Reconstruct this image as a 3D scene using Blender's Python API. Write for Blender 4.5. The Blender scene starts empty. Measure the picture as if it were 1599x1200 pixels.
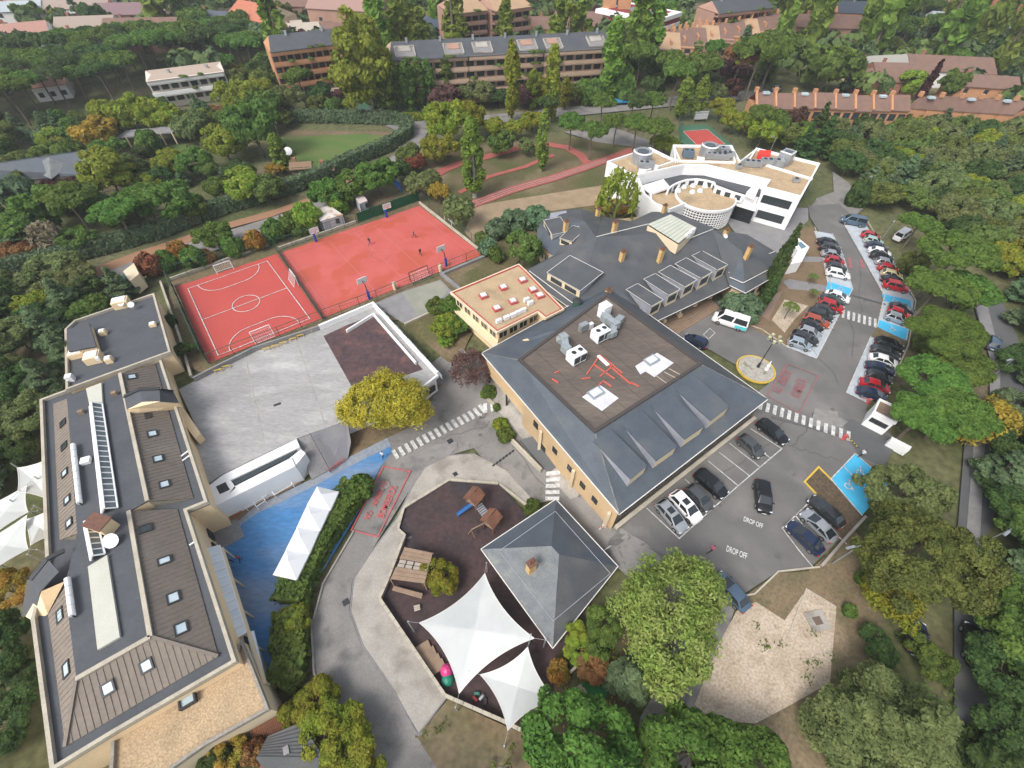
import bpy, bmesh, math, random
import numpy as np
from mathutils import Vector, Matrix
random.seed(7); RNG = np.random.default_rng(7)
SC = bpy.context.scene
COL = SC.collection
# ------------------------------------------------------------------ camera, sky, sun, exposure
F, PITCH, ROLL, CAMZ = 720.0, math.radians(49.75), -0.02, 55.0
def ray(px, py):
    x, y, z = (px - 799.5) / F, (py - 600.0) / F, 1.0
    c, s = math.cos(ROLL), math.sin(ROLL)
    x, y = c * x - s * y, s * x + c * y
    cp, sp = math.cos(PITCH), math.sin(PITCH)
    return Vector((x, z * cp - y * sp, -z * sp - y * cp))
cam = bpy.data.objects.new('camera', bpy.data.cameras.new('camera')); COL.objects.link(cam)
o_ = ray(799.5, 600); r_ = ray(799.5 + F, 600) - o_; d_ = ray(799.5, 600 + F) - o_
cam.matrix_world = Matrix(((r_.x, -d_.x, -o_.x, 0), (r_.y, -d_.y, -o_.y, 0), (r_.z, -d_.z, -o_.z, CAMZ), (0, 0, 0, 1)))
cam.data.sensor_width = 36; cam.data.lens = F / 1599 * 36; cam.data.clip_start = 0.5; cam.data.clip_end = 9000
SC.camera = cam
W = bpy.data.worlds.new('World'); SC.world = W; W.use_nodes = True
nt = W.node_tree; bg = nt.nodes['Background']
sky = nt.nodes.new('ShaderNodeTexSky'); sky.sky_type = 'NISHITA'; sky.sun_disc = False
SUN_EL, SUN_AZ = math.radians(50), math.radians(222)      # azimuth clockwise from +Y
sky.sun_elevation = SUN_EL; sky.sun_rotation = SUN_AZ; sky.air_density = 1.0; sky.dust_density = 4.0; sky.ozone_density = 1.0
hsv = nt.nodes.new('ShaderNodeHueSaturation'); hsv.inputs['Saturation'].default_value = 0.45
nt.links.new(sky.outputs[0], hsv.inputs['Color']); nt.links.new(hsv.outputs[0], bg.inputs[0]); bg.inputs[1].default_value = 0.15
sl = bpy.data.lights.new('sun', 'SUN'); sl.energy = 1.3; sl.angle = math.radians(22); sl.color = (1, .96, .9)
so = bpy.data.objects.new('sun', sl); COL.objects.link(so)
sd = Vector((math.sin(SUN_AZ) * math.cos(SUN_EL), math.cos(SUN_AZ) * math.cos(SUN_EL), math.sin(SUN_EL)))
so.rotation_euler = (-sd).to_track_quat('-Z', 'Y').to_euler(); so.location = (-60, -40, 90)
SC.view_settings.view_transform = 'Standard'; SC.view_settings.look = 'None'
SC.view_settings.exposure = 0.7; SC.view_settings.gamma = 1; SC.view_settings.use_curve_mapping = False
# ------------------------------------------------------------------ survey helpers: a line of sight met with a level
def at(px, py, z=0.0):
    d = ray(px, py); t = (z - CAMZ) / d.z
    return Vector((d.x * t, d.y * t, z))
LOW = -3.5
low_poly = [at(*p, LOW) for p in [(60, 640), (330, 640), (560, 560), (655, 520), (760, 560), (850, 640), (925, 715), (955, 770), (1010, 850), (1000, 905), (940, 1010), (900, 1100), (860, 1330), (-300, 1330), (-300, 700)]]
def seg_d(x, y, a, b):
    dx, dy = b.x - a.x, b.y - a.y
    t = max(0, min(1, ((x - a.x) * dx + (y - a.y) * dy) / (dx * dx + dy * dy + 1e-9)))
    return math.hypot(x - a.x - t * dx, y - a.y - t * dy)
def inside(x, y, poly):
    r = False; n = len(poly)
    for i in range(n):
        a, b = poly[i], poly[i - 1]
        if (a[1] > y) != (b[1] > y) and x < (b[0] - a[0]) * (y - a[1]) / (b[1] - a[1]) + a[0]: r = not r
    return r
LB = (min(p.x for p in low_poly), max(p.x for p in low_poly), min(p.y for p in low_poly), max(p.y for p in low_poly))
_gz = {}
def gz(x, y):
    """height of the ground: the lower yard lies 3.5 m below the car park"""
    if not (LB[0] < x < LB[1] and LB[2] < y < LB[3]): return 0.0
    k = (round(x, 2), round(y, 2))
    if k in _gz: return _gz[k]
    v = 0.0
    if inside(x, y, low_poly):
        d = min(seg_d(x, y, low_poly[i], low_poly[i - 1]) for i in range(len(low_poly)))
        t = min(1, d / 9.0); v = LOW * (t * t * (3 - 2 * t))
    _gz[k] = v
    return v
def pg(px, py, up=0.0):
    z = 0.0
    for i in range(14):
        p = at(px, py, z + up); z = .5 * z + .5 * gz(p.x, p.y)
    p = at(px, py, z + up); return Vector((p.x, p.y, gz(p.x, p.y)))
def depth(p): return (Vector(p) - Vector((0, 0, CAMZ))).dot(o_)
# ------------------------------------------------------------------ materials
MT = {}
def M(name, c1, c2=None, s=0.5, rough=0.85, bump=0.0, bs=6.0, c3=None, s3=0.1, grain=0.12, gs=8.0, metal=0.0, coat=0.0, lo=.35, hi=.65, stretch=None, rnd=0.0, spec=.4, trans=0.0, hard3=.08, t3=.6):
    if name in MT: return MT[name]
    m = bpy.data.materials.new(name); m.use_nodes = True; t = m.node_tree; n = t.nodes; L = t.links.new
    b = n['Principled BSDF']; b.inputs['Roughness'].default_value = rough; b.inputs['Metallic'].default_value = metal
    b.inputs['Coat Weight'].default_value = coat; b.inputs['Specular IOR Level'].default_value = spec
    if len(c1) == 3: c1 = (*c1, 1)
    geo = n.new('ShaderNodeNewGeometry'); pos = geo.outputs['Position']
    if stretch:
        mp = n.new('ShaderNodeMapping'); mp.inputs['Rotation'].default_value = (0, 0, stretch[0]); mp.inputs['Scale'].default_value = (stretch[1], 1, 1)
        L(pos, mp.inputs[0]); spos = mp.outputs[0]
    else: spos = pos
    def noise(sc, det=5, p=None):
        k = n.new('ShaderNodeTexNoise'); k.inputs['Scale'].default_value = sc; k.inputs['Detail'].default_value = det; L(p or spos, k.inputs['Vector']); return k.outputs[0]
    def mix(f, a, bb, typ='MIX'):
        k = n.new('ShaderNodeMix'); k.data_type = 'RGBA'; k.blend_type = typ
        for q, v in ((0, f), (6, a), (7, bb)):
            if isinstance(v, (float, int)): k.inputs[q].default_value = v
            elif isinstance(v, tuple): k.inputs[q].default_value = v if len(v) == 4 else (*v, 1)
            else: L(v, k.inputs[q])
        return k.outputs[2]
    def ramp(f, a, bb):
        k = n.new('ShaderNodeMapRange'); k.inputs[1].default_value = a; k.inputs[2].default_value = bb; L(f, k.inputs[0]); return k.outputs[0]
    col = c1
    if c2: col = mix(ramp(noise(s), lo, hi), c1, c2)
    if c3: col = mix(ramp(noise(s3, 6), t3 - hard3, t3 + hard3), col, c3)
    if grain:
        g = ramp(noise(gs, 3), .2, .8)
        k = n.new('ShaderNodeMapRange'); k.inputs[3].default_value = 1 - grain * 1.6; k.inputs[4].default_value = 1 + grain * 1.6; L(g, k.inputs[0])
        vm = n.new('ShaderNodeVectorMath'); vm.operation = 'SCALE'
        if isinstance(col, tuple): vm.inputs[0].default_value = col[:3]
        else: L(col, vm.inputs[0])
        L(k.outputs[0], vm.inputs['Scale']); col = vm.outputs[0]
    if rnd:
        oi = n.new('ShaderNodeObjectInfo'); k = n.new('ShaderNodeMapRange'); k.inputs[3].default_value = 1 - rnd; k.inputs[4].default_value = 1 + rnd; L(oi.outputs['Random'], k.inputs[0])
        h = n.new('ShaderNodeHueSaturation'); L(k.outputs[0], h.inputs['Value'])
        w = n.new('ShaderNodeMath'); w.operation = 'MULTIPLY_ADD'; L(oi.outputs['Random'], w.inputs[0]); w.inputs[1].default_value = 0.05; w.inputs[2].default_value = 0.475; L(w.outputs[0], h.inputs['Hue'])
        if isinstance(col, tuple): h.inputs['Color'].default_value = col
        else: L(col, h.inputs['Color'])
        col = h.outputs[0]
    if isinstance(col, tuple): b.inputs['Base Color'].default_value = col
    else: L(col, b.inputs['Base Color'])
    if bump:
        bp = n.new('ShaderNodeBump'); bp.inputs['Strength'].default_value = bump; bp.inputs['Distance'].default_value = 0.05
        L(noise(bs, 4), bp.inputs['Height']); L(bp.outputs[0], b.inputs['Normal'])
    if trans:
        tr = n.new('ShaderNodeBsdfTranslucent'); ms = n.new('ShaderNodeMixShader'); ms.inputs[0].default_value = trans
        if isinstance(col, tuple): tr.inputs[0].default_value = col
        else: L(col, tr.inputs[0])
        L(b.outputs[0], ms.inputs[1]); L(tr.outputs[0], ms.inputs[2]); L(ms.outputs[0], n['Material Output'].inputs[0])
    MT[name] = m; return m
# ------------------------------------------------------------------ mesh builder
class MB:
    def __init__(s): s.v = []; s.f = []; s.m = []; s.cm = 0
    def add(s, vs, fs, mi=None):
        o = len(s.v); s.v += [tuple(v) for v in vs]
        for f in fs: s.f.append(tuple(i + o for i in f)); s.m.append(s.cm if mi is None else mi)
        return s
    def quad(s, *p, mi=None): return s.add(p, [tuple(range(len(p)))], mi)
    def slab(s, p, th=.15, mi=None):
        """a plate: face p (any 3-D polygon) given thickness th downwards"""
        p = [Vector(q) for q in p]
        if len(p) > 2 and sum((p[i].x - p[i - 1].x) * (p[i].y + p[i - 1].y) for i in range(len(p))) > 0: p = p[::-1]
        n = len(p); q = [v - Vector((0, 0, th)) for v in p]
        return s.add(p + q, [tuple(range(n)), tuple(range(2 * n - 1, n - 1, -1))] + [(i, i + n, (i + 1) % n + n, (i + 1) % n) for i in range(n)], mi)
    def prism(s, poly, z0, z1, mi=None, cap=True):
        p = [Vector((q[0], q[1], 0)) for q in poly]
        if sum((p[i].x - p[i - 1].x) * (p[i].y + p[i - 1].y) for i in range(len(p))) > 0: p = p[::-1]
        n = len(p); vs = [(q.x, q.y, z1) for q in p] + [(q.x, q.y, z0) for q in p]
        fs = [(i, i + n, (i + 1) % n + n, (i + 1) % n) for i in range(n)]
        if cap: fs += [tuple(range(n)), tuple(range(2 * n - 1, n - 1, -1))]
        return s.add(vs, fs, mi)
    def box(s, c, size, rz=0, mi=None, bev=0):
        cx, cy, cz = c; a, b, h = size[0] / 2, size[1] / 2, size[2] / 2; C, S = math.cos(rz), math.sin(rz)
        vs = [(cx + C * x - S * y, cy + S * x + C * y, cz + z) for z in (-h, h) for x, y in ((-a, -b), (a, -b), (a, b), (-a, b))]
        return s.add(vs, [(3, 2, 1, 0), (4, 5, 6, 7), (0, 1, 5, 4), (1, 2, 6, 5), (2, 3, 7, 6), (3, 0, 4, 7)], mi)
    def bar(s, a, b, w, h=None, mi=None):
        """square bar between two points"""
        a, b = Vector(a), Vector(b); h = h or w; d = (b - a)
        if d.length < 1e-6: return s
        d.normalize(); u = d.cross(Vector((0, 0, 1)))
        if u.length < 1e-3: u = Vector((1, 0, 0))
        u.normalize(); n = u.cross(d); vs = [p + u * x * w / 2 + n * y * h / 2 for p in (a, b) for x, y in ((-1, -1), (1, -1), (1, 1), (-1, 1))]
        return s.add(vs, [(0, 1, 2, 3), (7, 6, 5, 4), (0, 4, 5, 1), (1, 5, 6, 2), (2, 6, 7, 3), (3, 7, 4, 0)], mi)
    def tube(s, a, b, r0, r1=None, n=8, mi=None, cap=True):
        a, b = Vector(a), Vector(b); r1 = r0 if r1 is None else r1; d = (b - a).normalized(); u = d.cross(Vector((0, 0, 1)))
        if u.length < 1e-3: u = Vector((1, 0, 0))
        u.normalize(); w = d.cross(u)
        vs = [p + (u * math.cos(t) + w * math.sin(t)) * r for p, r in ((a, r0), (b, r1)) for t in [2 * math.pi * i / n for i in range(n)]]
        fs = [((i + 1) % n, i, i + n, (i + 1) % n + n) for i in range(n)]
        if cap: fs += [tuple(range(n)), tuple(range(2 * n - 1, n - 1, -1))]
        return s.add(vs, fs, mi)
    def strip(s, pts, w, z0, z1, closed=False, mi=None):
        """a wall of width w along a polyline"""
        n = len(pts); L_, R_ = [], []
        for i in range(n):
            p = Vector((pts[i][0], pts[i][1])); a = Vector((pts[i - 1][0], pts[i - 1][1])) if (i or closed) else None
            b = Vector((pts[(i + 1) % n][0], pts[(i + 1) % n][1])) if (i < n - 1 or closed) else None
            ds = [(q).normalized() for q in ([p - a] if a is not None else []) + ([b - p] if b is not None else []) if q.length > 1e-6]
            d = sum(ds, Vector((0, 0))); d = d.normalized() if d.length > 1e-3 else ds[0]
            k = max(.5, d.dot(ds[0])); nn = Vector((-d.y, d.x)) * (w / 2 / k); L_.append(p + nn); R_.append(p - nn)
        zz0 = z0 if callable(z0) else (lambda i: z0); zz1 = z1 if callable(z1) else (lambda i: z1)
        vs = []
        for i in range(n): vs += [(L_[i].x, L_[i].y, zz0(i)), (R_[i].x, R_[i].y, zz0(i)), (R_[i].x, R_[i].y, zz1(i)), (L_[i].x, L_[i].y, zz1(i))]
        fs = []
        for i in range(n if closed else n - 1):
            a, b = 4 * i, 4 * ((i + 1) % n)
            fs += [(a + 3, a + 2, b + 2, b + 3), (a, a + 3, b + 3, b), (a + 1, b + 1, b + 2, a + 2), (a, b, b + 1, a + 1)]
        if not closed: fs += [(0, 1, 2, 3), (4 * n - 1, 4 * n - 2, 4 * n - 3, 4 * n - 4)]
        return s.add(vs, fs, mi)
    def mesh(s, name, mats, org=(0, 0, 0), smooth=False):
        me = bpy.data.meshes.new(name); o = Vector(org)
        me.from_pydata([(v[0] - o.x, v[1] - o.y, v[2] - o.z) for v in s.v], [], s.f)
        for m in (mats if isinstance(mats, (list, tuple)) else [mats]): me.materials.append(m)
        if any(s.m): me.polygons.foreach_set('material_index', s.m)
        if smooth: me.polygons.foreach_set('use_smooth', [True] * len(me.polygons))
        me.update(); return me
    def build(s, name, mats, parent=None, smooth=False, loc=None):
        org = Vector((0, 0, 0)); p = parent
        while p: org = org + p.location; p = p.parent
        if loc is not None and parent is None: org = Vector(loc)
        o = bpy.data.objects.new(name, s.mesh(name, mats, org, smooth)); COL.objects.link(o)
        if parent: o.parent = parent
        elif loc is not None: o.location = loc
        return o
def inst(name, me, loc, rz=0, parent=None, scale=None, rot=None):
    o = bpy.data.objects.new(name, me); COL.objects.link(o); o.location = loc; o.rotation_euler = rot or (0, 0, rz)
    if scale: o.scale = scale
    if parent: o.parent = parent
    return o
def tag(o, label, cat, group=None, kind=None):
    if label: o['label'] = label
    if cat: o['category'] = cat
    if group: o['group'] = group
    if kind: o['kind'] = kind
    return o
def thing(name, label, cat, loc=(0, 0, 0), rz=0, group=None, kind=None):
    o = bpy.data.objects.new(name, None); COL.objects.link(o); o.location = loc; o.rotation_euler = (0, 0, rz); o.empty_display_size = .3
    return tag(o, label, cat, group, kind)
def kids(o): return o.children
def dup(root, loc, rz=0, label=None, group=None, parent=None, scale=None):
    r = root.copy(); COL.objects.link(r); r.location = loc; r.rotation_euler = (0, 0, rz)
    if scale: r.scale = scale
    if label: r['label'] = label
    if group: r['group'] = group
    def rec(src, dst):
        for ch in list(src.children):
            c = ch.copy(); COL.objects.link(c); c.parent = dst; rec(ch, c)
    rec(root, r); return r
_used = []
def sheet(name, poly, m, off=0.03, label=None, cat=None, kind='structure', parent=None, px=True, pts=None, thick=0):
    """a ground surface: polygon laid on the ground height"""
    while any(abs(off - u) < .0013 for u in _used): off += .0015
    _used.append(off)
    pw = pts or [pg(*p) for p in poly]
    if sum((pw[i].x - pw[i - 1].x) * (pw[i].y + pw[i - 1].y) for i in range(len(pw))) > 0: pw = pw[::-1]
    bm = bmesh.new(); vs = [bm.verts.new((p.x, p.y, 0)) for p in pw]; f_ = bm.faces.new(vs); f_.normal_update()
    bmesh.ops.triangulate(bm, faces=bm.faces[:])
    x0, x1 = min(p.x for p in pw), max(p.x for p in pw); y0, y1 = min(p.y for p in pw), max(p.y for p in pw)
    a0, a1 = max(x0, LB[0]), min(x1, LB[1]); b0, b1 = max(y0, LB[2]), min(y1, LB[3])
    if a1 > a0 and b1 > b0:
        for k in range(math.ceil(a0 * 1.5), math.floor(a1 * 1.5) + 1): bmesh.ops.bisect_plane(bm, geom=bm.verts[:] + bm.edges[:] + bm.faces[:], plane_co=(k / 1.5, 0, 0), plane_no=(1, 0, 0))
        for k in range(math.ceil(b0 * 1.5), math.floor(b1 * 1.5) + 1): bmesh.ops.bisect_plane(bm, geom=bm.verts[:] + bm.edges[:] + bm.faces[:], plane_co=(0, k / 1.5, 0), plane_no=(0, 1, 0))
    for v in bm.verts: v.co.z = gz(v.co.x, v.co.y) + off
    me = bpy.data.meshes.new(name); bm.to_mesh(me); bm.free(); me.materials.append(m)
    o = bpy.data.objects.new(name, me); COL.objects.link(o); o['kind'] = kind
    if parent: o.parent = parent; del o['kind']
    if label: tag(o, label, cat)
    return o
def line(name, pp, w, m, off=.12, closed=False, parent=None, px=True, kind='structure'):
    """painted line of width w laid on the ground"""
    off += .06; pw = [pg(*p) for p in pp] if px else pp
    if closed: pw = pw + [pw[0]]
    mb = MB()
    for a, b in zip(pw[:-1], pw[1:]):
        d = Vector((b.x - a.x, b.y - a.y, 0)); ln = d.length
        if ln < 1e-4: continue
        d /= ln; u = Vector((-d.y, d.x, 0)) * w / 2; n = max(1, int(ln)) if gz(a.x, a.y) or gz(b.x, b.y) else 1
        e = d * (w / 2)
        for i in range(n):
            p, q = a + (b - a) * (i / n), a + (b - a) * ((i + 1) / n)
            if i == 0: p = p - e
            if i == n - 1: q = q + e
            z = lambda v: (v.x, v.y, gz(v.x, v.y) + off + .0004 * len(mb.f))
            mb.quad(z(p - u), z(q - u), z(q + u), z(p + u))
    o = mb.build(name, m, parent)
    if not parent: o['kind'] = kind
    return o
def text_on(s, quad, m, off=.19, name='painted_lettering', parent=None, kind='structure', zfix=None):
    """letters stretched over the four ground points: lower left, lower right, upper right, upper left as one reads"""
    cu = bpy.data.curves.new('t', 'FONT'); cu.body = s; cu.align_x = 'CENTER'; cu.fill_mode = 'FRONT'; cu.offset = .012
    to = bpy.data.objects.new('t', cu); COL.objects.link(to)
    me = bpy.data.meshes.new_from_object(to.evaluated_get(bpy.context.evaluated_depsgraph_get())); bpy.data.objects.remove(to)
    n = len(me.vertices); co = np.empty(n * 3); me.vertices.foreach_get('co', co); co = co.reshape(-1, 3)
    lo, hi = co.min(0), co.max(0); uv = (co[:, :2] - lo[:2]) / (hi[:2] - lo[:2])
    q = [np.array(p) for p in quad]
    P = ((1 - uv[:, :1]) * (1 - uv[:, 1:]) * q[0] + uv[:, :1] * (1 - uv[:, 1:]) * q[1] + uv[:, :1] * uv[:, 1:] * q[2] + (1 - uv[:, :1]) * uv[:, 1:] * q[3])
    if zfix is None:
        for i in range(n): P[i, 2] = gz(P[i, 0], P[i, 1]) + off
    me.vertices.foreach_set('co', P.ravel()); me.materials.clear(); me.materials.append(m); me.update()
    o = bpy.data.objects.new(name, me); COL.objects.link(o)
    if parent: o.parent = parent
    elif kind: o['kind'] = kind
    return o
# ------------------------------------------------------------------ materials used on the ground and buildings
soil = M('dry_soil', (.17, .115, .07), (.10, .095, .045), s=.12, c3=(.22, .165, .11), s3=.05, grain=.22, gs=1.5, rough=.95)
scrub = M('scrub_ground', (.075, .09, .032), (.12, .115, .055), s=.06, c3=(.17, .14, .085), s3=.03, grain=.3, gs=1.2, rough=.95)
lawn = M('lawn_grass', (.075, .14, .028), (.11, .14, .04), s=.2, grain=.2, gs=3, rough=.9)
fieldm = M('worn_field', (.125, .095, .05), (.07, .08, .025), s=.13, c3=(.2, .15, .095), s3=.07, grain=.2, gs=2, rough=.95)
sand = M('pale_sand', (.46, .385, .30), (.38, .305, .225), s=.5, c3=(.27, .22, .15), s3=.8, grain=.26, gs=4, rough=.95, t3=.66)
asph = M('asphalt', (.15, .145, .14), (.12, .116, .113), s=.25, c3=(.185, .178, .17), s3=.12, grain=.13, gs=9, rough=.9)
asph_old = M('old_asphalt', (.225, .213, .20), (.175, .168, .16), s=.35, c3=(.11, .108, .104), s3=.4, grain=.12, gs=7, rough=.9, t3=.64)
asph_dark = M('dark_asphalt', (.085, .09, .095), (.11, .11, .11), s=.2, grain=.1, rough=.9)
conc = M('pale_concrete', (.36, .335, .30), (.29, .27, .24), s=.3, c3=(.22, .20, .175), s3=.35, grain=.1, gs=5, rough=.9)
conc_deck = M('deck_concrete', (.255, .25, .248), (.32, .315, .31), s=.16, c3=(.42, .41, .40), s3=.3, grain=.12, gs=4, rough=.8, t3=.6, stretch=(.5, .35))
conc_grey = M('grey_paving', (.23, .225, .225), (.19, .185, .19), s=.5, grain=.12, gs=4, rough=.9)
stone = M('limestone_coping', (.45, .41, .33), (.36, .325, .26), s=.6, grain=.12, rough=.9)
red_c = M('red_court', (.42, .068, .055), (.385, .062, .052), s=.15, grain=.06, gs=4, rough=.75)
red_c2 = M('red_court_worn', (.47, .10, .085), (.43, .085, .07), s=.25, c3=(.41, .08, .05), s3=.17, grain=.06, gs=4, rough=.7, t3=.55, hard3=.02)
track_m = M('red_track', (.34, .10, .08), (.28, .085, .07), s=.3, grain=.1, rough=.9)
green_c = M('green_court', (.05, .13, .075), (.045, .115, .07), s=.3, grain=.05, rough=.85)
rub = M('dark_rubber', (.046, .033, .034), (.066, .040, .040), s=.35, c3=(.032, .030, .034), s3=.12, grain=.2, gs=2.2, rough=.9)
rub_red = M('maroon_rubber', (.085, .05, .05), (.06, .038, .042), s=.45, c3=(.12, .06, .055), s3=.3, grain=.25, gs=1.6, rough=.85, t3=.63)
blue_p = M('worn_blue_paint', (.055, .185, .40), (.075, .20, .40), s=.3, c3=(.25, .28, .33), s3=.10, grain=.14, gs=3, rough=.8, t3=.58, stretch=(-.45, .35), hard3=.1)
brown_r = M('brown_rubber', (.20, .135, .085), (.17, .115, .075), s=.5, grain=.12, rough=.9)
white_p = M('white_paint', (.60, .60, .58), (.36, .36, .35), s=2.2, grain=.14, rough=.8)
white_floor = M('pale_bay_paint', (.42, .46, .50), (.36, .40, .44), s=.5, grain=.06, rough=.8)
blue_bay = M('blue_bay_paint', (.06, .42, .68), (.055, .37, .60), s=.6, grain=.06, rough=.7)
red_p = M('red_paint', (.60, .085, .09), (.34, .12, .12), s=1.6, grain=.15, rough=.8)
red_faint = M('faded_red_paint', (.32, .11, .12), (.24, .12, .12), s=1.2, grain=.15, rough=.8)
yel_p = M('yellow_paint', (.62, .42, .05), (.5, .35, .06), s=1, grain=.12, rough=.7)
slate = M('slate_roof', (.078, .094, .113), (.064, .078, .096), s=.5, c3=(.10, .108, .115), s3=.2, grain=.1, gs=7, rough=.62, t3=.62, bump=.25, bs=9)
slate_b = M('slate_brown', (.078, .083, .088), (.064, .07, .078), s=.4, c3=(.095, .097, .098), s3=.25, grain=.12, gs=7, rough=.7, bump=.25, bs=9)
slate_l = M('lichen_slate', (.115, .13, .14), (.15, .16, .165), s=.9, c3=(.19, .20, .19), s3=.7, grain=.14, gs=6, rough=.7)
flash = M('lead_flashing', (.36, .37, .42), (.30, .31, .35), s=1, grain=.06, rough=.5, metal=.2)
trimw = M('white_trim', (.66, .64, .60), None, grain=.05, rough=.7)
tan_w = M('tan_render', (.80, .62, .39), (.74, .57, .35), s=.35, grain=.05, gs=5, rough=.85)
cream_w = M('cream_render', (.66, .55, .38), (.60, .50, .35), s=.4, grain=.05, rough=.85)
stone_w = M('stone_cladding', (.30, .27, .23), (.24, .22, .19), s=1.2, grain=.15, gs=4, rough=.9)
white_w = M('white_render', (.78, .78, .77), (.74, .74, .735), s=.4, grain=.03, rough=.8)
gravel = M('roof_gravel', (.42, .31, .19), (.36, .265, .165), s=.4, c3=(.28, .21, .13), s3=.2, grain=.28, gs=6, rough=.95, t3=.64)
felt = M('weathered_felt', (.125, .102, .085), (.10, .083, .072), s=.4, c3=(.16, .135, .11), s3=.15, grain=.16, gs=3, rough=.92, stretch=(.62, .3))
dark_roof = M('dark_membrane', (.062, .069, .078), (.075, .081, .09), s=.4, grain=.08, gs=3, rough=.75)
brown_tile = M('brown_roof_sheet', (.135, .116, .10), (.12, .103, .088), s=.5, c3=(.15, .132, .115), s3=.15, grain=.08, gs=3, rough=.8)
tan_tile = M('pale_brown_sheet', (.205, .172, .142), (.18, .152, .125), s=.5, grain=.08, gs=3, rough=.8)
cream_sheet = M('cream_sheet', (.50, .50, .43), (.45, .45, .39), s=.4, grain=.06, rough=.7)
glass = M('dark_glass', (.035, .045, .05), None, rough=.12, grain=0, spec=.8)
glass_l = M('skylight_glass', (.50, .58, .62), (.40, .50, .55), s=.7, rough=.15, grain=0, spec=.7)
pane_w = M('milky_panel', (.62, .68, .72), (.55, .62, .68), s=.5, rough=.35, grain=.03)
metal = M('galvanised_metal', (.42, .44, .46), (.36, .38, .40), s=1, rough=.45, metal=.6, grain=.05)
metal_w = M('white_metal', (.74, .75, .75), None, rough=.45, grain=.03)
metal_d = M('dark_metal', (.03, .032, .034), None, rough=.5, grain=.05)
metal_g = M('green_metal', (.03, .085, .06), None, rough=.6, grain=.05)
duct = M('foil_duct', (.40, .44, .45), (.34, .38, .40), s=1.5, rough=.4, metal=.4, grain=.06)
brick = M('brick_red', (.31, .145, .095), (.27, .125, .085), s=.4, grain=.1, gs=3, rough=.9)
brick_o = M('brick_orange', (.47, .24, .125), (.42, .215, .115), s=.3, grain=.08, gs=3, rough=.9)
brick_p = M('brick_pink', (.36, .215, .16), (.31, .19, .14), s=.3, grain=.08, rough=.9)
terra = M('terracotta_tiles', (.46, .17, .10), (.36, .13, .08), s=1.2, grain=.15, rough=.9)
brown_far = M('brown_tiles', (.19, .115, .088), (.16, .10, .08), s=.6, grain=.15, rough=.9)
copper = M('chimney_pot', (.17, .08, .05), (.12, .06, .045), s=3, rough=.8)
chim = M('chimney_render', (.58, .38, .15), (.48, .32, .14), s=1.2, grain=.12, rough=.85)
sailm = M('sail_cloth', (.60, .625, .61), (.55, .57, .56), s=.5, grain=.02, rough=.7, trans=.15)
tentm = M('tent_cloth', (.80, .82, .83), None, grain=.02, rough=.65, trans=.1)
wood = M('weathered_wood', (.27, .19, .13), (.22, .155, .11), s=1, grain=.15, rough=.85)
wood_r = M('red_brown_wood', (.22, .10, .06), (.17, .08, .05), s=1, grain=.15, rough=.85)
# ------------------------------------------------------------------ ground
def terrain():
    bm = bmesh.new(); x0, x1, y0, y1 = int(LB[0]) - 2, int(LB[1]) + 3, int(LB[2]) - 2, int(LB[3]) + 3
    nx, ny = x1 - x0, y1 - y0
    vs = [[bm.verts.new((x0 + i, y0 + j, gz(x0 + i, y0 + j) - .35)) for i in range(nx + 1)] for j in range(ny + 1)]
    for j in range(ny):
        for i in range(nx): bm.faces.new((vs[j][i], vs[j][i + 1], vs[j + 1][i + 1], vs[j + 1][i]))
    B = 4000; q = lambda *p: bm.faces.new([bm.verts.new((a, b, -.35)) for a, b in p])
    q((-B, -B), (B, -B), (B, y0), (-B, y0)); q((-B, y1), (B, y1), (B, B), (-B, B)); q((-B, y0), (x0, y0), (x0, y1), (-B, y1)); q((x1, y0), (B, y0), (B, y1), (x1, y1))
    me = bpy.data.meshes.new('ground'); bm.to_mesh(me); bm.free(); me.materials.append(scrub)
    o = bpy.data.objects.new('ground', me); COL.objects.link(o); o['kind'] = 'structure'
terrain()
sheet('soil_ground', [(640, 290), (690, 225), (900, 215), (1050, 230), (1060, 330), (960, 350), (860, 345), (800, 420), (740, 400)], fieldm, -.04)
sheet('soil_ground', [(265, 440), (420, 385), (640, 290), (680, 300), (800, 420), (720, 560), (640, 500), (520, 500), (340, 590), (255, 560)], soil, -.05)
sheet('sandy_path', [(742, 322), (800, 312), (950, 288), (948, 318), (860, 330), (800, 345), (765, 370), (752, 395), (725, 362)], M('worn_sand', (.30, .225, .145), (.24, .18, .11), s=.4, grain=.15, rough=.95), 0)
sheet('sandy_path', [(505, 312), (575, 290), (650, 285), (665, 300), (655, 320), (560, 345), (530, 352)], soil, -.01)
sheet('lawn', [(440, 212), (560, 206), (618, 212), (600, 232), (520, 262), (470, 262), (430, 240)], lawn, -.02)
sheet('lawn', [(240, 230), (290, 225), (300, 262), (250, 268)], lawn, -.02)
sheet('lawn', [(480, 160), (545, 158), (545, 175), (480, 172)], M('bright_lawn', (.06, .13, .025), (.07, .12, .03), s=.3, grain=.1), -.02)
sheet('field_edge', [(445, 204), (618, 206), (618, 213), (560, 209), (440, 215)], soil, 0)
sheet('asphalt_road', [(120, 445), (230, 398), (330, 368), (480, 322), (600, 258), (636, 212), (600, 196), (665, 188), (700, 186), (1060, 150), (1200, 140), (1200, 152), (1060, 165), (720, 198), (668, 206), (652, 238), (600, 288), (480, 342), (340, 390), (240, 420), (160, 458)], asph_old, -.02)
sheet('orange_soil_strip', [(120, 428), (215, 393), (262, 378), (340, 352), (420, 330), (480, 310), (560, 268), (564, 274), (482, 318), (420, 340), (340, 362), (262, 390), (215, 405), (125, 442)], M('orange_soil', (.30, .16, .09), (.26, .15, .09), s=.4, grain=.15, rough=.95), .0)
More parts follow.
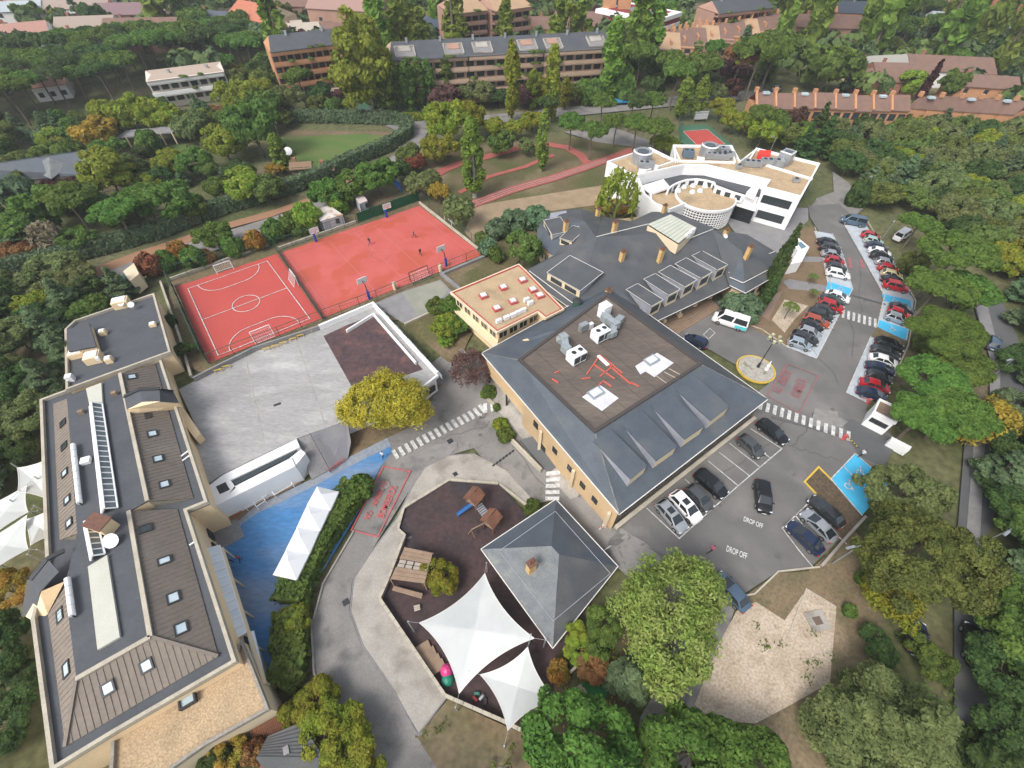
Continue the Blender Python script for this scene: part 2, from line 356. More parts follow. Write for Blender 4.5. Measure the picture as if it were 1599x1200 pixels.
sheet('asphalt_road', [(880, 206), (960, 200), (1030, 225), (1010, 232), (930, 222)], asph_old, 0)
sheet('asphalt_road', [(1300, 268), (1325, 285), (1350, 325), (1320, 350), (1262, 330), (1275, 310), (1302, 300)], asph_old, .0)
# car park
sheet('car_park', [(1262, 322), (1310, 318), (1345, 350), (1390, 430), (1425, 470), (1416, 530), (1395, 560), (1352, 640), (1402, 690), (1372, 745), (1335, 800), (1312, 840), (1262, 890), (1215, 893), (1165, 925), (1150, 950), (1060, 985), (985, 905), (955, 830), (1000, 745), (1200, 600), (1080, 530), (930, 560), (930, 500), (1075, 470), (1130, 470), (1215, 510), (1245, 550), (1330, 445), (1265, 340)], asph, 0)
sheet('service_road', [(690, 555), (720, 545), (750, 560), (765, 600), (810, 650), (880, 740), (955, 815), (1010, 850), (1050, 890), (985, 905), (930, 860), (868, 780), (820, 790), (778, 745), (740, 700), (690, 715), (650, 750), (618, 800), (580, 860), (550, 905), (545, 955), (565, 1010), (610, 1075), (665, 1150), (720, 1240), (560, 1300), (540, 1180), (505, 1090), (490, 1050), (487, 980), (505, 910), (550, 830), (598, 722), (560, 715), (545, 660), (600, 600)], asph_old, .0)
sheet('lower_road', [(1060, 960), (1150, 945), (1130, 1000), (1105, 1070), (1075, 1215), (985, 1215), (1000, 1120), (1040, 1050)], asph_old, .0)
sheet('pavement', [(741, 709), (699, 712), (663, 731), (647, 754), (618, 812), (580, 862), (552, 905), (547, 955), (567, 1010), (612, 1075), (652, 1148), (697, 1090), (594, 940), (609, 906), (632, 842), (622, 828), (629, 797), (702, 750), (780, 756), (830, 800), (840, 790), (790, 735)], conc, .05)
sheet('playground_floor', [(701, 751), (780, 758), (825, 807), (868, 800), (940, 900), (900, 1000), (870, 1020), (852, 1160), (783, 1127), (697, 1089), (597, 938), (629, 855), (635, 839), (622, 828), (631, 794)], rub, .08)
sheet('blue_yard', [(605, 686), (613, 706), (595, 728), (560, 800), (500, 900), (450, 1000), (430, 1075), (400, 1075), (330, 850), (345, 820), (400, 791), (471, 756), (487, 749), (530, 722)], blue_p, .04)
sheet('yard_edge', [(605, 684), (611, 697), (560, 722), (490, 760), (400, 803), (350, 840), (335, 820), (400, 791), (471, 756), (487, 749), (530, 722)], M('grey_blue_edge', (.24, .26, .29), (.2, .24, .3), s=.5, grain=.15, gs=2), .055)
sheet('brown_floor', [(322, 800), (459, 731), (471, 755), (400, 790), (372, 815), (335, 832)], brown_r, .08)
sheet('yard_ground', [(330, 818), (372, 812), (382, 838), (345, 860), (325, 850)], conc_grey, .1)
sheet('soil_ground', [(545, 660), (600, 655), (650, 610), (690, 600), (640, 668), (605, 684), (545, 715)], soil, .03)
sheet('sand_lot', [(1180, 940), (1225, 969), (1259, 921), (1306, 948), (1296, 1067), (1231, 1103), (1180, 1130), (1110, 1125), (1085, 1100), (1120, 1010), (1150, 955)], sand, .0)
sheet('soil_ground', [(1150, 950), (1170, 926), (1215, 895), (1262, 892), (1335, 830), (1360, 850), (1400, 1100), (1380, 1260), (1080, 1260), (1090, 1110)], M('brown_lot', (.19, .14, .085), (.13, .11, .06), s=.35, c3=(.25, .19, .12), s3=.2, grain=.22, gs=3, rough=.95), -.03)
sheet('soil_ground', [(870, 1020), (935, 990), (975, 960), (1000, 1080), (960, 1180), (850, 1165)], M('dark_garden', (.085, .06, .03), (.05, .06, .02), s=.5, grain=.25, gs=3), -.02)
sheet('soil_ground', [(700, 1092), (860, 1165), (880, 1260), (720, 1260), (650, 1150)], soil, .0)
sheet('soil_ground', [(1238, 360), (1270, 356), (1283, 395), (1293, 446), (1228, 541), (1150, 500), (1195, 480), (1215, 430)], M('brown_beds', (.19, .13, .08), (.15, .11, .06), s=.4, grain=.18, gs=3), .0)
sheet('sand_bed', [(1205, 500), (1225, 468), (1262, 478), (1240, 500), (1225, 520)], sand, .03)
sheet('soil_ground', [(630, 505), (675, 485), (700, 520), (725, 560), (700, 566)], fieldm, .02)
sheet('soil_ground', [(700, 440), (760, 410), (790, 418), (710, 455)], fieldm, .03)
sheet('stone_path', [(1222, 440), (1232, 436), (1292, 447), (1290, 456), (1232, 452)], conc_grey, .03)
sheet('stone_path', [(1235, 400), (1285, 402), (1285, 409), (1238, 410)], conc_grey, .03)
sheet('stone_path', [(1205, 462), (1222, 455), (1200, 500), (1186, 492)], M('brick_path', (.25, .16, .12), (.2, .16, .13), s=.6, grain=.15), .03)
sheet('forecourt', [(1130, 340), (1180, 325), (1262, 325), (1262, 345), (1240, 365), (1215, 425), (1160, 380)], conc_grey, .02)
sheet('grey_court', [(584, 475), (628, 456), (688, 437), (705, 455), (676, 488), (632, 507)], conc_grey, .01)
sheet('pale_court', [(628, 457), (686, 438), (700, 452), (676, 490), (655, 497)], M('greenish_concrete', (.27, .265, .22), (.22, .23, .185), s=.4, grain=.1), .03)
sheet('side_walk', [(762, 590), (790, 600), (815, 640), (880, 735), (905, 775), (890, 780), (850, 735), (800, 665), (765, 630)], conc, .06)
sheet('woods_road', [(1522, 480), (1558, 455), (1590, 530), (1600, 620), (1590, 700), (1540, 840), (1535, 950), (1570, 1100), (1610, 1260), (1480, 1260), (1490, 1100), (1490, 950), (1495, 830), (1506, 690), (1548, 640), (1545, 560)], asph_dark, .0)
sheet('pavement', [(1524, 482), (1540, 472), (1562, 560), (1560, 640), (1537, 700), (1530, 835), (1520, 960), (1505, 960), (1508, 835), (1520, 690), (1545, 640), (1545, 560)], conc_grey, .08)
sheet('gate_apron', [(1312, 655), (1330, 655), (1402, 690), (1380, 730), (1340, 712)], asph_dark, .03)
sheet('flat_soil', [(1256, 753), (1278, 730), (1298, 752), (1345, 808), (1330, 832), (1312, 842), (1290, 790), (1274, 772)], M('strip_soil', (.11, .08, .05), (.08, .06, .04), s=1, grain=.3, gs=3), .04)
# courts
sheet('small_red_court', [(276, 448), (433, 397), (502, 498), (326, 568)], red_c, .04)
sheet('large_red_court', [(436, 396), (655, 322), (754, 398), (504, 497)], red_c2, .04)
sheet('tennis_court', [(1060, 197), (1103, 194), (1150, 232), (1095, 240), (1062, 222)], green_c, .02)
sheet('tennis_court_surface', [(1066, 206), (1104, 203), (1132, 226), (1090, 230)], red_c, .06)
line('tennis_court_line', [(1066, 206), (1104, 203), (1132, 226), (1090, 230)], .15, white_p, .09, True)
sheet('far_green_court', [(560, 160), (668, 158), (668, 182), (556, 184)], green_c, .02)
sheet('far_green_court', [(560, 172), (668, 170), (668, 182), (556, 184)], conc_grey, .05)
line('running_track', [(655, 292), (690, 268), (715, 257), (755, 247), (820, 229), (860, 227), (885, 231), (906, 243), (918, 256)], 2.6, track_m, .04)
line('running_track', [(720, 300), (762, 277), (820, 261), (845, 250), (862, 244)], 1.4, track_m, .03)
line('running_track', [(738, 320), (800, 297), (860, 280), (905, 265), (947, 250), (985, 236)], 3.0, track_m, .05)
for o_s in (-1.2, 0, 1.2): line('running_track_line', [pg(738, 320 + o_s * 3), pg(800, 297 + o_s * 2.5), pg(860, 280 + o_s * 2.2), pg(905, 265 + o_s * 2), pg(947, 250 + o_s * 1.8)], .09, white_p, .09, px=False)
def ell(cx, cy, ref, a0=0, a1=360, n=36):
    c = pg(cx, cy); r = (pg(*ref) - c).length; return c, r
def arc(c, r, a0, a1, n=28): return [Vector((c.x + r * math.cos(math.radians(a0 + (a1 - a0) * i / n)), c.y + r * math.sin(math.radians(a0 + (a1 - a0) * i / n)), 0)) for i in range(n + 1)]
lw = .13
A, B, C, D = pg(294, 452), pg(417.7, 408.7), pg(484, 498.6), pg(341.5, 556.4)
line('court_line', [A, B, C, D], lw, white_p, .08, True, px=False)
ml, mr = (A + D) / 2, (B + C) / 2; line('court_line', [ml, mr], lw, white_p, .081, px=False)
mc = (ml + mr) / 2; line('court_line', arc(mc, (mr - ml).length * .155, 0, 360), lw, white_p, .082, True, px=False)
def dzone(P, Q, inward):
    u = (Q - P).normalized(); mid = (P + Q) / 2; Wd = (Q - P).length; w = inward.normalized()
    r = Wd * .26; g = Wd * .12
    c1, c2 = mid - u * g, mid + u * g; pts = []
    for k in range(13): t = math.pi / 2 * k / 12; pts.append(c1 - u * r * math.cos(t) + w * r * math.sin(t))
    for k in range(13): t = math.pi / 2 * k / 12; pts.append(c2 + u * r * math.sin(t) + w * r * math.cos(t))
    line('court_line', pts, lw, white_p, .083, px=False)
dzone(A, B, D - A); dzone(D, C, A - D)
# big court faint lines
A2, B2, C2, D2 = pg(449, 400), pg(649, 332), pg(738, 399), pg(514, 486)
pale_red = M('faint_court_line', (.50, .17, .15), None, grain=.05)
line('court_line', [A2, B2, C2, D2], .1, pale_red, .08, True, px=False)
line('court_line', [(A2 + B2) / 2, (C2 + D2) / 2], .1, pale_red, .081, px=False)
line('court_line', arc((A2 + B2 + C2 + D2) / 4, 1.9, 0, 360), .1, pale_red, .082, True, px=False)
line('court_line', [A2 * .7 + B2 * .3, D2 * .7 + C2 * .3], .1, pale_red, .084, px=False)
line('court_line', [A2 * .35 + B2 * .65, D2 * .35 + C2 * .65], .1, pale_red, .085, px=False)
# parking bays
sheet('pale_parking_bays', [(1271, 361), (1299, 366), (1316, 400), (1331, 452), (1274, 561), (1227, 542), (1293, 450), (1283, 395)], white_floor, .04)
sheet('pale_parking_bays', [(1318, 352), (1352, 352), (1382, 400), (1427, 470), (1416, 533), (1369, 510), (1381, 463), (1358, 423)], white_floor, .04)
sheet('pale_parking_bays', [(1359, 527), (1412, 541), (1390, 590), (1354, 630), (1321, 614)], white_floor, .04)
sheet('flat_soil', [(1369, 511), (1416, 533), (1412, 541), (1360, 527)], soil, .06)
sheet('blue_parking_bay', [(1293, 440), (1331, 452), (1326, 462), (1289, 452)], blue_bay, .06)
sheet('blue_parking_bay', [(1376, 459), (1421, 470), (1423, 481), (1380, 471)], blue_bay, .06)
sheet('blue_parking_bay', [(1372, 500), (1418, 515), (1413, 532), (1369, 511)], blue_bay, .06)
sheet('blue_parking_bay', [(1334.6, 709), (1296.6, 749), (1345, 806), (1388, 757)], blue_bay, .06)
for q in ([(1299, 366), (1316, 400), (1331, 452), (1274, 561), (1227, 542)], [(1318, 352), (1358, 423), (1381, 463), (1369, 511)], [(1359, 527), (1321, 614), (1354, 630)], [(1334.6, 709), (1296.6, 749), (1345, 806)], [(1334.6, 709), (1388, 757)], [(1316, 729), (1367, 781)],
          [(1010, 795), (1060, 842), (1152, 759.7), (1220, 701.9), (1172, 671)], [(1106, 721.6), (1152, 759.7)], [(1123, 708), (1170, 744.5)], [(1139, 694), (1186, 730.5)], [(1155, 682), (1203, 717)], [(1070, 750), (1085, 765)],
          [(1260, 788), (1220.6, 826), (1247, 861), (1268, 886)], [(1241, 806), (1262, 832)], [(1260, 788), (1290, 822), (1320, 850)]):
    line('parking_line', q, .13, white_p, .10)
def dashes(a, b, n, w, f=.55, m=white_p, name='parking_line', off=.1):
    A_, B_ = pg(*a), pg(*b)
    for i in range(n): line(name, [A_.lerp(B_, (i + .5 - f / 2) / n), A_.lerp(B_, (i + .5 + f / 2) / n)], w, m, off, px=False)
for a, b, n in (((1321, 356), (1356, 420), 14), ((1358, 424), (1379, 462), 8), ((1379, 466), (1371, 500), 6)): dashes(a, b, n, .14, .5, stone, 'kerb_dash', .12)
# bay dividers
def dividers(p0, p1, q0, q1, n):
    a, b, c, d = pg(*p0), pg(*p1), pg(*q0), pg(*q1)
    for i in range(1, n): line('parking_line', [a.lerp(b, i / n), c.lerp(d, i / n)], .1, white_p, .105, px=False)
dividers((1331, 462), (1274, 561), (1289, 452), (1227, 542), 9)
dividers((1359, 527), (1321, 614), (1412, 541), (1354, 630), 7)
dividers((1299, 366), (1331, 450), (1271, 362), (1293, 440), 8)
dividers((1321, 356), (1380, 462), (1352, 352), (1422, 470), 13)
# crossings
def crossing(a, b, n, w, f=.55, lab=None):
    A_, B_ = pg(*a), pg(*b); d = (B_ - A_); 
    r = thing('zebra_crossing', None, None); r['kind'] = 'structure'; del_ = None
    u = Vector((d.x, d.y, 0)).normalized(); v = Vector((-u.y, u.x, 0)) * w / 2
    for i in range(n):
        p, q = A_.lerp(B_, (i + .5 - f / 2) / n), A_.lerp(B_, (i + .5 + f / 2) / n); mb = MB()
        k = [p - v, q - v, q + v, p + v]; mb.quad(*[(z.x, z.y, gz(z.x, z.y) + .17) for z in k]); mb.build('zebra_stripe', white_p, r)
crossing((613, 713), (757, 636), 16, 1.7)
crossing((862, 785), (864, 735), 5, 1.9, .6)
crossing((1182, 632), (1330, 684), 13, 1.9, .5)
crossing((1312, 490), (1370, 507), 7, 2.6, .5)
crossing((752, 640), (775, 634), 2, 1.6)
# painted boxes and lettering
line('red_box_marking', [(599, 730), (641, 737), (590, 839), (549, 829)], .16, red_p, .1, True)
def word(s, a, b, h, m=red_p, side=1, wscale=1.0, off=.19):
    """a word from a to b (left end and right end of its base line) with letters h metres tall"""
    A_, B_ = pg(*a), pg(*b); d = Vector((B_.x - A_.x, B_.y - A_.y, 0)).normalized(); n = Vector((-d.y, d.x, 0)) * h * side
    return text_on(s, [A_, B_, B_ + n, A_ + n], m, off)
word('BOMBEROS', (599, 811), (621, 762), 1.0); word('APARCAR', (588, 793), (606, 753), .85); word('NO', (577, 813), (583, 801), .85)
line('red_box_marking', [(1229, 569), (1277, 588), (1247, 646), (1197, 619)], .14, red_faint, .1, True)
word('BOMBEROS', (1248, 624), (1260, 597), 1.4, red_faint); word('APARCAR', (1225, 605), (1237, 583), 1.3, red_faint); word('NO', (1218, 617), (1223, 608), 1.3, red_faint)
wt = M('white_lettering', (.6, .6, .58), None, grain=.1); word('DROP OFF', (1160, 815), (1190, 827), .7, wt); word('DROP OFF', (1133, 862), (1165, 875), .8, wt)
sheet('red_road_patch', [(1323, 403), (1328, 403), (1331, 419), (1326, 420)], red_faint, .08); sheet('red_road_patch', [(1341, 406), (1346, 406), (1351, 420), (1344, 420)], red_faint, .08)
line('parking_line', [(1098, 524), (1108, 514), (1116, 521), (1106, 531)], .12, white_p, .1, True)
def wheelchair(px, py, s, rz):
    """the wheelchair sign painted in white: ring, back, head, legs"""
    c = pg(px, py); mb = MB(); R2 = lambda x, y: (c.x + s * (x * math.cos(rz) - y * math.sin(rz)), c.y + s * (x * math.sin(rz) + y * math.cos(rz)), c.z + .18 + .0005 * len(mb.f))
    def st(pts, w=.14):
        for (x0, y0), (x1, y1) in zip(pts[:-1], pts[1:]):
            d = math.hypot(x1 - x0, y1 - y0) or 1; nx, ny = -(y1 - y0) / d * w / 2, (x1 - x0) / d * w / 2
            mb.quad(R2(x0 - nx, y0 - ny), R2(x1 - nx, y1 - ny), R2(x1 + nx, y1 + ny), R2(x0 + nx, y0 + ny))
    st([(-.1 + .42 * math.cos(math.radians(a)), -.25 + .42 * math.sin(math.radians(a))) for a in range(110, 360 + 20, 15)])
    st([(-.1, .62), (-.05, -.05), (.35, -.05), (.55, -.55), (.7, -.5)]); st([(-.07, .3), (.3, .3)], .12)
    st([(-.12 + .1 * math.cos(math.radians(a)), .8 + .1 * math.sin(math.radians(a))) for a in range(0, 361, 45)], .12)
    o = mb.build('wheelchair_symbol', white_p); o['kind'] = 'structure'
wheelchair(1343, 738, 1.0, -.6); wheelchair(1325, 759, 1.0, -.6); wheelchair(1393, 515, .9, -.3); wheelchair(1396, 470, .8, -.3); wheelchair(1312, 452, .8, -.3)
# kerbs
def kerb(name, pp, w=.18, h=.12, m=stone, closed=False):
    pw = [pg(*p) for p in pp]; dense = []
    for i in range(len(pw) - (0 if closed else 1)):
        a, b = pw[i], pw[(i + 1) % len(pw)]; n = max(1, int((b - a).length / 1.5))
        dense += [a.lerp(b, k / n) for k in range(n)]
    if not closed: dense.append(pw[-1])
    g = [gz(p.x, p.y) for p in dense]
    o = MB().strip(dense, w, lambda i: g[i] - .2, lambda i: g[i] + h, closed).build(name, m); o['kind'] = 'structure'
kerb('kerb', [(1178, 928), (1215, 893), (1268, 887), (1280, 886)]); kerb('kerb', [(1152, 955), (1166, 930), (1178, 928)])
kerb('yellow_kerb', [(1274, 772), (1256, 753), (1278, 730), (1300, 752)], .22, .14, yel_p)
kerb('kerb', [(1282, 884), (1313, 848), (1350, 808)], .3, .4, conc)
kerb('kerb', [(1233, 545), (1298, 452), (1288, 398), (1272, 355)], .15)
kerb('kerb', [(1354, 345), (1385, 396), (1430, 470), (1418, 540), (1395, 590)], .15)
kerb('kerb', [(553, 830), (505, 912), (487, 980), (491, 1052), (508, 1092), (545, 1185)], .2, .25, conc)
kerb('kerb', [(1100, 1075), (1085, 1150)], .2)
kerb('kerb', [(741, 709), (699, 712), (663, 731), (647, 754), (618, 812), (580, 862), (552, 905), (547, 955), (567, 1010), (612, 1075), (652, 1148), (697, 1090)], .15, .1, conc_grey)
kerb('kerb', [(1119, 490), (1190, 515), (1230, 543)], .15)
# drains, tar seams, oil stains, mended patches
tar = M('tar_seam', (.05, .05, .05), (.08, .078, .075), s=2, grain=.2)
R3 = random.Random(3)
for a, b in (((1010, 860), (1150, 905)), ((1130, 740), (1235, 660)), ((1050, 545), (1180, 640)), ((1230, 500), (1310, 600)), ((1345, 420), (1330, 560)), ((640, 700), (770, 660)), ((800, 700), (930, 850)), ((690, 590), (660, 660)), ((1240, 700), (1310, 720)), ((1275, 640), (1235, 700))):
    A_, B_ = pg(*a), pg(*b); pts = []
    for k in range(9): q = A_.lerp(B_, k / 8) + Vector((R3.gauss(0, .35), R3.gauss(0, .35), 0)); q.z = gz(q.x, q.y); pts.append(q)
    line('tar_seam', pts, .055, tar, .02, px=False)
def blot(px, py, rx, m, name='oil_stain', off=.03):
    c = pg(px, py); a0 = R3.uniform(0, 6); sheet(name, None, m, off, pts=[c + Vector((math.cos(t * .524) * rx * R3.uniform(.6, 1.2), math.sin(t * .524 + a0 * .1) * rx * R3.uniform(.45, 1.0), 0)) for t in range(12)])
stain = M('oil_stain', (.105, .102, .098), (.13, .127, .12), s=1.5, grain=.2)
for px, py, r in ((1125, 790, .35), (1065, 875, .3), (1165, 735, .3), (1205, 775, .25), (1240, 742, .3), (1300, 640, .3), (1215, 868, .6), (1290, 545, .3), (1350, 470, .3), (960, 845, 1.0), (948, 866, .7), (905, 775, .3), (750, 680, .35), (640, 840, .3), (1100, 560, .3)): blot(px, py, r, stain)
for px, py, r in ((690, 705, 2.2), (600, 760, 1.0), (1290, 655, 3.0)  ): blot(px, py, r, M('pale_patch', (.24, .23, .215), (.19, .185, .18), s=1, grain=.15), 'mended_patch', .015)
for px, py, s in ((703, 690, .8), (452, 938, .7), (540, 941, .7), (711, 741, .6)):
    c = pg(px, py); o = MB().box((c.x, c.y, c.z + .06), (s, s, .1), .6).build('drain_cover', metal_d); o['kind'] = 'structure'
a_, b_ = pg(771, 727), pg(801, 705)
for i in range(7):
    p = a_.lerp(b_, i / 6); o = MB().box((p.x, p.y, p.z + .05), (.45, .28, .1), .9).build('speed_bump_block', metal_d); o['kind'] = 'structure'
a_, b_ = pg(1205, 652), pg(1315, 682)
o = MB().bar(a_ + Vector((0, 0, .08)), b_ + Vector((0, 0, .08)), .35, .1).build('drain_channel', asph_dark); o['kind'] = 'structure'
line('drain_channel', [(1331, 462), (1380, 476)], .5, asph_dark, .07)
# ------------------------------------------------------------------ building helpers
V = at
def up(v, h): return Vector((v.x, v.y, v.z + h))
def setz(v, z): return Vector((v.x, v.y, z))
def hit(px, py, A, B, C):
    n = (B - A).cross(C - A); d = ray(px, py); c = Vector((0, 0, CAMZ)); return c + d * ((A - c).dot(n) / d.dot(n))
def inset(poly, k):
    """move every edge of the outline inwards by k metres"""
    p = [Vector((q[0], q[1])) for q in poly]; n = len(p); ar = sum(p[i - 1].x * p[i].y - p[i].x * p[i - 1].y for i in range(n)); s = 1 if ar > 0 else -1; out = []
    for i in range(n):
        a = (p[i] - p[i - 1]).normalized(); b = (p[(i + 1) % n] - p[i]).normalized(); na, nb = Vector((-a.y, a.x)) * s, Vector((-b.y, b.x)) * s
        m = (na + nb); m = m.normalized() if m.length > .1 else na; c = max(.4, m.dot(na)); out.append(p[i] + m * k / c)
    return out
def obox(mb, c, u, v, n, su, sv, sn, mi=None):
    """box with its own axes"""
    c = Vector(c); vs = [c + u * x * su / 2 + v * y * sv / 2 + n * z * sn / 2 for z in (-1, 1) for x, y in ((-1, -1), (1, -1), (1, 1), (-1, 1))]
    return mb.add(vs, [(3, 2, 1, 0), (4, 5, 6, 7), (0, 1, 5, 4), (1, 2, 6, 5), (2, 3, 7, 6), (3, 0, 4, 7)], mi)
def roof_window(parent, px, py, pl, su=1.0, sv=1.2, m=None, name='roof_window', h=.16):
    A, B, C = pl; c = hit(px, py, A, B, C); u = (B - A).normalized(); n = (B - A).cross(C - A).normalized(); n = n if n.z > 0 else -n; v = n.cross(u)
    fb = MB(); w = .16
    for a, b, e, f in ((0, 1, su + w, w), (0, -1, su + w, w), (1, 0, w, sv - w), (-1, 0, w, sv - w)):
        obox(fb, c + u * a * su / 2 + v * b * sv / 2 + n * h / 2, u, v, n, e, f, h)
    fr = fb.build(name, metal_d, parent)
    pb = MB(); obox(pb, c + n * h * .35, u, v, n, su - w, sv - w, h * .6); pb.build('pane', m or glass_l, fr)
def wall_window(parent, A, B, u0, u1, z0, z1, panes=1, out=None, name='window', fm=None, gm=None):
    """window in the upright wall from A to B; u along it in metres; out = outward side"""
    d = Vector((B.x - A.x, B.y - A.y, 0)); L_ = d.length; d /= L_; n = Vector((d.y, -d.x, 0)) * (out or 1); zc = (z0 + z1) / 2; zz = Vector((0, 0, 1)); w = .09
    P_ = lambda u, z: Vector((A.x, A.y, 0)) + d * u + zz * z
    fb = MB()
    for z in (z0, z1): obox(fb, P_((u0 + u1) / 2, z) + n * .03, d, n, zz, u1 - u0 + w, .16, w)
    for k in range(panes + 1): obox(fb, P_(u0 + (u1 - u0) * k / panes, zc) + n * .03, d, n, zz, w, .15, z1 - z0 - w)
    fr = fb.build(name, fm or metal_d, parent)
    for k in range(panes):
        a, b = u0 + (u1 - u0) * k / panes + w / 2, u0 + (u1 - u0) * (k + 1) / panes - w / 2
        pb = MB(); obox(pb, P_((a + b) / 2, zc) + n * .02, d, n, zz, b - a, .06, z1 - z0 - w); pb.build('pane', gm or glass, fr)
def ribs(parent, A, B, C, D, step=.6, m=None, h=.05):
    """raised seams running straight down the slope from ridge A-B to eave D-C"""
    mb = MB(); n = (B - A).cross(D - A).normalized(); n = n if n.z > 0 else -n; u = (C - D).normalized(); v = n.cross(u).normalized(); q = [A, B, C, D]
    uv = [((p - D).dot(u), (p - D).dot(v)) for p in q]; lo, hi = min(a for a, b in uv), max(a for a, b in uv); k = lo + step
    while k < hi:
        c = []
        for i in range(4):
            (a0, b0), (a1, b1) = uv[i], uv[(i + 1) % 4]
            if (a0 - k) * (a1 - k) < 0: t = (k - a0) / (a1 - a0); c.append(q[i].lerp(q[(i + 1) % 4], t))
        if len(c) == 2: mb.bar(c[0] + n * h / 2, c[1] + n * h / 2, .07, h)
        k += step
    o = mb.build('roof_seam', m or brown_tile, parent); o['kind'] = 'stuff'
def chimney(parent, px, py, z, h=1.9, w=.85, m=None, pz=None, name='chimney'):
    c = V(px, py, z); mb = MB(); mb.box((c.x, c.y, z + h / 2 - .6), (w, w * .75, h + 1.2), .6); o = mb.build(name, m or chim, parent)
    k = MB(); k.box((c.x, c.y, z + h + .06), (w + .16, w * .75 + .16, .12), .6, mi=0)
    for s in (-.2, .2): k.tube((c.x + s * .8, c.y + s * .55, z + h + .1), (c.x + s * .8, c.y + s * .55, z + h + .42), .13, .11, 8)
    k.build('chimney_pot', copper, o)
def shed_dormer(parent, a, b, pl, h=1.0, d=5.0, face=None, roofm=None, win=0, cheek=None, drop=.0, trim=True):
    """dormer: front from a to b on the roof plane pl, its roof running back d metres till it meets the slope"""
    A, B = hit(*a, *pl), hit(*b, *pl); n = (pl[1] - pl[0]).cross(pl[2] - pl[0]).normalized(); n = n if n.z > 0 else -n
    u = (B - A).normalized(); up_s = Vector((-n.x, -n.y, 0)).normalized(); hn = Vector((n.x, n.y, 0)).length; rise = hn / n.z
    e = Vector((u.x, u.y, 0)).normalized(); back = Vector((-e.y, e.x, 0)); back = back if back.dot(up_s) > 0 else -back
    kz = -(n.x * back.x + n.y * back.y) / n.z
    C_, D_ = B + back * d + Vector((0, 0, kz * d)), A + back * d + Vector((0, 0, kz * d))
    A1, B1 = up(A, h), up(B, h); cm = cheek or flash
    r = MB().slab([up(A1, .02) - back * .04 - e * .06, up(B1, .02) - back * .04 + e * .06, up(C_, .06) + e * .1, up(D_, .06) - e * .1], .14).build('dormer_roof', roofm or slate_b, parent)
    ck = MB(); ck.quad(A, A1, D_, up(A, -.1)); ck.quad(B, up(B, -.1), C_, B1); ck.build('dormer_cheek', cm, r)
    f = MB(); f.slab([A, B, B1, A1], 0) if False else f.quad(up(A, -.3), up(B, -.3), B1, A1); f.build('dormer_front', face or cream_w, r)
    if win:
        L_ = (B - A).length; zb = min(A.z, B.z)
        if abs(A.z - B.z) < .8:
            for k in range(win):
                u0 = L_ * (.12 + k * .88 / win); u1 = u0 + L_ * .76 / win * .9
                g = MB(); o_ = -back * .04; zz = Vector((0, 0, 1)); Az = lambda uu: A.lerp(B, uu / L_)
                obox(g, (Az(u0) + Az(u1)) / 2 + zz * h * .5 + o_, e, back, zz, u1 - u0, .08, h * .55); g.build('window', glass, r)
    if not trim: return
    t = MB()
    for p, q in ((A1 - e * .1 - back * .12, B1 + e * .1 - back * .12), (B1 + e * .1, C_ + e * .1), (A1 - e * .1, D_ - e * .1), (D_, C_)): t.bar(up(p, .07), up(q, .07), .07, .04)
    t.build('dormer_edge', trimw, r)
# ------------------------------------------------------------------ the long school building on the left
sb = thing('school_building', 'long school building with brown ribbed slopes and glazed roof lanterns beside the blue yard', 'school building', V(190, 800, 0))
zr = 3.0
outl = [V(*p, zr) for p in [(66, 627), (106, 612), (252, 560), (326, 786), (294, 799), (371, 1034), (176, 1148), (85, 1204), (54, 969), (76, 873)]]
MB().prism(inset(outl, .1), -3.7, 2.6, cap=False).build('wall', tan_w, sb)
MB().slab([setz(Vector((*q, 0)), zr) for q in inset(outl, .0)], .4).build('roof', dark_roof, sb)
MB().strip(inset(outl, .12), .34, zr - .2, zr + .45, True).build('parapet', stone, sb)
zt = 4.5
a1, a2, b1, b2 = V(105, 623, zt), V(121, 833, zt), V(188, 584, zt), V(231, 783, zt)
c1, c2, d1, d2 = V(242, 568, 3.1), V(302, 778, 3.1), V(83, 631, 3.1), V(93, 844, 3.1)
a3, a4, b3, b4 = V(102, 915, zt), V(120, 1061, zt), V(202, 799, zt), V(236, 995, zt)
c3, c4, d3, d4 = V(277, 795, 3.1), V(341, 1025, 3.1), V(75, 960, 3.1), V(102, 1166, 3.1)
upr = MB().prism([a1, b1, b2, b3, b4, a4, a3, a2], 3.0, zt, cap=False).build('upper_wall', tan_w, sb)
MB().slab([setz(v, zt + .06) for v in (a1, b1, b2, b3, b4, a4, a3, a2)], .2).build('upper_roof', dark_roof, sb)
for n_, q, m_ in (('brown_slope', (b1, b2, c2, c1), brown_tile), ('brown_slope', (b3, b4, c4, c3), brown_tile), ('brown_slope', (a4, b4, c4, d4), tan_tile), ('brown_slope', (a1, a2, d2, d1), tan_tile), ('brown_slope', (a3, a4, d4, d3), tan_tile)):
    o = MB().slab(list(q), .18).build(n_, m_, sb); A, B, C, D = q; ribs(o, A, B, C, D, .55, m_)
for p, q in ((b4, c4), (a4, d4)): MB().bar(up(p, .1), up(q, .1), .3, .12).build('hip_capping', tan_tile, sb)
for p, q in ((b1, b2), (b3, b4), (b4, a4)): MB().bar(up(p, .12), up(q, .12), .42, .22).build('ridge_coping', stone, sb)
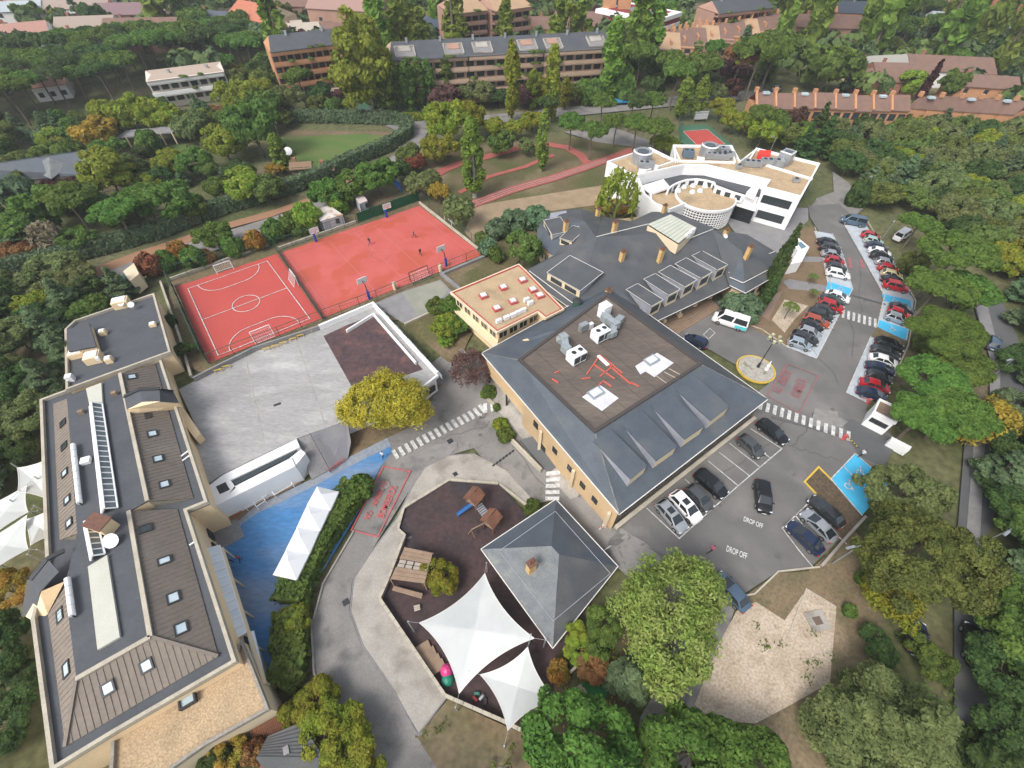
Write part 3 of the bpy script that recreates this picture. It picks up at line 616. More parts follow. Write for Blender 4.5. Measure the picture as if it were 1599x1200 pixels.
# gable ends of the brown slopes
for p, q in ((b2, c2), (b3, c3), (b1, c1), (a2, d2), (a3, d3)):
    MB().add([up(p, .02), up(q, .02), setz(q, 2.9), setz(p, 2.9)], [(0, 1, 2, 3), (3, 2, 1, 0)]).build('gable_wall', stone, sb)
plU = (b1, b2, c2); plL = (b3, b4, c4); plH = (a4, b4, c4); plUl = (a1, a2, d2); plLl = (a3, a4, d4)
for px, py in ((206, 589), (238, 678), (247, 717), (257, 757)): roof_window(sb, px, py, plU, 1.0, .95)
roof_window(sb, 231, 650, plU, .9, .5, glass)
roof_window(sb, 227, 826, plL, .9, 1.1, glass); roof_window(sb, 257, 876, plL, .8, 1.1); roof_window(sb, 271, 934, plL, 1.1, 1.0); roof_window(sb, 283, 982, plL, 1.1, 1.0)
for px, py in ((229, 1040), (169, 1075)): roof_window(sb, px, py, plH, .95, 1.0)
for px, py in ((99, 661), (101, 697)): roof_window(sb, px, py, plUl, .95, .9, glass)
for px, py in ((102, 739), (106, 781), (109, 817)): roof_window(sb, px, py, plUl, .95, .9)
for px, py in ((95, 961), (105, 1045)): roof_window(sb, px, py, plLl, 1.3, .9)
# long glazed lanterns: ridge frame with panes
def lantern(qa, qb, qc, qd, z, n, hh=.7):
    """glazed ridge lantern: left edge qa-qd, right edge qb-qc; each pane a part"""
    A, B, C, D = V(*qa, z), V(*qb, z), V(*qc, z), V(*qd, z); lf = .38
    R0, R1 = up(A.lerp(B, lf), hh), up(D.lerp(C, lf), hh); fb = MB()
    for i in range(n + 1):
        t = i / n; r = R0.lerp(R1, t); fb.bar(A.lerp(D, t), r, .12); fb.bar(r, B.lerp(C, t), .12)
    fb.bar(R0, R1, .26, .14); fb.bar(A, D, .16, .16); fb.bar(B, C, .16, .16)
    fr = fb.build('lantern_frame', metal_w, sb)
    for i in range(n):
        t0, t1 = (i + .04) / n, (i + .96) / n
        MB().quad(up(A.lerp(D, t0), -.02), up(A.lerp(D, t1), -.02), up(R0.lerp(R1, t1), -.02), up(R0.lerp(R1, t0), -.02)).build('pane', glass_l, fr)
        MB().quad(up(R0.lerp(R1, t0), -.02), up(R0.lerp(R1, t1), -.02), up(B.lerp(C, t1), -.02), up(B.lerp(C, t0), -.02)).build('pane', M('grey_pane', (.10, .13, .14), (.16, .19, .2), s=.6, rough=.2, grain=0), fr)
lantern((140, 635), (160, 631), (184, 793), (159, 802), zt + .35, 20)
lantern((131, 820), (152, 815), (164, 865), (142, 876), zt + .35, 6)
for q in (((134, 607), (158, 598), (160, 631), (140, 635)), ((137, 885), (167, 867), (187, 995), (152, 1015))):
    MB().slab([V(*p, zt + .35) for p in q], .4).build('cream_roof_panel', cream_sheet, sb)
# cylinders of the solar heater rows
def cyl_row(p, q, n):
    A, B = V(*p, zt + .55), V(*q, zt + .55)
    for i in range(n):
        MB().tube(A.lerp(B, (i + .04) / n), A.lerp(B, (i + .96) / n), .28, n=12).build('solar_tank', metal_w, sb, smooth=False)
    for i in range(n + 1):
        c = A.lerp(B, i / n); MB().bar(setz(c, zt), c, .1).build('tank_bracket', metal_d, sb)
        x = V(p[0] - 6, p[1], zt) - V(p[0], p[1], zt)
cyl_row((114, 694), (124, 786), 8); cyl_row((105, 903), (113, 962), 4)
# tan firewall with dark coping (upper wing) and its twin on the left slope
def firewall(q0, q1, q2, zb, name='fire_wall'):
    A, B, C = V(*q0, zb + 1.9), V(*q1, zb + 2.1), V(*q2, zb + 1.4)
    mb = MB(); mb.slab([A, B, C], 0) if False else None
    for p, q in ((A, B), (B, C)): mb.add([up(p, 0), up(q, 0), setz(q, zb - .9), setz(p, zb - .9)], [(0, 1, 2, 3), (3, 2, 1, 0)])
    o = mb.build(name, tan_w, sb); cp = MB()
    cp.bar(up(A, .05), up(B, .05), .5, .12); cp.bar(up(B, .06), up(C, .06), .5, .12); cp.build('coping', dark_roof, o)
# raised tan dormer on the upper wing
A, B, C, D = V(198, 640, 5.2), V(222, 628, 6.0), V(250, 627, 6.0), V(279, 629, 4.0)
A2_, B2_, C2_, D2_ = V(194, 620, 5.2), V(218, 609, 6.0), V(249, 608, 6.0), V(270, 611, 4.0)
rdm = MB().slab([A, B, B2_, A2_], .15).slab([B, C, C2_, B2_], .15).slab([C, D, D2_, C2_], .15).build('stair_roof', dark_roof, sb)
MB().add([A, B, C, D, setz(D, 3.0), setz(A, 3.0)], [(0, 1, 2, 3, 4, 5), (5, 4, 3, 2, 1, 0)]).build('stair_wall', tan_w, rdm)
MB().bar(up(A2_, .1), up(B2_, .1), .5, .14).bar(up(B2_, .1), up(C2_, .1), .5, .14).bar(up(C2_, .1), up(D2_, .1), .5, .14).build('coping', metal_d, rdm)
# tan facade beyond the parapet beside the concrete deck
A, B, C, D = V(278, 630, 3.2), V(313, 678, 0.6), V(300, 690, 0.2), V(270, 640, 3.1)
MB().slab([V(279, 629, 1.6), V(313, 678, 1.6), V(304, 685, 1.6), V(276, 646, 1.6)], 1.6).build('side_wing', tan_w, sb)
# left raised dormer of the lower wing
A, B, C = V(39, 962, 2.6), V(48, 905, 4.4), V(74, 873, 5.2)
A_, B_, C_ = V(54, 969, 2.6), V(62, 925, 4.4), V(92, 893, 5.2)
rd2 = MB().slab([A, A_, B_, B], .15).slab([B, B_, C_, C], .15).build('side_stair_roof', dark_roof, sb)
MB().bar(A, B, .55, .2).bar(B, C, .55, .2).bar(C, V(100, 860, 5.2), .5, .2).build('coping', metal_d, rd2)
MB().add([V(40, 963, 2.7), V(62, 925, 4.3), V(101, 908, 5.0), V(74, 960, 3.1), V(54, 972, 2.6)], [(0, 1, 2, 3, 4), (4, 3, 2, 1, 0)]).build('tan_slope', tan_w, rd2)
# brick chimney and dish
c = V(168, 826, zt); MB().box((c.x, c.y, zt + .9), (2.2, 1.5, 1.8), -.25).build('roof_stack', tan_w, sb); MB().box((c.x, c.y, zt + 1.86), (2.4, 1.7, .12), -.25).build('stack_cap', copper, sb)
def dish(parent, px, py, z, r=.6):
    c = V(px, py, z + .7); mb = MB(); n = 14; nrm = Vector((.2, -.5, .8)).normalized(); u = nrm.cross(Vector((1, 0, 0))).normalized(); v = nrm.cross(u)
    vs = [c - nrm * .25 * r]; fs = []
    for j, rr in enumerate((.5, 1)): vs += [c + (u * math.cos(2 * math.pi * i / n) + v * math.sin(2 * math.pi * i / n)) * r * rr - nrm * (.2 * r if rr == .5 else 0) for i in range(n)]
    fs += [(0, 1 + i, 1 + (i + 1) % n) for i in range(n)] + [(1 + i, 1 + n + i, 1 + n + (i + 1) % n, 1 + (i + 1) % n) for i in range(n)]
    mb.add(vs, fs); mb.bar(setz(c, z), c - nrm * .1, .07); mb.bar(c, c + nrm * .5, .04); return mb.build('satellite_dish', metal_w, parent, smooth=False)
dish(sb, 172, 845, zt, .8)
for px, py in ((181, 617), (129, 646)): 
    c = V(px, py, zt); o = MB().box((c.x, c.y, zt + .3), (.6, .5, .6), .4).build('vent', wood, sb)
for px, py, s in ((137, 722, .9), (155, 563, .4)):
    c = V(px, py, zt); MB().box((c.x, c.y, zt + .35), (s * 1.1, s, .5), .4).build('air_conditioner', metal_w, sb)
# gravel terrace at the foot and the glazed awning towards the blue yard
tg = [V(*p, 1.2) for p in [(366, 1040), (378, 998), (421, 1108), (320, 1165), (240, 1222), (175, 1210), (178, 1150)]]
MB().prism(inset(tg, .1), -3.7, .9, cap=False).build('terrace_wall', cream_w, sb); MB().slab(tg, .3).build('gravel_terrace', gravel, sb)
MB().strip([Vector((*q, 0)) for q in inset(tg, .1)], .3, .9, 1.55, True).build('terrace_parapet', stone_w, sb)
roof_window(sb, 295, 1094, (V(366, 1040, 1.25), V(178, 1150, 1.25), V(421, 1108, 1.25)), 1.3, 1.0, h=.5)
aw0, aw1, aw2, aw3 = V(323, 858, .5), V(343, 852, .0), V(385, 988, .0), V(364, 1000, .5)
afr = MB()
for i in range(12): afr.bar(up(aw0.lerp(aw3, i / 11), .06), up(aw1.lerp(aw2, i / 11), .06), .1)
afr.bar(aw0, aw3, .14); afr.bar(aw1, aw2, .14); afr = afr.build('awning_frame', metal_w, sb)
for i in range(11):
    t0, t1 = (i + .05) / 11, (i + .95) / 11
    MB().slab([aw0.lerp(aw3, t0), aw0.lerp(aw3, t1), aw1.lerp(aw2, t1), aw1.lerp(aw2, t0)], .05).build('awning_panel', pane_w, afr)
for i in range(5):
    p = V(347, 856, -.2).lerp(V(412, 1066, -.2), i / 4); MB().bar(setz(p, -3.5), p, .16).build('pillar', cream_w, sb)
MB().bar(V(347, 856, -.1), V(414, 1068, -.1), .3, .25).build('beam', cream_w, sb)
MB().slab([V(385, 988, -.2), V(396, 985, -.2), V(414, 1060, -.2), V(404, 1064, -.2)], .2).build('beam_roof', pane_w, sb)
# windows along the wall to the yard
for wa, wb, n in ((V(294, 799, zr), V(371, 1034, zr), 9),):
    L_ = (Vector((wb.x - wa.x, wb.y - wa.y, 0))).length
    for i in range(n):
        u = L_ * (i + .5) / n; wall_window(sb, wa, wb, u - .6, u + .6, -2.6, -1.2, 2, out=-1)
# pipes and bits on the gutter roof
for a, b in (((283, 713), (295, 704)), ((285, 720), (296, 712)), ((283, 668), (285, 662)), ((296, 852), (306, 845))):
    MB().bar(V(*a, 3.15), V(*b, 3.15), .16).build('vent_pipe', metal_w, sb)
# north block
nb = thing('flat_roof_block', 'flat dark roofed block with tan chimneys at the far end of the long school building', 'school building', V(180, 530, 0))
nz = 3.8
pn = [V(*p, nz) for p in [(104, 517), (119, 503), (242, 461), (268, 552), (251, 558), (106, 611)]]
MB().prism(inset(pn, .1), -3.7, nz - .3, cap=False).build('wall', tan_w, nb); MB().slab(pn, .35).build('roof', dark_roof, nb)
MB().strip([Vector((*q, 0)) for q in inset(pn, .1)], .3, nz - .3, nz + .4, True).build('parapet', stone, nb)
q = [V(*p, 5.2) for p in [(104, 515), (139, 505), (150, 541), (107, 549)]]
MB().prism(inset(q, .1), nz - .1, 5.0, cap=False).build('upper_wall', tan_w, nb); MB().slab(q, .25).build('upper_roof', dark_roof, nb)
for px, py, w, l, h in ((193, 478, 2.3, 1.6, 1.3), (163, 522, .9, .8, .7), (240, 509, .9, .7, .5), (150, 563, 2.0, 1.7, 1.2), (173, 565, .9, .9, .8), (124, 556, 2.0, 1.3, .9)):
    c = V(px, py, nz); MB().box((c.x, c.y, nz + h / 2), (w, l, h), .42).build('roof_stack', tan_w, nb); MB().box((c.x, c.y, nz + h + .08), (w * .8, l * .8, .15), .42).build('stack_cap', metal_w, nb)
dish(nb, 188, 474, nz + .4, .5); dish(nb, 204, 476, nz + .4, .5)
c = V(113, 594, nz); MB().box((c.x, c.y, nz + .5), (.8, .8, 1.0), .4).build('air_conditioner', metal_w, nb)
# ------------------------------------------------------------------ concrete deck over the lower yard
dk = thing('roof_deck', 'grey concrete playing deck between the long school building and the red courts', 'roof terrace', V(450, 600, 0))
dp = [V(*p, 0.1) for p in [(279, 608), (400, 547), (500, 514), (584, 477), (684, 588), (660, 607), (542, 657), (466, 684), (345, 742), (322, 758), (302, 690), (312, 679)]]
MB().slab(dp, .35).build('deck_slab', conc_deck, dk)
MB().prism(inset(dp, .3), -3.7, -.2, cap=False).build('wall', white_w, dk)
MB().slab([V(*p, .13) for p in [(505, 525), (544, 507), (584, 492), (660, 577), (640, 584), (556, 616)]], .02).build('playing_surface', rub_red, dk)
for a, b in (((383, 556), (412, 690)), ((462, 528), (508, 665)), ((390, 630), (520, 585))): MB().bar(V(*a, .11), V(*b, .11), .14, .02).build('expansion_joint', conc, dk)
c = V(433, 632, .1); MB().box((c.x, c.y, .13), (1.0, .4, .04), .5).build('deck_drain', metal_d, dk)
gw = MB(); pa = [V(*p, .1) for p in [(305, 596), (340, 578), (400, 548), (500, 515), (584, 479)]]
dkw = MB().strip(pa, .3, -.1, 1.0).build('guard_wall', conc_grey, dk)
MB().strip([V(*p, .1) for p in [(500, 515), (584, 479), (684, 588)]], .35, -.1, 1.1).build('guard_wall', white_w, dk)
MB().strip([V(*p, .1) for p in [(542, 520), (584, 494), (650, 570)]], .25, .1, .75).build('bench_wall', white_w, dk)
MB().strip([V(*p, .1) for p in [(684, 588), (660, 607), (610, 628)]], .3, -.1, .5).build('guard_wall', white_w, dk)
# glass rail beside the east edge
A, B = V(590, 476, 1.2), V(690, 586, 1.2)
for i in range(14):
    p, q = A.lerp(B, (i + .03) / 14), A.lerp(B, (i + .97) / 14); mb = MB(); mb.add([p, q, setz(q, .1), setz(p, .1)], [(0, 1, 2, 3), (3, 2, 1, 0)]); mb.build('rail_panel', pane_w if i % 3 else metal, dk)
    MB().bar(setz(p, 0), up(p, .1), .08).build('rail_post', metal_d, dk)
# white facade end with window under the east corner
A, B = V(660, 607, 0), V(684, 590, 0)
wall_window(dk, setz(A, 0), setz(B, 0), .5, 2.2, -2.2, -1.1, 1, out=1)
# yellow trestles along the deck edge
for px, py in ((417, 547), (430, 543), (443, 538), (458, 532), (470, 527), (483, 521), (496, 515), (355, 575), (342, 581)):
    c = V(px, py, .1); t = thing('yellow_barrier', 'low yellow trestle standing on the far edge of the concrete deck', 'barrier', c, .45, 'yellow trestles along the deck edge')
    mb = MB(); 
    for s in (-1, 1): mb.bar((s * .45, -.2, 0), (s * .45, 0, .5), .06).bar((s * .45, .2, 0), (s * .45, 0, .5), .06)
    me = mb.mesh('leg', yel_p); inst('leg', me, (0, 0, 0), 0, t); inst('rail', MB().bar((-.55, 0, .5), (.55, 0, .5), .14, .1).mesh('rail', yel_p), (0, 0, 0), 0, t)
# the white sunken block at the foot of the deck
wb = thing('white_light_well', 'white walled light well with dark windows between concrete deck and brown play floor', 'light well', V(400, 745, 0))
z = .25
outer = [V(*p, z) for p in [(348, 742), (463, 686), (477, 708), (461, 728), (331, 793), (323, 761)]]
def band(name, q, z1, z0, m=white_w): return MB().prism([V(*p, z1) for p in q], z0, z1).build(name, m, wb)
band('wall', [(348, 742), (463, 686), (468, 698), (360, 750)], z, -3.6)
band('wall', [(366, 760), (455, 715), (461, 728), (331, 793), (329, 785), (357, 772)], z, -3.6)
band('wall', [(348, 742), (360, 750), (368, 762), (357, 772), (329, 785), (323, 761)], z, -1.2)
band('wall', [(452, 716), (470, 702), (477, 708), (461, 728), (457, 720)], z - .2, -3.6)
MB().slab([V(*p, z - .25) for p in [(362, 750), (466, 699), (458, 710), (369, 757)]], .1).build('dark_opening', glass, wb)
MB().slab([V(*p, -3.3) for p in [(350, 745), (470, 690), (470, 712), (350, 770)]], .2).build('well_floor', asph_dark, wb)
for i in range(8):
    p, q = V(363, 752, -.4).lerp(V(440, 715, -.4), i / 8), V(363, 752, -.4).lerp(V(440, 715, -.4), (i + .92) / 8)
    MB().add([p, q, setz(q, -2.2), setz(p, -2.2)], [(0, 1, 2, 3), (3, 2, 1, 0)]).build('pane', glass, wb)
MB().slab([V(*p, z + .02) for p in [(337, 760), (352, 753), (359, 765), (343, 772)]], .1).build('dark_hatch', metal_d, wb)
# ramps down from the deck
for q, m_ in (([(466, 685, 0), (484, 679, 0), (514, 734, -3.3), (487, 749, -3.3), (463, 703, -1.5)], conc_grey), ([(484, 679, 0), (542, 657, 0), (548, 690, -1.8), (543, 716, -3.3), (514, 734, -3.3)], M('blue_grey_ramp', (.17, .17, .19), (.2, .2, .21), s=.4, grain=.12))):
    o = MB().slab([V(*p) for p in q], .25).build('ramp', m_); o['kind'] = 'structure'
hr = thing('ramp_railing', 'dark metal railing running down the grey ramp below the concrete deck', 'railing', V(484, 679, 0))
A, B = V(484, 677, .9), V(514, 733, -2.3)
hr_t = MB().bar(A, B, .06).bar(up(A, -.45), up(B, -.45), .04).build('rail', metal_d, hr)
for i in range(9): p = A.lerp(B, i / 8); MB().bar(up(p, -1.0), p, .05).build('post', metal_d, hr)
hr = thing('red_gate', 'low red gate between the grey ramps and the blue yard', 'gate', V(525, 727, -3.4))
A, B = V(513, 733, -2.6), V(537, 716, -2.6); MB().bar(A, B, .08).bar(up(A, -.6), up(B, -.6), .08).build('rail', red_p, hr)
for i in range(8): p = A.lerp(B, i / 7); MB().bar(up(p, -.8), p, .05).build('bar', red_p, hr)
for (a, b) in (((384, 792), (416, 773)), ((428, 772), (456, 755)), ((400, 790), (414, 781))):
    A, B = V(*a, -3.1), V(*b, -3.1); hr = thing('white_rail_frame', 'white painted metal rail frame on the brown play floor, ' + ('nearer the long building' if a[0] == 384 else 'nearer the ramps' if a[0] == 428 else 'short one in the middle'), 'rail', A)
    u = Vector((B.x - A.x, B.y - A.y, 0)).normalized(); n = Vector((-u.y, u.x, 0)) * .5
    MB().bar(up(A, .5) + n, up(B, .5) + n, .07).bar(up(A, .5) - n, up(B, .5) - n, .07).bar(up(A, .5) + n, up(A, .5) - n, .07).bar(up(B, .5) + n, up(B, .5) - n, .07).build('rail', metal_w, hr)
    for p in (A + n, A - n, B + n, B - n): MB().bar(up(p, -.5), up(p, .5), .06).build('post', metal_w, hr)
bn = thing('wooden_planter', 'wooden planter box on the brown play floor beside the light well', 'planter', V(408, 768, -3.4))
c = V(408, 768, -3.4); 
for k in range(3): MB().box((c.x, c.y, -3.3 + .25 * k), (2.6 - .4 * k, 1.5 - .3 * k, .22), .55).build('tier', wood, bn)
o = MB().bar(V(348, 809, -3.3), V(377, 796, -3.3), .7, .35).build('orange_bench', M('orange_paint', (.42, .15, .06), None, grain=.1)); tag(o, 'long low orange bench on the brown play floor', 'bench')
# ------------------------------------------------------------------ sports hall (large slate roof with the plant deck)
gy = thing('sports_hall', 'large sports hall with slate skirt roof and brown flat roof full of plant', 'hall', V(960, 620, 0))
ze, zf = 4.3, 7.8
E1, E2, E3, E4 = V(752, 552, ze), V(967, 804, ze), V(1199, 624, ze), V(948, 445, ze)
f1, f2, f3, f4 = V(812, 563, zf), V(928.7, 674.3, zf), V(1092.9, 569.2, zf), V(947, 463, zf)
for q, m_ in (((E1, E2, f2, f1), slate), ((E2, E3, f3, f2), slate), ((E3, E4, f4, f3), slate_b), ((E4, E1, f1, f4), slate)):
    MB().slab(list(q), .16).build('slate_slope', m_, gy)
MB().slab([up(v, .05) for v in (f1, f2, f3, f4)], .25).build('flat_roof', felt, gy)
MB().strip([f1, f2, f3, f4], .45, zf - .05, zf + .22, True).build('roof_kerb', M('dark_felt', (.06, .052, .048), None, grain=.15), gy)
wl = inset([E1, E2, E3, E4], .4)
MB().prism([Vector((q[0], q[1], 0)) for q in wl], -4.2, ze + .25, cap=False).build('wall', tan_w, gy) if False else None
W1, W2, W3, W4 = [Vector((q[0], q[1], 0)) for q in wl]
Wm = W1.lerp(W2, .34)      # the open undercroft at the far end of the left side
MB().add([setz(Wm, -4.2), setz(W2, -4.2), setz(W2, ze + .1), setz(Wm, ze + .1)], [(0, 1, 2, 3), (3, 2, 1, 0)]).build('wall', tan_w, gy)
MB().add([setz(W1, .6), setz(Wm, .6), setz(Wm, ze + .1), setz(W1, ze + .1)], [(0, 1, 2, 3), (3, 2, 1, 0)]).build('wall', tan_w, gy)
MB().add([setz(W2, -4.2), setz(W3, -.2), setz(W3, ze + .1), setz(W2, ze + .1)], [(0, 1, 2, 3), (3, 2, 1, 0)]).build('wall', stone_w, gy)
MB().add([setz(W3, -.2), setz(W4, -.2), setz(W4, ze + .1), setz(W3, ze + .1)], [(0, 1, 2, 3), (3, 2, 1, 0)]).build('wall', tan_w, gy)
Wi = [W1.lerp(W4, .12), Wm.lerp(W3, .1) ]
MB().add([setz(Wm, -4.0), setz(Wm.lerp(W4, .25), -4), setz(Wm.lerp(W4, .25), ze), setz(Wm, ze)], [(0, 1, 2, 3), (3, 2, 1, 0)]).build('inner_wall', cream_w, gy)
MB().slab([setz(W1, .7), setz(Wm, .7), setz(Wm.lerp(W4, .3), .7), setz(W1.lerp(W4, .3), .7)], .3).build('soffit', cream_w, gy)
eb = MB()
for p, q in ((E1, E2), (E2, E3), (E3, E4), (E4, E1)): eb.bar(up(p, -.02), up(q, -.02), .1, .16)
eb.build('eave_trim', trimw, gy)
hb = MB()
for p, q in ((E2, f2), (E3, f3), (E1, f1)): hb.bar(up(p, .05), up(q, .05), .16, .06)
hb.build('hip_line', slate_l, gy)
pb = (E2, E3, f2)
for a, b in (((979.5, 760), (1007.5, 737)), ((1019, 732), (1054, 707)), ((1062.5, 699), (1096, 675.6)), ((1102, 670), (1134, 645))):
    b = (a[0] + (b[0] - a[0]) * .88, a[1] + (b[1] - a[1]) * .88); shed_dormer(gy, a, b, pb, 1.9, 6.2, roofm=slate, trim=False)
Lw = (W2 - W1).length
for u, z0, z1 in ((.45, 1.2, 2.4), (.60, 0.6, 1.6), (.71, .6, 1.6), (.80, .3, 1.3), (.88, .2, 1.2), (.52, -2.2, -1.0)):
    wall_window(gy, W1, W2, Lw * u - .45, Lw * u + .45, z0, z1, 2, out=1)
for u in (.5, .74, .97): 
    p = W1.lerp(W2, u); n = (W2 - W1).normalized(); n = Vector((n.y, -n.x, 0)); n = n if n.x < 0 else -n
    MB().bar(setz(p + n * .3, -3.8), setz(p + n * .3, 2.2), .4).build('pilaster', cream_w, gy)
for u in (.03, .2): p = W1.lerp(W2, u); MB().bar(setz(p, -3.6), setz(p, .6), .3).build('column', metal_d, gy)
n = (W3 - W2).normalized(); nn = Vector((n.y, -n.x, 0)); nn = nn if nn.y < 0 else -nn
Lb = (W3 - W2).length
for i in range(10): wall_window(gy, W2, W3, Lb * (i + .6) / 11 - .6, Lb * (i + .6) / 11 + .6, 2.0, 3.0, 2, out=1)
MB().strip([W2 + nn * .5, W3 + nn * .5], .5, -.2, .5).build('plinth', stone, gy)
# plant on the flat roof
zp = zf + .05
def ac_unit(px, py, rz=.62, w=2.3, l=1.7, h=1.6, name='air_handling_unit', lab=''):
    c = V(px, py, zp + .25); t = thing(name, lab, 'air conditioner', (c.x, c.y, zp), rz)
    inst('casing', MB().box((0, 0, .3 + h / 2), (w, l, h)).mesh('casing', metal_w), (0, 0, 0), 0, t)
    for x in (-w / 4, w / 4):
        f = inst('fan', MB().tube((0, 0, 0), (0, 0, .08), .38, n=16).mesh('fan', metal_d), (x, 0, .3 + h), 0, t)
        inst('fan_guard', MB().tube((0, 0, .08), (0, 0, .14), .42, .36, n=16, cap=False).mesh('fan_guard', metal_w), (0, 0, 0), 0, f)
        inst('coil', MB().box((0, 0, 0), (w * .42, .05, h * .72)).mesh('coil', glass), (x, -l / 2 - .02, .35 + h / 2), 0, t)
        inst('foot', MB().box((0, 0, .15), (.2, l, .3)).mesh('foot', metal), (x * 1.6, 0, 0), 0, t)
    return t
ac_unit(899, 562, .62, lab='white twin fan air conditioning unit, the left one on the brown roof'); ac_unit(936, 528, .62, lab='white twin fan air conditioning unit, the right one on the brown roof')
def duct_thing(pts, r, lab):
    t = thing('ventilation_duct', lab, 'duct', V(*pts[0][:2], zp)); 
    w = [V(a, b, zp + c) for a, b, c in pts]
    for i in range(len(w) - 1): MB().bar(w[i], w[i + 1], r, r).build('duct_section', duct, t)
    for p in w[1:-1]: MB().box(p, (r * 1.15, r * 1.15, r * 1.15), .6).build('duct_elbow', duct, t)
duct_thing([(872, 533, .5), (880, 528, 1.2), (884, 545, 1.2), (893, 556, 1.1)], .95, 'grey foil duct bending into the left air conditioning unit')
duct_thing([(970, 497, .5), (960, 507, 1.2), (946, 497, 1.2), (944, 488, .9)], 1.0, 'grey foil duct curling round beside the tall white box')
duct_thing([(960, 507, 1.0), (956, 520, 1.0), (946, 524, 1.0)], .9, 'grey foil duct leading into the middle air conditioning unit')
t = thing('white_plant_box', 'tall plain white box on the roof beside the foil duct', 'plant box', V(942, 492, zp)); c = V(942, 494, zp)
MB().box((c.x, c.y, zp + 1.1), (1.5, 1.3, 2.2), .62).build('casing', metal_w, t); MB().box((c.x, c.y, zp + 2.24), (1.6, 1.4, .08), .62).build('lid', metal_w, t)
c = V(910, 517, zp); t = thing('box_condenser', 'small open fronted grey condenser on the brown roof', 'condenser', c); MB().box((c.x, c.y, zp + .75), (1.4, .8, 1.3), .62).build('casing', metal, t); MB().box((c.x - .2, c.y - .42, zp + .75), (1.0, .08, .9), .62).build('grille', M('grille_beige', (.3, .28, .25), None), t)
c = V(921, 513, zp); t = thing('box_condenser', 'narrow white condenser beside the open fronted grey condenser', 'condenser', c); MB().box((c.x, c.y, zp + .5), (.9, .5, .9), .62).build('casing', metal_w, t); MB().box((c.x, c.y - .27, zp + .5), (.6, .05, .6), .62).build('grille', glass, t)
def patch(name, q, m_, h=.05, base=None): return MB().slab([V(*p, (base or zp) + h) for p in q], h).build(name, m_, gy)
pm = M('white_coating', (.62, .63, .66), (.5, .5, .55), s=.8, grain=.08, c3=(.2, .19, .18), s3=.9, t3=.72)
patch('white_patch', [(909, 620), (938, 602), (966, 622), (940, 642)], pm); patch('white_patch', [(992, 572), (1026, 551), (1052, 567), (1022, 589), (1008, 580), (1000, 585)], pm)
for a, b in (((918, 620), (942, 609)), ((1010, 567), (1024, 560))):
    A, B = V(*a, zp + .1), V(*b, zp + .1); MB().box(((A.x + B.x) / 2, (A.y + B.y) / 2, zp + .2), (2.0, 1.4, .3), .62).build('hatch', metal, gy); MB().box(((A.x + B.x) / 2, (A.y + B.y) / 2, zp + .38), (1.5, 1.0, .08), .62).build('hatch_lid', pane_w, gy)
rp = M('red_pipe', (.55, .10, .07), (.45, .12, .09), s=1, grain=.1)
for a, b in (((916, 585), (937, 555)), ((937, 555), (950, 565)), ((928, 570), (960, 592)), ((937, 588), (955, 574)), ((950, 570), (985, 600)), ((950, 565), (972, 583)), ((985, 597), (998, 604)), ((935, 602), (942, 595)), ((942, 595), (955, 604)), ((866, 583), (873, 580)), ((862, 592), (872, 598)), ((908, 592), (922, 590))):
    MB().bar(V(*a, zp + .1), V(*b, zp + .1), .16).build('red_pipe', rp, gy)
MB().slab([V(*p, zp + .25) for p in [(932, 556), (936, 554), (952, 569), (948, 571)]], .2).build('white_tray', metal_w, gy)
for a, b in (((1037, 581), (1060, 593)), ((1045, 576), (1067, 588)), ((1020, 584), (1043, 600))): MB().bar(V(*a, zp + .03), V(*b, zp + .03), .1, .05).build('pale_seam', stone, gy)
for k in range(1, 7):
    p, q = f1.lerp(f4, k / 7), f2.lerp(f3, k / 7); MB().bar(setz(p, zp + .015), setz(q, zp + .015), .09, .03).build('felt_seam', M('felt_seam', (.09, .075, .065), None, grain=.1), gy)
# dark green tank behind the hall, side roof piece
c = V(900, 484, 4.2); t = thing('green_tank', 'dark green upright tank standing in the corner between the slate roofs', 'tank', (c.x, c.y, 3.2)); MB().tube((c.x, c.y, 3.0), (c.x, c.y, 6.2), .8, n=14).build('body', metal_g, t); MB().tube((c.x, c.y, 6.2), (c.x, c.y, 6.4), .8, .4, n=14).build('lid', metal_d, t)
A, B, C = V(816, 531, 6.0), V(824, 529, 6.6), V(838, 541, 5.8); MB().add([A, B, C, up(C, -.8), up(A, -.6)], [(0, 1, 2, 3, 4), (4, 3, 2, 1, 0)]).build('small_gable', tan_w, gy)
MB().slab([A, B, V(866, 516, 7.4), V(852, 518, 6.9)], .12).build('gable_roof', slate, gy); MB().slab([B, C, V(878, 527, 7.0), V(866, 516, 7.4)], .12).build('gable_roof', slate, gy)
# entrance ramp, walls beside the hall
o = MB().strip([pg(754, 615), pg(775, 640)], .25, -3.0, -1.9).build('garden_wall', stone); tag(o, 'short pale garden wall beside the crossing and the hall', 'garden wall')
o = MB().strip([pg(798, 690), pg(845, 738)], .3, -3.6, -2.3).build('ramp_wall', stone); tag(o, 'low pale wall edging the grey ramp along the hall', 'garden wall')
o = MB().slab([up(pg(812, 690), .5), up(pg(833, 684), .5), up(pg(872, 728), .15), up(pg(855, 740), .15)], .4).build('ramp', asph_dark); o['kind'] = 'structure'
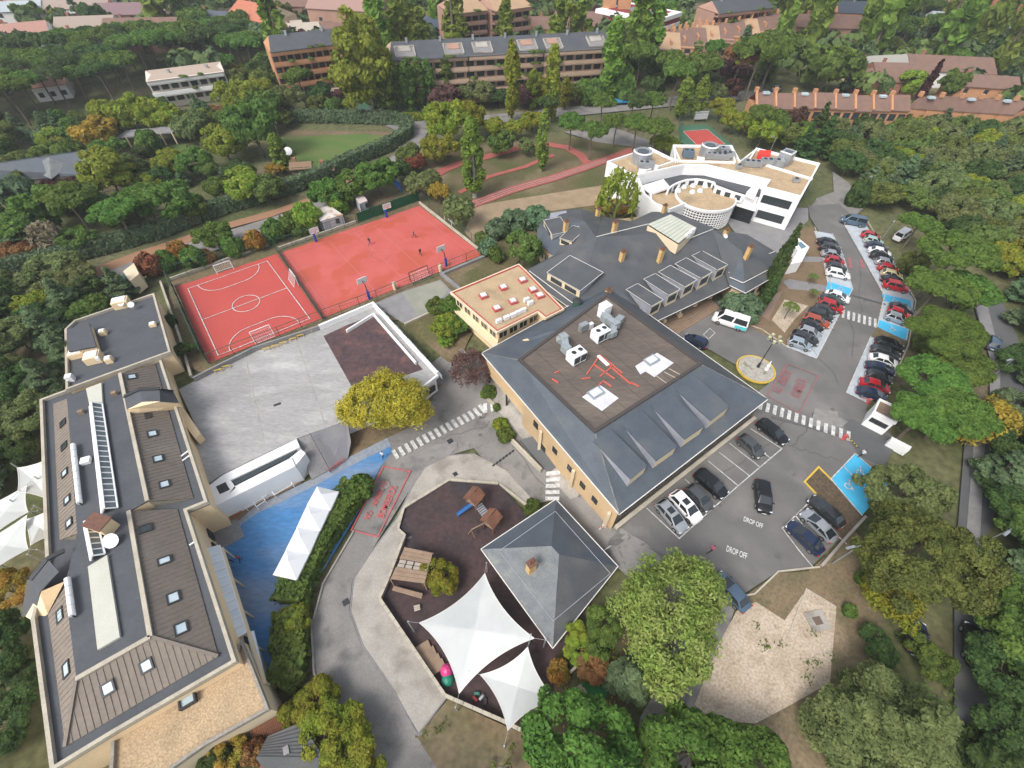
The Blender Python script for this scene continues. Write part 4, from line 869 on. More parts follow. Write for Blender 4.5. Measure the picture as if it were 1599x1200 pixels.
# ------------------------------------------------------------------ tan annex with gravel roof
tb = thing('annex_building', 'two storey tan building with gravel roof and red edged skylights', 'building', V(790, 470, 0))
zt2 = 5.6
tp = [V(*p, zt2) for p in [(704, 457), (776, 519), (840, 487), (852, 497), (880, 483), (822, 424), (810, 413)]]
MB().slab([up(v, -.1) for v in tp], .3).build('roof', gravel, tb); ti = [Vector((*q, 0)) for q in inset(tp, .5)]
MB().prism(ti, -.3, zt2 - .3, cap=False).build('wall', tan_w, tb)
MB().strip(tp, .22, zt2 - .35, zt2 + .05, True).build('roof_edge', cream_w, tb)
MB().strip([Vector((*q, 0)) for q in inset(tp, .25)], .18, zt2 - .1, zt2 + .08, True).build('red_roof_edge', M('red_membrane', (.42, .09, .08), None, grain=.08), tb)
for i, j, n in ((0, 1, 5), (1, 2, 4)):
    L_ = (ti[j] - ti[i]).length
    for k in range(n): u = L_ * (k + .5) / n; wall_window(tb, ti[i], ti[j], u - .8, u + .8, 3.3, 4.6, 2, out=1, fm=cream_w); wall_window(tb, ti[i], ti[j], u - .7, u + .7, .8, 2.0, 2, out=1, fm=cream_w)
b = inset([ti[0], ti[1], ti[2]], -1.2); MB().slab([setz(ti[0], 2.7), setz(ti[1], 2.7), setz(Vector((*b[1], 0)), 2.7), setz(Vector((*b[0], 0)), 2.7)], .3).build('balcony', cream_w, tb)
for px, py in ((755, 463.5), (786, 450.5), (816, 439), (832, 454), (843, 463), (801, 472), (776, 483)):
    c = V(px, py, zt2); k = MB().box((c.x, c.y, zt2 + .1), (1.3, 1.2, .5), .5).build('skylight_kerb', M('red_membrane', (0, 0, 0)), tb); MB().box((c.x, c.y, zt2 + .42), (.95, .85, .16), .5).build('skylight_dome', pane_w, k)
for px, py in ((779, 504), (791, 499), (801, 495), (809, 491), (817, 487.5), (822, 471), (828, 476)):
    c = V(px, py, zt2); MB().box((c.x, c.y, zt2 + .35), (.95, .45, .7), .55).build('condenser', metal_w, tb)
# ------------------------------------------------------------------ main slate building
mbg = thing('main_building', 'rambling slate roofed main building with tan chimneys and a glazed courtyard roof', 'building', V(1000, 410, 0))
G = lambda *a: V(*a)
R1, R2 = G(931, 371, 9.0), G(1113, 359, 8.0); FL, FR = G(1017, 507, 3.6), G(1142, 448, 3.6)
Bp = G(1159, 392, 7.2); L0, L1_ = G(813, 427, 4.2), G(890, 483, 4.2); Vv = G(972, 456, 5.2); Tp = G(912, 345, 7.6)
def face(m_, *p, name='slate_slope'): return MB().slab(list(p), .15).build(name, m_, mbg)
face(slate_b, R1, R2, FR); face(slate_b, R1, FR, Vv); face(slate_b, Vv, FR, FL); face(slate, Vv, FL, G(940, 482, 4.0))
face(slate_b, R1, Vv, G(905, 466, 5.2)); face(slate, G(905, 466, 5.2), Vv, G(940, 482, 4.0), L1_)
face(slate_b, R1, G(905, 466, 5.2), L1_, L0); face(slate_b, R1, L0, G(868, 397, 4.6), G(913, 387, 7.4))
Bk = [G(940, 338, 4), G(985, 346, 4), G(1018, 331, 4), G(1052, 331, 4), G(1120, 358, 4.2)]
face(slate_b, R1, Bk[1], Bk[2]); face(slate_b, R1, Bk[2], R2); face(slate_b, Bk[2], Bk[3], R2); face(slate_b, Bk[3], Bk[4], R2); face(slate_b, R1, Bk[0], Bk[1])
tur = [G(864, 399, 4), G(839, 379, 4), G(839, 358, 4), G(848, 344, 4), G(862, 333, 4), G(884, 328, 4), G(905, 326, 4), G(940, 336, 4)]
for i in range(len(tur) - 1): face(slate_b if i > 1 else slate, tur[i], tur[i + 1], Tp)
face(slate_b, Tp, tur[-1], R1); face(slate_b, Tp, R1, G(913, 387, 7.4)); face(slate_b, Tp, G(913, 387, 7.4), tur[0])
wing = [G(1139, 447, 4), G(1164, 459, 3.8), G(1219, 427, 3.8), G(1217, 397, 3.8), G(1166, 366, 4), G(1120, 360, 4.2)]
for i in range(len(wing) - 1): face(slate if i in (0,) else slate_b, wing[i], wing[i + 1], Bp)
face(slate_b, R2, wing[5], Bp); face(slate_b, R2, Bp, wing[0])
def wallsof(pts, z0=-.4, dz=.1, k=.7, m_=tan_w):
    p = [Vector((*q, 0)) for q in inset(pts, k)]; MB().prism(p, z0, min(v.z for v in pts) - dz + .25, cap=False).build('wall', m_, mbg); return p
wt = wallsof(tur + [G(913, 387, 4)]); ww = wallsof(wing); wallsof([L0, L1_, G(940, 482, 4.0), G(931, 371, 4)]); wallsof([G(905, 466, 4), G(940, 478, 4), G(1000, 470, 4), G(1125, 420, 4), G(1113, 359, 4), G(1018, 336, 4), G(945, 345, 4)], k=.3)
for i, j, n in ((0, 1, 3), (1, 2, 2), (2, 3, 2)):
    L_ = (wt[j] - wt[i]).length
    for k in range(n): u = L_ * (k + .5) / n; wall_window(mbg, wt[i], wt[j], u - .5, u + .5, .8, 2.4, 2, out=(1 if False else -1), fm=trimw); wall_window(mbg, wt[i], wt[j], u - .5, u + .5, .8, 2.4, 2, out=1, fm=trimw)
L_ = (ww[2] - ww[1]).length
for k in range(4): u = L_ * (k + .5) / 4; wall_window(mbg, ww[1], ww[2], u - .5, u + .5, 1, 2.2, 2, out=1)
tl = MB()
def tline(*p, w=.09):
    for a, b in zip(p[:-1], p[1:]): tl.bar(up(a, .12), up(b, .12), w, .1)
tline(FL, FR); tline(wing[1], wing[2]); tline(wing[0], wing[1]); tline(L0, L1_); tline(G(1137.5, 377, 6), G(1138, 427, 4.9), w=.12); tline(R1, G(1012, 351, 8.9)); tline(G(1062, 379, 8.2), R2)
tline(G(826, 424, 4.6), G(903, 481, 4.9), w=.1); tline(G(1184, 404, 4.9), G(1209, 394, 4.5), w=.1); tline(G(1160, 443, 4.8), G(1206, 419, 4.8), w=.1); tline(G(1139, 434, 4.9), G(1160, 443, 4.8), w=.1)
tl.build('white_trim', trimw, mbg)
MB().slab([G(860, 333, 4.7), G(884, 329, 4.7), G(886, 336, 4.9), G(858, 341, 4.9)], .1).build('flashing_strip', flash, mbg); MB().slab([G(952, 352, 4.9), G(1000, 350, 4.9), G(990, 356, 5.1), G(955, 358, 5.1)], .1).build('flashing_strip', flash, mbg); MB().slab([G(862, 399, 4.3), G(890, 396, 4.9), G(880, 402, 4.6), G(864, 403, 4.2)], .1).build('flashing_strip', flash, mbg)
pf = (Vv, FR, R1)
pf2 = (Vv, FR, FL)
pm_ = (FL + (R1 - Vv) * 0, FR, FL.lerp(FR, .5) + Vector((-.6, 1, 0)).normalized() * 9 + Vector((0, 0, 4.6)))
pfm = (FL, FR, R2.lerp(R1, .35))
for a, b in (((1011.5, 495), (1034.6, 482)), ((1037.7, 478), (1061, 466)), ((1062.7, 465), (1086.3, 450.5)), ((1087.6, 451.7), (1110, 438.6)), ((1112.6, 438.6), (1133, 428))):
    shed_dormer(mbg, a, (a[0] + (b[0] - a[0]) * .74, a[1] + (b[1] - a[1]) * .74), pfm, 2.3, 5.6, win=1)
plc = (L0, L1_, R1); shed_dormer(mbg, (854, 438), (904, 466), plc, 1.6, 6.0, win=2)
shed_dormer(mbg, (873.6, 382), (892, 387), (tur[0], tur[1], Tp), 1.3, 4.5, win=1); shed_dormer(mbg, (849, 352), (862, 374), (tur[1], tur[2], Tp), 1.0, 3.4, win=1)
gl = [G(1012, 350, 9.3), G(1047, 335, 9.3), G(1088, 356, 9.3), G(1060, 380, 9.3)]
MB().prism(gl, 7.0, 9.0, cap=False).build('lantern_wall', cream_w, mbg); gm_ = M('greenish_glazing', (.42, .46, .38), (.5, .5, .42), s=.35, rough=.3, grain=.03)
for i in range(9):
    t0, t1 = (i + .04) / 9, (i + .96) / 9; MB().slab([gl[0].lerp(gl[3], t0), gl[0].lerp(gl[3], t1), gl[1].lerp(gl[2], t1), gl[1].lerp(gl[2], t0)], .08).build('glazing_strip', gm_, mbg)
for px, py in ((1073, 372), (1079, 366)): c = G(px, py, 8.6); MB().box((c.x, c.y, 9.2), (1.1, .5, .9), .6).build('condenser', metal_w, mbg)
for px, py, z, h in ((932.6, 340, 4.6, 2.0), (882.7, 362, 6.3, 2.2), (957, 370, 7.4, 3.0), (970, 408, 7.0, 2.0), (1029, 409, 6.4, 2.6), (948, 464, 5.2, 1.5), (1131, 370, 5.5, 1.6), (1036, 332, 4.4, 1.6), (1166, 400, 7.0, 2.0)): chimney(mbg, px, py, z, h)
dish(mbg, 1133, 369, 6.5, .45)
for px, py in ((1035, 508), (1059, 498), (1082, 482), (1106, 469)):
    c = pg(px, py - 2); col_ = MB().tube((c.x, c.y, .9), (c.x, c.y, 3.6), .2, .18, 10).build('column', trimw, mbg); MB().box((c.x, c.y, .45), (.8, .8, .9), .6).build('pedestal', tan_w, col_)
st = thing('entrance_terrace', 'broad wooden plank terrace and steps before the columns of the main building', 'terrace', pg(1070, 498))
A, B, C, D = pg(1020, 512), pg(1050, 528), pg(1124, 482), pg(1100, 462)
for k in range(9):
    t0, t1 = k / 9, (k + .94) / 9; MB().slab([up(D.lerp(C, t0), .5 - .045 * k), up(D.lerp(C, t1), .5 - .045 * k), up(A.lerp(B, t1), .5 - .045 * k), up(A.lerp(B, t0), .5 - .045 * k)], .12).build('plank', wood, st)
# ------------------------------------------------------------------ white modern building
wh = thing('white_modern_building', 'white modern building with gravel roofs, roof tanks and a round glass block hall', 'building', V(1110, 290, 0))
zw = 7.8
wp = [V(*p, zw) for p in [(948, 252), (1015, 230), (1054, 249), (1051, 226), (1143, 227), (1156, 251), (1182, 231), (1281, 255), (1252, 307), (1193, 292), (1201, 281), (1105, 258), (1069, 257), (991, 274)]]
MB().prism(wp, -.3, zw - .5, cap=False).build('wall', white_w, wh); MB().slab([up(v, -.55) for v in wp], .2).build('gravel_roof', gravel, wh)
MB().strip([Vector((*q, 0)) for q in inset(wp, .16)], .34, zw - .7, zw, True).build('parapet', white_w, wh)
for a, b in (((993, 271), (1054, 250)), ((1062, 250), (1148, 252)), ((1171, 248), (1270, 278)), ((1054, 247), (1060, 251))):
    MB().strip([V(*a, zw), V(*b, zw)], .3, zw - .6, zw - .1).build('roof_divider', white_w, wh)
for a, b in (((1171, 248), (1182, 231)), ((1062, 250), (1052, 227)), ((1148, 253), (1143, 228))): MB().strip([V(*a, zw), V(*b, zw)], .3, zw - .6, zw + .02).build('roof_divider', white_w, wh)
F0, F1 = wp[9], wp[8]; L_ = (F1 - F0).length
MB().add([F0, F1, setz(F1, -.2), setz(F0, -.2)], [(0, 1, 2, 3), (3, 2, 1, 0)]) 
wall_window(wh, F0, F1, .6, L_ - 1.2, 4.6, 6.2, 8, out=1); wall_window(wh, F0, F1, .9, L_ - 1.2, 1.2, 2.8, 8, out=1)
Fs0, Fs1 = wp[8], wp[7]; L2 = (Fs1 - Fs0).length
for z0 in (1.2, 4.6): wall_window(wh, Fs0, Fs1, L2 * .1, L2 * .9, z0, z0 + 1.4, 10, out=1)
# dark inner roof and curved window band
ir = [V(*p, 5.4) for p in [(1001, 290), (1065, 266), (1102, 266), (1190, 289), (1186, 306), (1166, 303), (1146, 297), (1120, 287), (1090, 281), (1066, 283), (1047, 292), (1036, 281), (1010, 291)]]
MB().slab(ir, .3).build('dark_roof', dark_roof, wh); MB().prism(inset(ir, .05), -.3, 5.1, cap=False).build('inner_wall', white_w, wh)
MB().slab([V(1003, 290, 5.9), V(1036, 280, 5.9), V(1046, 292, 5.6), V(1018, 302, 4.8)], .5).build('white_roof', white_w, wh)
bandp = [(1043, 296), (1050, 290), (1060, 285), (1073, 281), (1088, 280), (1103, 282), (1115, 285), (1118, 293), (1130, 297), (1146, 301), (1162, 306)]
for (a, b) in zip(bandp[:-1], bandp[1:]):
    A, B = V(*a, 5.6), V(*b, 5.6); w_ = MB().strip([A, B], .35, 4.0, 5.7).build('curved_wall', white_w, wh)
    L_ = (B - A).length; d = (B - A).normalized(); n = max(1, int(L_ / 1.3))
    for k in range(n):
        c = A.lerp(B, (k + .5) / n); g = MB(); obox(g, setz(c, 4.9), d, Vector((-d.y, d.x, 0)), Vector((0, 0, 1)), L_ / n * .55, .42, 1.0); g.build('window', glass, w_)
MB().slab([V(1166, 300, 6.2), V(1180, 286, 6.2), V(1187, 290, 6.2), V(1180, 306, 6.0)], 1.0).build('white_roof', white_w, wh)
lo = [V(*p, 4.3) for p in [(1013, 303), (1033, 294), (1058, 305), (1070, 321), (1045, 331), (1016, 319)]]
MB().slab(lo, .25).build('lower_gravel_roof', gravel, wh); MB().prism(inset(lo, .05), -.3, 4.1, cap=False).build('inner_wall', white_w, wh); MB().strip([Vector((*q, 0)) for q in inset(lo, .12)][3:] + [Vector((*q, 0)) for q in inset(lo, .12)][:1], .3, 4.0, 4.9).build('parapet', white_w, wh)
MB().strip([V(992, 272, 7), V(1006, 303, 5.5), V(1034, 333, 4)], .5, lambda i: -.3, lambda i: (7.4, 5.6, 4.6)[i]).build('ramp_wall', white_w, wh)
rc = V(1101, 308, 4.4); rr = (V(1146, 308, 4.4) - rc).length; N = 40
cir = [rc + Vector((math.cos(2 * math.pi * i / N), math.sin(2 * math.pi * i / N), 0)) * rr for i in range(N)]
MB().slab([up(v, 0) for v in cir], .3).build('round_roof', gravel, wh); MB().strip(cir, .3, 4.2, 4.75, True).build('round_parapet', white_w, wh)
MB().prism([rc + (v - rc) * .97 for v in cir], -.3, 4.1, cap=False).build('curved_glass', glass, wh)
gb = MB()
for z in [0.05 + .55 * k for k in range(8)]: gb.strip([rc + (v - rc) * .985 for v in cir], .14, z, z + .13, True)
for i in range(64):
    a = 2 * math.pi * i / 64; p = rc + Vector((math.cos(a), math.sin(a), 0)) * rr * .985; gb.bar(setz(p, 0), setz(p, 4.2), .15)
o = gb.build('glass_block_grid', white_w, wh); o['kind'] = 'stuff'
for px, py in ((1059, 299), (1068, 293), (1082, 291), (1081, 301), (1093, 299), (1101, 292)):
    c = V(px, py, 4.4); MB().tube((c.x, c.y, 4.3), (c.x, c.y, 4.9), .75, .45, 10).build('roof_dome', pane_w, wh)
cp = [V(*p, 3.4) for p in [(1143, 313), (1160, 302), (1186, 308), (1180, 329), (1150, 320)]]
MB().slab(cp, .3).build('porch_roof', white_w, wh); MB().add([setz(cp[3], 0) + Vector((0, .3, 0)), setz(cp[4], 0) + Vector((0, .3, 0)), setz(cp[4], 3.1) + Vector((0, .3, 0)), setz(cp[3], 3.1) + Vector((0, .3, 0))], [(0, 1, 2, 3), (3, 2, 1, 0)]).build('porch_glass', glass, wh)
# tanks and plant on the white building
for i, (px, py, r, h, lab) in enumerate(((1003, 243, 2.2, 2.4, 'leftmost'), (1108, 232, 2.0, 2.2, 'middle'), (1228, 245, 1.9, 2.6, 'rightmost'))):
    c = V(px, py, zw + 1); t = thing('roof_tank', f'{lab} large grey metal drum on the roof of the white building', 'tank', (c.x, c.y, zw - .5))
    sd_ = 4 if i == 2 else 18
    MB().tube((c.x, c.y, zw - .5), (c.x, c.y, zw - .5 + h), r, n=sd_).build('drum', metal, t); MB().tube((c.x, c.y, zw - .48 + h), (c.x, c.y, zw - .3 + h), r, r * .9, n=sd_, cap=False).build('rim', metal_w, t); MB().tube((c.x, c.y, zw - .5 + h), (c.x, c.y, zw - .42 + h), r * .6, n=sd_).build('opening', glass, t)
for i, (px, py, w, l, h) in enumerate(((1008, 260, 3.5, 1.6, 1.4), (1074, 242, 2.4, 2.0, 1.5), (1120, 245, 5.5, 1.4, 1.2), (1136, 243, 3.0, 1.4, 1.2), (1130, 237, 2.2, 1.8, 1.4), (1175, 256, 4.0, 1.8, 1.1), (1199, 254, 3.0, 1.8, 1.2), (1215, 257, 2.0, 2.0, 1.5), (1244, 281, 1.5, 1.0, .7), (1154, 260, 1.2, 1.0, .8))):
    c = V(px, py, zw); lab = ['beside the leftmost tank', 'dark, left of the middle tank', 'long one before the middle tank', 'right of the long one before the middle tank', 'right behind the middle tank', 'left of the pair by the tarpaulin', 'right of the pair by the tarpaulin', 'against the square tank', 'small, alone on the right roof', 'small, at the notch in the parapet'][i]
    t = thing('roof_plant_unit', 'grey ventilation unit on the white building, ' + lab, 'ventilation unit', (c.x, c.y, zw - .5), -.1)
    inst('casing', MB().box((0, 0, h / 2 + .1), (w, l, h)).mesh('casing', metal if i != 1 else M('blue_grey_metal', (.1, .14, .18), None)), (0, 0, 0), 0, t)
    for k in range(int(w / 1.2)): inst('fan', MB().tube((0, 0, 0), (0, 0, .12), .4, n=12).mesh('fan', metal_d), (-w / 2 + .7 + k * 1.2, 0, h + .1), 0, t)
c = V(1193, 243, zw); o = MB().prism([V(*p, zw + .2) for p in [(1184, 239), (1203, 240), (1201, 248), (1183, 246)]], zw - .5, zw + .9).build('red_tarpaulin', M('bright_red', (.65, .04, .03), None, grain=.08)); tag(o, 'bright red tarpaulin covering a crate on the white roof', 'tarpaulin')
for px, py in ((1003, 268), (1022, 261), (1094, 249)): c = V(px, py, zw); MB().box((c.x, c.y, zw - .1), (1.6, 1.2, .8), -.2).build('white_box', metal_w, wh)
# ------------------------------------------------------------------ pyramid roofed pavilion
pv = thing('slate_pavilion', 'square pavilion with a pyramid slate roof and tan chimney beside the playground', 'pavilion', V(866, 880, 0))
Q = [V(751, 858, -.2), V(868, 780, -.2), V(965, 885, -.2), V(863, 1013, -.2)]; T0, T1 = V(861, 853, 2.7), V(873, 866, 2.6)
for q, m_ in (((Q[0], Q[1], T0), slate), ((Q[1], Q[2], T1, T0), slate), ((Q[2], Q[3], T1), slate_b), ((Q[3], Q[0], T0, T1), slate_l)): MB().slab(list(q), .15).build('slate_slope', m_, pv)
MB().prism([Vector((*q, 0)) for q in inset(Q, .9)], -4, .0, cap=False).build('wall', tan_w, pv)
tl = MB()
for i in range(4):
    a, b = Q[i], Q[(i + 1) % 4]; tl.bar(up(a, .0), up(b, .0), .09, .14)
tl.build('eave_trim', trimw, pv); tl = MB(); cc = [(779.5, 861), (867, 799), (953, 896), (864, 970)]
pls = [(Q[0], Q[1], T0), (Q[1], Q[2], T0), (Q[2], Q[3], T1), (Q[3], Q[0], T1)]
for i in range(4): a = hit(*cc[i], *pls[i]); b = hit(*cc[(i + 1) % 4], *pls[i]); tl.bar(up(a, .06), up(b, .06), .07, .03)
tl.build('roof_seam', flash, pv); chimney(pv, 829, 888, 1.6, 1.7, .95)
for k in range(4):
    w_ = [Vector((*q, 0)) for q in inset(Q, .9)]; L_ = (w_[2] - w_[3]).length; wall_window(pv, w_[2], w_[3], L_ * (k + .5) / 4 - .7, L_ * (k + .5) / 4 + .7, -1.8, -.6, 2, out=1)
# ------------------------------------------------------------------ gate house
gh = thing('gate_house', 'small white gatehouse with brown flat roof at the car park entrance', 'gatehouse', V(1378, 652, 0))
g4 = [V(*p, 3.2) for p in [(1365, 643), (1399, 660), (1407, 639), (1374, 624)]]
MB().prism(g4, -.2, 3.1, cap=False).build('wall', white_w, gh); MB().slab([setz(v, 3.0) for v in g4], .2).build('roof', M('brown_gravel', (.24, .17, .12), (.2, .14, .1), s=1, grain=.2), gh); MB().strip(g4, .22, 2.8, 3.3, True).build('parapet', white_w, gh)
L_ = (g4[1] - g4[0]).length
for u in (.32, .68): wall_window(gh, g4[0], g4[1], L_ * u - .55, L_ * u + .55, 1.4, 2.1, 2, out=1)
t = thing('white_box_sign', 'white low cabinet beside the gatehouse under the pine', 'cabinet', V(1400, 690, 0)); q = [V(*p, 1.3) for p in [(1390, 688), (1393, 682), (1424, 698), (1420, 704)]]; MB().prism(q, -.1, 1.3).build('body', metal_w, t)
t = thing('curved_white_shelter', 'white angular shelter with a blue window strip between cypress and parking bays', 'shelter', V(1248, 392, 0))
q = [V(*p, 2.4) for p in [(1243, 369), (1264, 386), (1252, 409), (1234, 413), (1246, 392), (1239, 378)]]; MB().prism(q, -.1, 2.2, cap=False).build('wall', white_w, t); MB().slab(q, .25).build('roof', white_w, t)
MB().slab([V(*p, 2.6) for p in [(1246, 379), (1251, 378), (1259, 385), (1252, 388)]], .15).build('blue_window', M('blue_grey_glass', (.12, .2, .26), None, rough=.2, grain=0), t)
# ------------------------------------------------------------------ site cabins by the courts
def cabin(qpx, h, rust, lab, dr):
    c = pg(*qpx[0]); t = thing('site_cabin', lab, 'cabin', c); q = [V(*p, h) for p in qpx]
    for i in range(4): MB().add([q[i], q[(i + 1) % 4], setz(q[(i + 1) % 4], 0), setz(q[i], 0)], [(0, 1, 2, 3), (3, 2, 1, 0)]).build('wall_panel', M('cabin_white', (.66, .68, .72), (.6, .62, .66), s=.5), t)
    MB().slab([up(v, .08) for v in q], .15).build('roof', rust, t)
    for i in range(4): MB().bar(setz(q[i], 0), q[i], .14).build('corner_post', metal_d, t)
    L_ = (q[1] - q[0]).length; wall_window(t, q[0], q[1], L_ * .62, L_ * .62 + .7, 1.1, 2.0, 1, out=1)
    MB().add([setz(q[0].lerp(q[1], .12), .1), setz(q[0].lerp(q[1], .3), .1), setz(q[0].lerp(q[1], .3), 2.1), setz(q[0].lerp(q[1], .12), 2.1)], [(0, 1, 2, 3), (3, 2, 1, 0)]).build('door', M('cabin_door', (.5, .52, .56), None), t).location.y -= .04
rust = M('rusty_white_roof', (.60, .56, .52), (.52, .47, .43), s=.5, c3=(.33, .20, .12), s3=.7, grain=.1, t3=.6)
cabin([(501, 346), (536, 336), (514, 321), (487, 331)], 2.5, rust, 'larger white site cabin with rust stained roof beside the red courts', 1)
cabin([(562, 319), (574, 314), (566, 304), (554, 309)], 2.4, M('pink_roof', (.5, .42, .4), None, grain=.15), 'smaller white site cabin standing behind the larger one', 1)
# ------------------------------------------------------------------ cars
CAR = {}
tyre_m = M('tyre_rubber', (.02, .02, .02), None, rough=.8, grain=0); rim_m = M('wheel_rim', (.35, .36, .37), None, rough=.35, metal=.7, grain=0)
lamp_w = M('headlamp_glass', (.65, .68, .7), None, rough=.1, grain=0); lamp_r = M('tail_lamp', (.45, .02, .02), None, rough=.2, grain=0); plate_m = M('number_plate', (.7, .7, .68), None, grain=0)
car_glass = M('car_glass', (.02, .026, .03), None, rough=.06, grain=0, spec=.9)
def paint(name, c, metal=.25): return M('car_paint_' + name, c, None, rough=.28, metal=metal, coat=.6, grain=.015, gs=20)
def car_meshes(kind):
    if kind in CAR: return CAR[kind]
    L_, Wd, belt, roof, hood, prof = {'sedan': (4.6, 1.82, .95, 1.45, .78, (1.45, .35, -1.15, -1.85)), 'hatch': (4.0, 1.76, .98, 1.5, .85, (1.15, .35, -1.45, -1.88)), 'wagon': (4.7, 1.84, .98, 1.52, .85, (1.3, .35, -1.75, -2.2)),
        'suv': (4.65, 1.9, 1.12, 1.72, 1.0, (1.35, .5, -1.75, -2.15)), 'coupe': (4.5, 1.84, .92, 1.36, .76, (1.35, .3, -.95, -1.95)), 'van': (5.2, 1.95, 1.15, 1.98, 1.1, (1.9, 1.15, -2.3, -2.5)), 'minibus': (5.9, 2.02, 1.3, 2.45, 1.25, (2.3, 1.5, -2.75, -2.9))}[kind]
    h = L_ / 2; x_ws, x_rf, x_rr, x_rw = prof; R_ = {}
    def ztop(x):
        if x > x_ws: t = (h - x) / (h - x_ws); return hood - .22 * (1 - min(1, t * 1.6)) ** 2 + (belt - hood) * t * .8
        if x < x_rw: t = (x + h) / max(.05, (x_rw + h)); return belt - .06 - .12 * (1 - min(1, t * 2)) ** 2
        return belt
    def hw(x): e = abs(x) / h; return Wd / 2 * (1 - .20 * e ** 5 - .03 * e ** 2)
    xs = [h, h - .08, h - .3, h - .7, x_ws, (x_ws + x_rf) / 2, 0, x_rr, x_rw, -h + .28, -h + .07, -h]; xs = sorted(set([x for x in xs if -h <= x <= h]), reverse=True)
    mb = MB(); ring = []
    for k, x in enumerate(xs):
        w, zt_ = hw(x), ztop(x); e = 1 if abs(x) > h - .04 else 0; zb = .22 + .12 * e; zt_ -= .12 * e
        pts = [(w * .90, zb), (w * (.985 - .03 * e), zb + .16), (w, .55), (w * .985, zt_ - .14), (w * .93, zt_ - .03), (w * .6, zt_ + .02), (0, zt_ + .035)]
        ring.append([(x, y, z) for y, z in pts] + [(x, -y, z) for y, z in pts[-2::-1]])
    n = len(ring[0]); vs = [p for r in ring for p in r]; fs = []
    for i in range(len(ring) - 1):
        for j in range(n - 1): fs.append((i * n + j, i * n + j + 1, (i + 1) * n + j + 1, (i + 1) * n + j))
    fs += [tuple(range(n))[::-1], tuple((len(ring) - 1) * n + j for j in range(n)), ]
    fs += [(i * n, (i + 1) * n, (i + 1) * n + n - 1, i * n + n - 1) for i in range(len(ring) - 1)]
    mb.add(vs, fs)
    # cabin: pillars and roof in body colour
    wb, wr = hw(0) * .93, hw(0) * .74; zb = belt - .02
    low = [(x_ws, wb * .92), (x_ws - .12, wb), (x_rw + .1, wb), (x_rw, wb * .92)]; top = [(x_rf, wr * .93), (x_rf - .1, wr), (x_rr + .08, wr), (x_rr, wr * .93)]
    lv = [(x, y, zb) for x, y in low] + [(x, -y, zb) for x, y in low[::-1]]; tv = [(x, y, roof - (.04 if i in (0, 3) else .02)) for i, (x, y) in enumerate(top)] + [(x, -y, roof - (.04 if i in (0, 3) else .02)) for i, (x, y) in list(enumerate(top))[::-1]]
    m = len(lv); crown = [((x_rf - .35), 0, roof + .03), ((x_rr + .3), 0, roof + .03)]
    mb.add(lv + tv + crown, [(i, (i + 1) % m, (i + 1) % m + m, i + m) for i in range(m)] + [(m, m + 1, 2 * m), (m + 1, m + 2, 2 * m + 1, 2 * m), (m + 2, m + 3, 2 * m + 1), (m + 3, m + 4, 2 * m + 1), (m + 4, m + 5, 2 * m + 1), (m + 5, m + 6, 2 * m, 2 * m + 1), (m + 6, m + 7, 2 * m), (m + 7, m, 2 * m)])
    me = mb.mesh('body', paint('plain', (.5, .5, .5)), smooth=False)
    bm = bmesh.new(); bm.from_mesh(me); bmesh.ops.recalc_face_normals(bm, faces=bm.faces[:]); bm.to_mesh(me); bm.free()
    for p in me.polygons: p.use_smooth = True
    try: me.set_sharp_from_angle(angle=math.radians(38))
    except Exception: pass
    R_['body'] = me
    def lift(q, a, b, c, d, g, inn):
        q = [Vector(v) for v in q]; c0 = sum(q, Vector()) / len(q); nn = (q[1] - q[0]).cross(q[2] - q[0]).normalized()
        if nn.dot(c0 - Vector((0, 0, .8))) < 0: nn = -nn; 
        return [c0 + (v - c0) * inn + nn * g for v in q]
    def pane_mesh(q, inn=.9, g=.015, m_=car_glass, name='pane'):
        q = lift(q, 0, 0, 0, 0, g, inn); nn = (q[1] - q[0]).cross(q[2] - q[0]); c0 = sum(q, Vector()) / len(q)
        if nn.dot(c0 - Vector((0, 0, .8))) < 0: q = q[::-1]
        return MB().quad(*q).mesh(name, m_)
    R_['windscreen'] = pane_mesh([lv[0], lv[7], tv[7], tv[0]], .93); R_['rear_window'] = pane_mesh([lv[3], lv[4], tv[4], tv[3]], .88)
    for s, (i, j) in (('L', (1, 2)), ('R', (6, 5))):
        A, B, C, D = Vector(lv[i]), Vector(lv[j]), Vector(tv[j]), Vector(tv[i]); mid0, mid1 = A.lerp(B, .5), D.lerp(C, .47)
        R_['side_window' + s + '1'] = pane_mesh([A, mid0, mid1, D], .88); R_['side_window' + s + '2'] = pane_mesh([mid0, B, C, mid1], .88)
    wr_ = .33 if kind not in ('suv', 'minibus', 'van') else .37
    R_['tyre'] = MB().tube((0, -.11, 0), (0, .11, 0), wr_, n=16).mesh('tyre', tyre_m); R_['rim'] = MB().tube((0, -.125, 0), (0, .125, 0), wr_ * .6, n=12).mesh('rim', rim_m)
    R_['headlight'] = MB().box((0, 0, 0), (.22, .36, .13)).mesh('headlight', lamp_w); R_['tail_light'] = MB().box((0, 0, 0), (.12, .3, .2)).mesh('tail_light', lamp_r)
    R_['mirror'] = MB().box((0, 0, 0), (.16, .2, .13)).mesh('mirror', metal_d); R_['number_plate'] = MB().box((0, 0, 0), (.03, .5, .12)).mesh('number_plate', plate_m)
    R_['sunroof'] = MB().box((0, 0, 0), (.8, .8, .02)).mesh('sunroof', car_glass); R_['handle'] = MB().box((0, 0, 0), (.18, .03, .03)).mesh('door_handle', metal_d)
    CAR[kind] = (R_, L_, Wd, wr_, hw, belt, roof, prof, hood); return CAR[kind]
